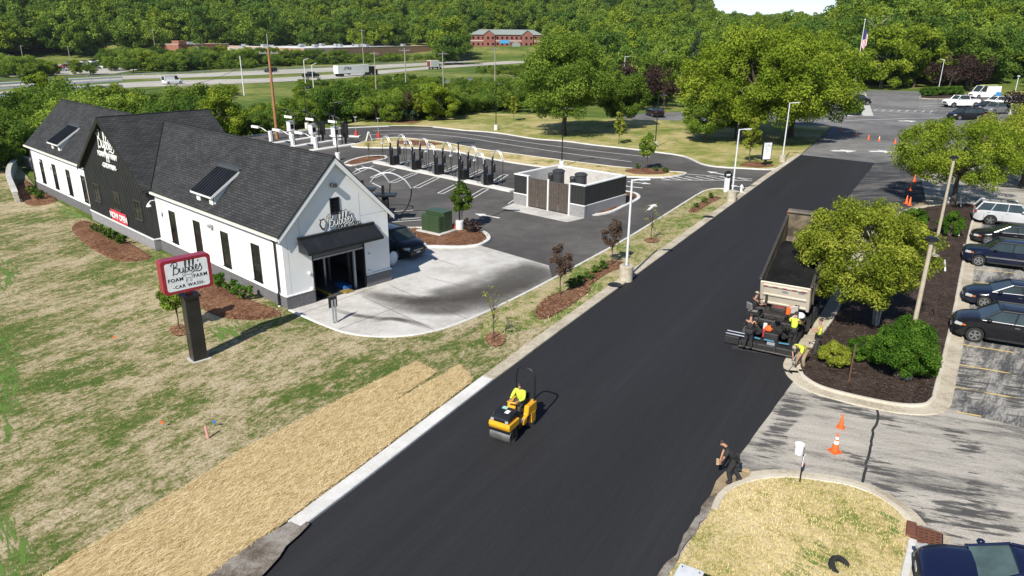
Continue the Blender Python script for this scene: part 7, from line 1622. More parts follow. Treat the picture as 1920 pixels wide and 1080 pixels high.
for x, y, z, h, u in belt:
    key = rb.choice(['b0', 'b0', 'b1', 'b2', 'b3']); hh = TREES[key][2]
    where_ = 'left of the building end' if u < 70 else 'behind the shingled roofs' if u < 430 else 'behind the pay kiosks' if u < 690 else 'behind the queue lanes'
    kind_ = {'b0': 'leafy green', 'b1': 'dark green low', 'b2': 'bright green upright', 'b3': 'wide-crowned green'}[key]
    plant(key, (x, y, z - .1), f'{kind_} tree, {"tall" if h > 7.5 else "low" if h < 4.5 else "mid-sized"}, in the dense belt {where_}', 'deciduous_tree', s=(h / hh * rb.uniform(.95, 1.25), h / hh * rb.uniform(.95, 1.25), h / hh), group='trees in the belt behind the car wash')
# trees between the motorway and the stores
spots = []; tries = 0; n_ = 0
def far_tree(x, y, h, key, label, group, name='deciduous_tree'):
    hh = TREES[key][2]; k = h / hh; return plant(key, (x, y, tz(x, y) - .2), label, name, s=(k * 1.15, k * 1.15, k), group=group)
while n_ < 110 and tries < 20000:
    tries += 1; x = rb.uniform(-250, 45); y = rb.uniform(255, 420); z = tz(x, y); u, v = proj(x, y, z)
    if u < -40 or u > 1010: continue
    # keep off the two carriageways (image rows of the motorway at this column)
    lo = np.interp(u, [0, 333, 500, 633, 813, 980], [150, 136, 128, 122, 114, 99])
    if v > lo - 2.5 or v < lo - 24: continue
    if 190 > u > 20 and 96 < v < 138: continue
    if 300 < u < 810 and v < 104: continue
    if any((x - a) ** 2 + (y - b) ** 2 < 16 for a, b in spots): continue
    spots.append((x, y)); n_ += 1; key = rb.choice(['b0', 'b1', 'b3', 'b2'])
    far_tree(x, y, rb.uniform(4.5, 9.0), key, {'b0': 'leafy', 'b1': 'dark low', 'b2': 'bright upright', 'b3': 'wide-crowned'}[key] + (' tree beside the distant car park across the motorway' if u < 300 else ' tree in the strip before the red brick store' if u < 440 else ' tree in the strip before the long tan store' if u < 700 else ' tree in the strip by the motorway near the office block'), 'trees across the motorway')
# far car park trees
for i, (u, v, h, key, lb) in enumerate(((1650, 168, 16, 'b2', 'round green tree behind the far car park, nearest the flagpole'), (1712, 166, 16, 'b2', 'round green tree behind the far car park, the middle of three'), (1810, 166, 16, 'b0', 'round green tree behind the far car park, behind the purple trees'),
                                       (1778, 172, 9, 'purple', 'purple-leaved tree by the hedged island, the one next to the lamp'), (1818, 172, 9, 'purple', 'purple-leaved tree by the hedged island, the one over the white van'), (1193, 205, 8.5, 'purple', 'purple-leaved tree beyond the big rounded lawn tree'), (1245, 200, 7.5, 'purple', 'second purple-leaved tree, beside the drive beyond the lawn'),
                                       (1300, 178, 14, 'spruce', 'dark spruce rising behind the spreading locust'), (1335, 170, 15, 'b3', 'tall tree directly behind the spreading locust'), (1250, 165, 11, 'b3', 'rounded tree behind the purple trees'), (1120, 180, 9, 'b0', 'green tree behind the big rounded lawn tree'), (1010, 212, 6, 'b1', 'dark bushy tree left of the big rounded lawn tree'), (960, 210, 6, 'b0', 'green bush tree at the left end of the mown lawn'),
                                       (1905, 262, 6.0, 'spruce', 'dark spruce at the right edge beside the far lamp'), (1940, 245, 7, 'purple', 'purple-brown tree at the right edge by the silver SUV'), (985, 196, 8, 'spruce', 'blue-green spruce behind the lawn at the queue lanes'), (1545, 170, 12, 'b0', 'green tree behind the second locust by the far drive'), (1470, 172, 13, 'b1', 'dark tree behind the white trucks'), (1400, 172, 13, 'b0', 'green tree behind the white trucks'))):
    p = G(u, v); hh = TREES[key][2]; plant(key, (p.x, p.y, min(0, tz(p.x, p.y))), lb, 'purple_tree' if key == 'purple' else 'spruce_tree' if key == 'spruce' else 'deciduous_tree', s=h / hh, group='trees round the far car park')
# hedge in the far island, clipped ball by the walkway
isl2 = px((1726, 184), (1740, 178), (1790, 175), (1810, 178), (1800, 183), (1760, 186)); kerb('far_island_kerb', smooth_line(isl2, 4, True) + [isl2[0]], .0, .3, M_TANKERB); bed('mulch_bed', isl2, .1, .1, M_DMULCH)
hg = random.Random(3)
for i in range(7):
    p = G(1734 + i * 10.5, 181.5 - i * .45); plant('midshrub', (p.x, p.y, .1), 'low rounded shrub in the hedge row under the far car park lamp', 'shrub', 'shrub', s=1.7, group='hedge row under the far lamp')
shrub('midshrub', 1605, 217, 'clipped green ball shrub at the striped walkway end', s=1.6, z=.05, group='walkway shrubs'); shrub('midshrub', 1592, 216, 'darker shrub beside the clipped ball shrub', s=1.4, z=.05, group='walkway shrubs')
sheet('walkway', px((1585, 219), (1638, 218), (1622, 172), (1600, 172), (1610, 195)), .06, M_CONC)

# --- the forest on the hills: far too many crowns to count
src = bpy.data.collections.new('forest_sources')
for i, (sh, leaf, seed) in enumerate((('round', LF_MID, 61), ('round', LF_DARK, 62), ('spread', LF_MID, 63), ('oval', LF_DARK, 64), ('round', LF_LOC, 65), ('oval', LF_MID, 66), ('spread', LF_LOC, 67), ('cone', LF_DARK, 68))):
    rng = np.random.default_rng(seed); C = clumps_of(sh, 5.6, 5.4, 7.2, 34, rng, .34); cm = crown_mesh('forest_crown', C, 3800, .62, rng); cm.materials.append(leaf)
    o = bpy.data.objects.new('forest_crown', cm); src.objects.link(o)
rf_ = np.random.default_rng(77); pts = []
def scatter(n, umin, umax, r0, r1, dens):
    th = np.arctan(rf_.uniform(umin, umax, n)); r = np.sqrt(rf_.uniform(r0 ** 2, r1 ** 2, n)); return np.stack([r * np.sin(th), r * np.cos(th)], 1)
A_ = scatter(5600, -.80, .30, 425, 1160, 0); B_ = scatter(2300, .24, .50, 330, 1300, 0); C_ = scatter(3000, .43, .85, 228, 760, 0); D_ = scatter(500, .10, .45, 245, 420, 0)
E_ = scatter(260, -.10, .13, 400, 500, 0); Pp = np.concatenate([A_, B_, C_, D_, E_])
# clearings kept for the office block, the house, the stores and the distant car park
keepm = np.ones(len(Pp), bool)
Zp = terrain_z(Pp[:, 0], Pp[:, 1]); UV = np.array([proj(x, y, z) for (x, y), z in zip(Pp, Zp)])
for u0, u1, v0, v1 in ((850, 1045, 79, 145), (870, 1030, 72, 82), (300, 830, 98, 140), (-50, 300, 108, 140), (185, 240, 82, 120), (1500, 1960, 160, 260), (1160, 1215, 82, 120)):
    keepm &= ~((UV[:, 0] > u0) & (UV[:, 0] < u1) & (UV[:, 1] > v0) & (UV[:, 1] < v1))
Pp, Zp = Pp[keepm], Zp[keepm]; nF = len(Pp)
fm_ = bpy.data.meshes.new('forest'); fm_.vertices.add(nF); fm_.vertices.foreach_set('co', np.column_stack([Pp, Zp - 1.0]).ravel())
sc_ = rf_.uniform(1.05, 2.1, nF) * np.clip(np.hypot(Pp[:, 0], Pp[:, 1]) / 480, .62, 1.0); S3 = np.column_stack([sc_ * rf_.uniform(.9, 1.15, nF), sc_ * rf_.uniform(.9, 1.15, nF), sc_ * rf_.uniform(.85, 1.2, nF)])
R3_ = np.column_stack([np.zeros(nF), np.zeros(nF), rf_.uniform(0, 6.28, nF)])
fm_.attributes.new('scl', 'FLOAT_VECTOR', 'POINT').data.foreach_set('vector', S3.ravel()); fm_.attributes.new('rot', 'FLOAT_VECTOR', 'POINT').data.foreach_set('vector', R3_.ravel()); fm_.attributes.new('vid', 'INT', 'POINT').data.foreach_set('value', rf_.integers(0, 8, nF).astype(np.int32))
fm_.update(); fo_o = struct(link('forest', fm_, LF_MID), 'stuff')
fo_o['label'] = 'dense green broadleaf forest covering the hills behind everything'; fo_o['category'] = 'forest'
ng = bpy.data.node_groups.new('forest_scatter', 'GeometryNodeTree'); ng.interface.new_socket('Geometry', in_out='INPUT', socket_type='NodeSocketGeometry'); ng.interface.new_socket('Geometry', in_out='OUTPUT', socket_type='NodeSocketGeometry')
gi, go_ = ng.nodes.new('NodeGroupInput'), ng.nodes.new('NodeGroupOutput'); ci = ng.nodes.new('GeometryNodeCollectionInfo'); ci.inputs[0].default_value = src; ci.inputs[1].default_value = True; ci.inputs[2].default_value = True
ip = ng.nodes.new('GeometryNodeInstanceOnPoints'); ip.inputs['Pick Instance'].default_value = True
def named(nm, t): n = ng.nodes.new('GeometryNodeInputNamedAttribute'); n.data_type = t; n.inputs[0].default_value = nm; return n.outputs[0]
e2r = ng.nodes.new('FunctionNodeEulerToRotation')
ng.links.new(gi.outputs[0], ip.inputs['Points']); ng.links.new(ci.outputs[0], ip.inputs['Instance']); ng.links.new(named('vid', 'INT'), ip.inputs['Instance Index']); ng.links.new(named('rot', 'FLOAT_VECTOR'), e2r.inputs[0]); ng.links.new(e2r.outputs[0], ip.inputs['Rotation']); ng.links.new(named('scl', 'FLOAT_VECTOR'), ip.inputs['Scale']); ng.links.new(ip.outputs[0], go_.inputs[0])
fo_o.modifiers.new('scatter', 'NODES').node_group = ng
# bushes and scrub along the motorway and in the valley, one continuous mass
ub = []
while len(ub) < 1400:
    x, y = rf_.uniform(-260, 60), rf_.uniform(118, 470); z = tz(x, y); u, v = proj(x, y, z)
    if not (-40 < u < 1040): continue
    lo = np.interp(u, [0, 333, 500, 633, 813, 980], [150, 136, 128, 122, 114, 99]); hi = np.interp(u, [0, 333, 500, 633, 813, 980], [186, 163, 156, 149, 131, 119])
    a = lo - (20 if u < 850 else 12) < v < lo - 1.5 and not (90 < u < 280 and v > 112); b = hi + 9 < v < hi + 62 and y > back_edge(x) + 6 and (math.sin(x * .07) + math.sin(y * .06 + x * .02)) > -.7
    if 440 < u < 560 and v < 222: b = False
    if a or b: ub.append((x, y, z - .3, (.30 if a else .22) * rf_.uniform(.5, 1.3)))
for _ in range(150):
    u, v = rf_.uniform(960, 1250), rf_.uniform(166, 200); q = G(u, v); ub.append((q.x, q.y, min(tz(q.x, q.y), 0) - .3, rf_.uniform(.2, .42)))
ub = np.array(ub); um = bpy.data.meshes.new('undergrowth'); um.vertices.add(len(ub)); um.vertices.foreach_set('co', ub[:, :3].ravel())
um.attributes.new('scl', 'FLOAT_VECTOR', 'POINT').data.foreach_set('vector', np.repeat(ub[:, 3], 3) * np.tile([1.25, 1.25, .9], len(ub))); um.attributes.new('rot', 'FLOAT_VECTOR', 'POINT').data.foreach_set('vector', np.column_stack([np.zeros(len(ub)), np.zeros(len(ub)), rf_.uniform(0, 6.28, len(ub))]).ravel()); um.attributes.new('vid', 'INT', 'POINT').data.foreach_set('value', rf_.integers(0, 8, len(ub)).astype(np.int32)); um.update()
uo = struct(link('undergrowth', um, LF_MID), 'stuff'); uo['label'] = 'tangled green scrub along the motorway and the valley floor'; uo['category'] = 'scrub'; uo.modifiers.new('scatter', 'NODES').node_group = ng
# ================================================================== across the valley: motorway, stores, poles
ZV = -3.95
def hgt(u, v, z, vt):
    P = G(u, v, z); lo, hi = 0.0, 60.0
    for _ in range(40):
        m = (lo + hi) / 2
        if proj(P.x, P.y, z + m)[1] > vt: lo = m
        else: hi = m
    return P, lo
def pv_(*pts, z=ZV): return [G(u, v, z).to_2d() for u, v in pts]
near_lo = pv_((-150, 200), (0, 184), (230, 165), (333, 161), (500, 154.5), (633, 147), (713, 139), (813, 129), (980, 118), (1060, 111)); near_hi = pv_((-150, 186), (0, 172), (230, 155), (333, 150.5), (500, 146.5), (633, 138.5), (713, 132), (813, 124.5), (980, 112), (1060, 105.5))
far_lo = pv_((-150, 176), (0, 163), (230, 149), (333, 146), (480, 140.5), (633, 134), (730, 127.5), (813, 121.5), (980, 108), (1060, 102)); far_hi = pv_((-150, 166), (0, 154.5), (230, 142), (333, 139), (480, 132.5), (633, 126), (730, 120.5), (813, 116.5), (980, 102), (1060, 97))
def road_sheet(name, lo, hi, z, mat):
    a, b = smooth_line(lo, 4), smooth_line(hi, 4); n = len(a); vs = [(p.x, p.y, z) for p in a] + [(p.x, p.y, z) for p in b]
    o = MB().add(vs, [(i, i + 1, n + i + 1, n + i) for i in range(n - 1)]).build(name, mat); return struct(o)
hw1 = road_sheet('motorway', near_lo, near_hi, ZV, M_HWY); hw2 = road_sheet('motorway', far_lo, far_hi, ZV, M_HWY)
for lo, hi, pr_ in ((near_lo, near_hi, hw1), (far_lo, far_hi, hw2)):
    m_ = [a.lerp(b, .5) for a, b in zip(lo, hi)]
    ribbon_mesh(smooth_line(m_, 3), -.12, .12, ZV, ZV + .012, .001).build('lane_line', M_PAINTW, pr_)
road_sheet('slip_road', pv_((795, 172), (830, 161), (892, 152)), pv_((790, 162), (830, 152), (892, 145)), ZV + .01, M_FARASP); road_sheet('frontage_road', pv_((440, 240), (490, 222), (548, 212), (640, 205)), pv_((430, 226), (480, 210), (540, 201), (640, 197)), ZV + .02, M_FARASP)
M_RAIL = pm('galvanised_rail', (.36, .37, .38), .5, .5)
def guardrail(line, label, rail_h=.75, th=.32, mat=M_RAIL, step=2):
    L = smooth_line(line, 6); o = thing('guardrail', label, 'guardrail', group='motorway barriers')
    ribbon_mesh(L, -.05, .05, ZV + rail_h - th, ZV + rail_h, .01).build('rail', mat, o)
    ps_ = MB()
    for p in L[::step]: ps_.box((p.x, p.y, ZV + rail_h / 2 - .1), (.15, .15, rail_h))
    struct(ps_.build('post', M_GALV, o), 'stuff'); return o
guardrail(far_hi, 'long galvanised guardrail on the far side of the motorway'); guardrail(far_lo[:3], 'pale barrier rail on the motorway at the left edge, the middle one', 1.1, .5, M_WTRIM, 1); guardrail(near_lo[:3], 'pale barrier rail on the motorway at the left edge, the nearest one', 1.1, .5, M_WTRIM, 1); guardrail(near_hi[:3], 'pale barrier rail on the motorway at the left edge, the upper one', 1.1, .5, M_WTRIM, 1)
hd_ = (G(705, 141, ZV) - G(620, 146, ZV)).to_2d().normalized(); hang = math.atan2(hd_.y, hd_.x)
# articulated lorry
p = G(664, 142, ZV); o = thing('semi_trailer_truck', 'white articulated lorry trailer with dark cab on the motorway', 'truck', (p.x, p.y, ZV), hang)
MB().bb(-9.2, 6.9, -1.3, 1.3, 1.15, 4.15).build('trailer', P_WHITE, o, bevel=.05); MB().bb(7.6, 10.6, -1.2, 1.2, .6, 3.4).build('cab', P_BLACK, o, bevel=.3); MB().bb(10.6, 12.2, -1.0, 1.0, .6, 2.0).build('bonnet', P_BLACK, o, bevel=.25); MB().bb(-2.5, 4.5, -1.32, 1.32, .45, 1.1).build('side_skirt', P_WHITE, o); MB().bb(-9, 9, -.4, .4, .85, 1.12).build('chassis', M_BLACKP, o)
for x in (-8.0, -6.7, 6.2, 7.5, 11.2):
    for s in (1, -1): MB().lathe((x, s * 1.0, .52), [(.3, -.28), (.52, -.26), (.52, .26), (.3, .28)], 14, 'Y').build('wheel', M_TYRE, o)
text('lettering', 'XTRA', 1.5, M_BLACKP, o, basis((-4.3, -1.325, 2.5), (1, 0, 0), (0, 0, 1)), .005, shear=.2, offset=.02)
bt_ = box_truck(815, 129.5, math.degrees(hang), 'white box truck with a red and black painted rear on the motorway', 8.0, 3.9, ZV, back=pm('dark_red_rear_graphic', (.25, .03, .03), .5, c2=(.02, .02, .02), scale=1.5))
for kind, pt, u, v, lb, nm, ct in (('pickup', P_BLACK, 583, 146, 'black pickup on the near motorway lanes behind the lorry', 'pickup_truck', 'pickup truck'), ('van', P_WHITE, 324, 157.5, 'white van on the near motorway lanes at left', 'van', 'van'), ('suv', P_DNAVY, 508, 135.5, 'dark car on the far motorway lanes', 'car_on_motorway', 'car')):
    p = G(u, v, ZV); car(kind, pt, (p.x, p.y, ZV), hang + (math.pi if u == 508 else 0), lb, nm, ct, full=False, scale=1.15)
# ------------------------------------------------------------------ stores
M_BRICK = pm('red_brown_brick', (.30, .13, .085), .9, c2=(.24, .10, .07), scale=.6); M_TANW = pm('tan_block_wall', (.50, .38, .27), .9, c2=(.44, .33, .23), scale=.3); M_BRNW = pm('brown_store_wall', (.36, .22, .15), .9, c2=(.30, .18, .12), scale=.3); M_ROOFW = pm('white_membrane_roof', (.72, .72, .72), .7, c2=(.62, .62, .62), scale=.1)
def store(label, a, b, depth, h, wall, name='store_building', z=None, units=0):
    A, B = G(*a, -4.0).to_2d(), G(*b, -4.0).to_2d(); d = (B - A).normalized(); L = (B - A).length
    o = thing(name, label, 'building', (A.x, A.y, -4.2), math.atan2(d.y, d.x)); dp = depth
    for nm, q in (('wall', (0, L, 0, .4)), ('wall', (0, L, dp - .4, dp)), ('wall', (0, .4, .4, dp - .4)), ('wall', (L - .4, L, .4, dp - .4))): MB().bb(*q, 0, h).build(nm, wall, o)
    MB().bb(.4, L - .4, .4, dp - .4, h - .6, h - .4).build('roof', M_ROOFW, o)
    for q in ((-.1, L + .1, -.1, .45), (-.1, .45, .45, dp)): MB().bb(*q, h, h + .15).build('parapet_cap', M_WTRIM, o)
    r = random.Random(int(L))
    for k in range(units):
        x, y = r.uniform(4, L - 6), r.uniform(5, dp * .6); MB().bb(x, x + r.uniform(2, 4), y, y + 2.5, h - .4, h + r.uniform(.8, 1.6)).build('roof_unit', M_GALV, o)
    return o, L
s1, L1 = store('red brick store front with a white arched emblem among trees', (338, 112), (432, 109), 40, 8.5, M_BRICK, units=2)
MB().extr([(L1 * .32 + 3.2 * math.cos(R(a)), 4.2 + 3.2 * math.sin(R(a))) for a in range(0, 181, 15)], 'Y', -.25, -.02).build('arch_emblem', M_WTRIM, s1); MB().extr([(L1 * .32 + 1.9 * math.cos(R(a)), 4.2 + 1.9 * math.sin(R(a))) for a in range(0, 181, 15)], 'Y', -.3, -.26).build('arch_opening', M_BRICK, s1); MB().bb(0, 5, -.8, 6, 8.5, 10.5).build('corner_tower', M_BRICK, s1)
s2, L2 = store('cream low store wing with white roof between the trees', (432, 111), (560, 110), 60, 6.5, pm('cream_store_wall', (.62, .54, .44), .9), units=6); s3, L3 = store('long tan and brown store with a wide white flat roof', (572, 114), (812, 105), 110, 7.0, M_BRNW, units=16)
MB().bb(-.3, 22, -.25, -.02, 0, 6.9).build('tan_facade', M_TANW, s3)
# ------------------------------------------------------------------ brick office block
def hill_at(u, v, zguess):
    z = zguess
    for _ in range(60):
        p = G(u, v, z); z = .5 * z + .5 * tz(p.x, p.y)
        z = min(z, 12)
    return G(u, v, z)
A = Vector((-31.5, 554, 0)); dvec = Vector((1, .1)); LO = 53.0
of = thing('office_building', 'red brick office block with grey-green hipped roof below the wooded hill', 'building', (A.x, A.y, 1.5), math.atan2(dvec.y, dvec.x))
M_OBRK = pm('office_red_brick', (.25, .095, .072), .9, c2=(.21, .08, .06), scale=.4); M_OROOF = pm('grey_green_shingle', (.24, .27, .25), .9, c2=(.2, .23, .21), scale=.5); M_BAND = pm('pale_stone_band', (.5, .45, .4), .8)
MB().bb(0, LO, 0, 16, 0, 8.6).build('wall', M_OBRK, of); MB().bb(-.1, LO + .1, -.1, -.0, 4.1, 4.7).build('stone_band', M_BAND, of)
MB().add([(-.8, -.8, 8.6), (LO + .8, -.8, 8.6), (LO + .8, 16.8, 8.6), (-.8, 16.8, 8.6), (7, 8, 12.2), (LO - 7, 8, 12.2)], [(0, 1, 5, 4), (1, 2, 5), (2, 3, 4, 5), (3, 0, 4), (3, 2, 1, 0)]).build('roof', M_OROOF, of)
for x in (LO * .25, LO * .78):
    MB().extr([(x - 4, 0), (x + 4, 0), (x + 4, 8.6), (x, 11.6), (x - 4, 8.6)], 'Y', -1.6, .0).build('gabled_bay', M_OBRK, of)
    for s in (1, -1): MB().extr([(x + s * 4.6, 8.2), (x, 11.7), (x, 12.1), (x + s * 4.6, 8.6)], 'Y', -2.1, 6).build('bay_roof', M_OROOF, of)
wm = MB().bb(-.7, .7, -.12, 0, 0, 1.7).mesh('window'); wm.materials.append(M_GLASS)
for k in range(15):
    x = 2 + (LO - 4) * k / 14
    yb_ = -1.6 if any(abs(x - q) < 3.8 for q in (LO * .25, LO * .78)) else 0.0
    for z in (1.4, 5.6): w = link('window', wm, None, of); w.location = (x, yb_ - .01, z)
MB().bb(LO * .40, LO * .53, -.3, -.02, 2.6, 5.0).build('blue_sign', pm('bright_blue_sign', (.06, .32, .6), .5), of)
MB().extr([(LO * .62 - 3, 0), (LO * .62 + 3, 0), (LO * .62 + 3, 2.4), (LO * .62, 3.8), (LO * .62 - 3, 2.4)], 'Y', -5, 0).build('entrance_porch', M_OROOF, of)
# ------------------------------------------------------------------ white house with dormers
hp = G(205, 95, -2.5); ho = thing('house', 'grey roofed white house with two arched dormers among the trees', 'building', (hp.x, hp.y, -3.0), R(-8))
MB().bb(-14, 9, 0, 10, 0, 6).build('wall', pm('white_house_wall', (.66, .64, .6), .8), ho)
MB().extr([(-.8, 5.8), (5, 11.5), (10.8, 5.8)], 'X', -14.5, 9.5).build('roof', pm('grey_slate_roof', (.20, .21, .22), .9), ho)
for x in (3.2, 6.8):
    d_ = MB().extr([(x - 1.1, 6.2), (x + 1.1, 6.2), (x + 1.1, 8.4), (x, 9.4), (x - 1.1, 8.4)], 'Y', .2, 4).build('dormer', M_WTRIM, ho); MB().bb(x - .6, x + .6, .12, .2, 6.8, 8.5).build('pane', M_GLASS, d_)
for x in (-11, -7, -3, 1, 5): MB().bb(x - .7, x + .7, -.06, .0, 2.2, 4.2).build('window', M_GLASS, ho)
cp_ = G(1182, 92, 0); co = thing('gatehouse', 'small cream gabled building half hidden behind the lawn trees', 'building', (cp_.x, cp_.y, tz(cp_.x, cp_.y) - .2), .1)
MB().extr([(-5, 0), (5, 0), (5, 7), (0, 11), (-5, 7)], 'Y', 0, 10).build('wall', pm('cream_render', (.62, .55, .42), .8), co)
for s in (1, -1): MB().extr([(s * 5.6, 6.6), (0, 11.1), (0, 11.6), (s * 5.6, 7.1)], 'Y', -.6, 10.6).build('roof', M_OROOF, co)
MB().bb(-1, 1, -.08, 0, 5.5, 8).build('window', M_GLASS, co)
# ------------------------------------------------------------------ distant car park with its rows of cars
sheet('distant_car_park', pv_((-60, 148), (60, 142), (215, 138), (275, 128), (262, 113), (90, 122), (-60, 135)), ZV + .02, M_HWY)
mini = {}
def mini_mesh(kind):
    L, W, H = KINDS[kind][:3]; b = MB().extr([(-L / 2, .35), (L / 2, .35), (L / 2, .8), (L / 2 - 1.1, .98), (-L / 2 + .5, 1.02), (-L / 2, .9)], 'Y', -W / 2, W / 2)
    g_ = MB().extr([(-L / 2 + (.25 if kind != 'sedan' else .9), 1.0), (L / 2 - 1.2, .98), (L / 2 - 2.0, H), (-L / 2 + (.5 if kind != 'sedan' else 1.5), H)], 'Y', -W / 2 + .14, W / 2 - .14); w = MB()
    for x in (-L / 2 + .9, L / 2 - .9):
        for s in (1, -1): w.lathe((x, s * (W / 2 - .1), .34), [(.34, -.1), (.34, .1)], 10, 'Y')
    return b.mesh('body'), g_.mesh('glass'), w.mesh('wheel')
mm_ = {k: mini_mesh(k) for k in ('sedan', 'suv')}
for k in mm_: mm_[k][1].materials.append(M_CGLASS); mm_[k][2].materials.append(M_TYRE)
rcs = random.Random(8); paints = [('white', P_WHITE), ('silver', P_SILVER), ('black', P_BLACK), ('grey', P_GREY), ('red', P_RED), ('tan', P_TAN)]
body_cache = {}
for i in range(30):
    row, k = divmod(i, 10); u = 118 + k * 15.5 + rcs.uniform(-3, 3) + row * 6; v = 133 - k * .95 - row * 6.2 + rcs.uniform(-.4, .4)
    kind = rcs.choice(('sedan', 'suv')); cn, pt = rcs.choice(paints[:4] if rcs.random() < .8 else paints); p = G(u, v, ZV)
    o = thing('parked_car', f'{cn} {"hatchback" if kind == "suv" else "saloon"} in the {["front", "middle", "back"][row]} row of the distant car park', 'car', (p.x, p.y, ZV + .03), R(75 + rcs.uniform(-3, 3)), 'cars in the distant car park')
    if (kind, cn) not in body_cache: me = mm_[kind][0].copy(); me.materials.append(pt); body_cache[(kind, cn)] = me
    link('body', body_cache[(kind, cn)], None, o); link('glass', mm_[kind][1], None, o); w = link('wheel', mm_[kind][2], None, o); struct(w, 'stuff')
# ------------------------------------------------------------------ poles and wires
M_WPOLE = pm('orange_brown_pole', (.34, .16, .07), .85, c2=(.26, .12, .05), scale=2); M_GPOLE = pm('weathered_grey_pole', (.34, .31, .27), .9, c2=(.28, .25, .22), scale=2)
tops = {}
def pole(key, u, v, z, vt, label, mat=M_GPOLE, r=.14, arms=1, extra=None, name='utility_pole'):
    P, h = hgt(u, v, z, vt); o = thing(name, label, 'pole', (P.x, P.y, z - .3), .5, 'utility poles'); MB().tube([(0, 0, 0), (0, 0, h + .3)], [r * 1.15, r * .8], 8).build('shaft', mat, o, smooth=50)
    for k in range(arms):
        zz = h - .2 - k * 1.1; MB().box((0, 0, zz), (2.4, .12, .14)).build('crossarm', M_GPOLE, o)
        for x in (-1.1, -.4, .4, 1.1): MB().cyl((x, 0, zz + .07), .05, .18, 6).build('insulator', M_GALV, o)
    if extra == 'transformer': MB().lathe((-.55, 0, h - 2.6), [(.1, 0), (.32, .05), (.32, 1.0), (.2, 1.1)], 12).build('pole_transformer', M_GALV, o); MB().box((-.25, 0, h - 2.0), (.4, .1, .1)).build('bracket', M_GALV, o)
    tops[key] = Vector((P.x, P.y, z + h - .2)); return o
w_ = pole('wood', 520, 262, -.1, 92, 'tall orange-brown wooden utility pole behind the pay kiosks', M_WPOLE, .19, 1)
MB().tube([(0, 0, 11.0), (0, 0, 13.8)], [.08, .05], 6).build('top_extension', M_GPOLE, w_)
pole('tr', 339, 212, -2.5, 157, 'grey pole with a cylindrical transformer behind the roof ridge', extra='transformer'); pole('a', 706, 182, -3.9, 97, 'leaning grey utility pole in the tree belt behind the lorry'); pole('b', 763, 205, -2.5, 90, 'grey utility pole rising from the evergreens'); pole('c', 832, 192, -3.2, 97, 'grey utility pole behind the queue lanes'); pole('d', 928, 178, -3.9, 88, 'grey utility pole near the big rounded lawn tree')
pole('e', 683, 140, -3.9, 55, 'thin pole beside the motorway lorry', arms=1); pole('f', 295, 118, -3.9, 55, 'thin pole by the distant car park', arms=1); pole('g', 458, 178, -3.9, 105, 'pale lattice-like pole in the meadow beside the motorway', M_LAMPW, .16, 0)
for i, (u, v, z, vt) in enumerate(((50, 142, -3.9, 86), (136, 137, -3.9, 87), (22, 134, -3.9, 103), (238, 124, -3.9, 90), (263, 106, -3.9, 78))):
    P, h = hgt(u, v, z, vt); o = thing('street_lamp', ['tall grey lamp in the distant car park, second from the left edge', 'tall grey lamp in the distant car park, beside the first cars', 'tall grey lamp at the far left edge', 'tall grey lamp behind the rows of distant cars', 'tall grey lamp farthest back by the distant trees'][i], 'street lamp', (P.x, P.y, z), 0, 'lamps of the distant car park'); MB().tube([(0, 0, 0), (0, 0, h)], [.14, .09], 6).build('pole', M_GPOLE, o); MB().box((.4, 0, h), (1.0, .3, .12)).build('lamp_head', M_GPOLE, o)
for i, (u, v, vt) in enumerate(((574, 168, 113), (588, 166, 122))):
    P, h = hgt(u, v, -3.9, vt); o = thing('sign_gantry_post', ['white motorway lamp post with arm, the taller of a pair', 'white motorway lamp post, the shorter of a pair'][i], 'street lamp', (P.x, P.y, -3.9), hang, 'motorway lamp posts'); MB().tube([(0, 0, 0), (0, 0, h), (1.8, 0, h + .5)], .12, 6).build('pole', M_LAMPW, o)
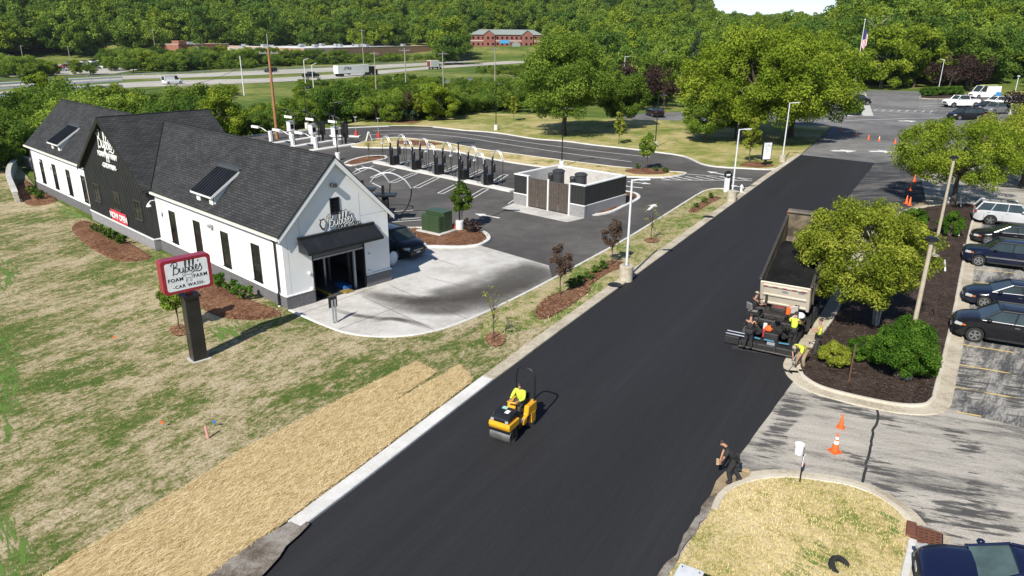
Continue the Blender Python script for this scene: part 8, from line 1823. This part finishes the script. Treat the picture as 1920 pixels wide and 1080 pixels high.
def wire(a, b, sag, label):
    A, B = tops[a], tops[b]; L = [A.lerp(B, t / 12) - Vector((0, 0, sag * 4 * (t / 12) * (1 - t / 12))) for t in range(13)]
    tag(MB().tube(L, .028, 4).build('power_line', M_BLACKP), label, 'power line', 'power lines')
wire('wood', 'tr', 1.2, 'thin power line from the wooden pole to the transformer pole'); wire('wood', 'b', 1.5, 'thin power line from the wooden pole to the pole among evergreens'); wire('b', 'c', .8, 'thin power line between the poles behind the queue lanes'); wire('c', 'd', 1.0, 'thin power line running to the pole near the rounded tree'); wire('a', 'e', 1.5, 'thin power line between the lorry-side poles')
tops['left'] = G(60, 172, 4.5); wire('left', 'tr', .8, 'thin power line crossing above the left roof')
# golden trees and bare snag
for u, v in ((472, 92), (525, 90)):
    p = G(u, v, -2.0); far_tree(p.x, p.y, 9, 'gold', 'golden-leaved tree behind the low stores' + (' at left' if u < 500 else ' at right'), 'golden trees', 'golden_tree')
sn = G(1642, 163); o = thing('bare_snag', 'bare pale dead tree sticking out of the woods behind the flagpole', 'tree', (sn.x + 6, sn.y + 18, 2)); rs = random.Random(4); sb = MB().tube([(0, 0, 0), (.3, 0, 8), (0, 0, 15)], [.3, .2, .05], 6)
for k in range(14): z = rs.uniform(6, 14); a = rs.uniform(0, 6.28); l = rs.uniform(2, 5); sb.tube([(0, 0, z), (math.cos(a) * l, math.sin(a) * l, z + l * .8)], [.1, .02], 4)
sb.build('trunk', M_BIRCH, o)

# ------------------------------------------------------------------ the air of a slightly hazy day
hm_ = bpy.data.materials.new('thin_haze'); hm_.use_nodes = True; hn = hm_.node_tree; hn.nodes.clear(); ho_ = hn.nodes.new('ShaderNodeOutputMaterial'); hv = hn.nodes.new('ShaderNodeVolumePrincipled')
hv.inputs['Color'].default_value = (.86, .92, 1.0, 1); hv.inputs['Density'].default_value = .00005; hv.inputs['Anisotropy'].default_value = .2; hn.links.new(hv.outputs[0], ho_.inputs['Volume'])
hz_ = MB().bb(-1450, 1650, -70, 2450, -6, 150).build('haze', hm_); struct(hz_, 'stuff')
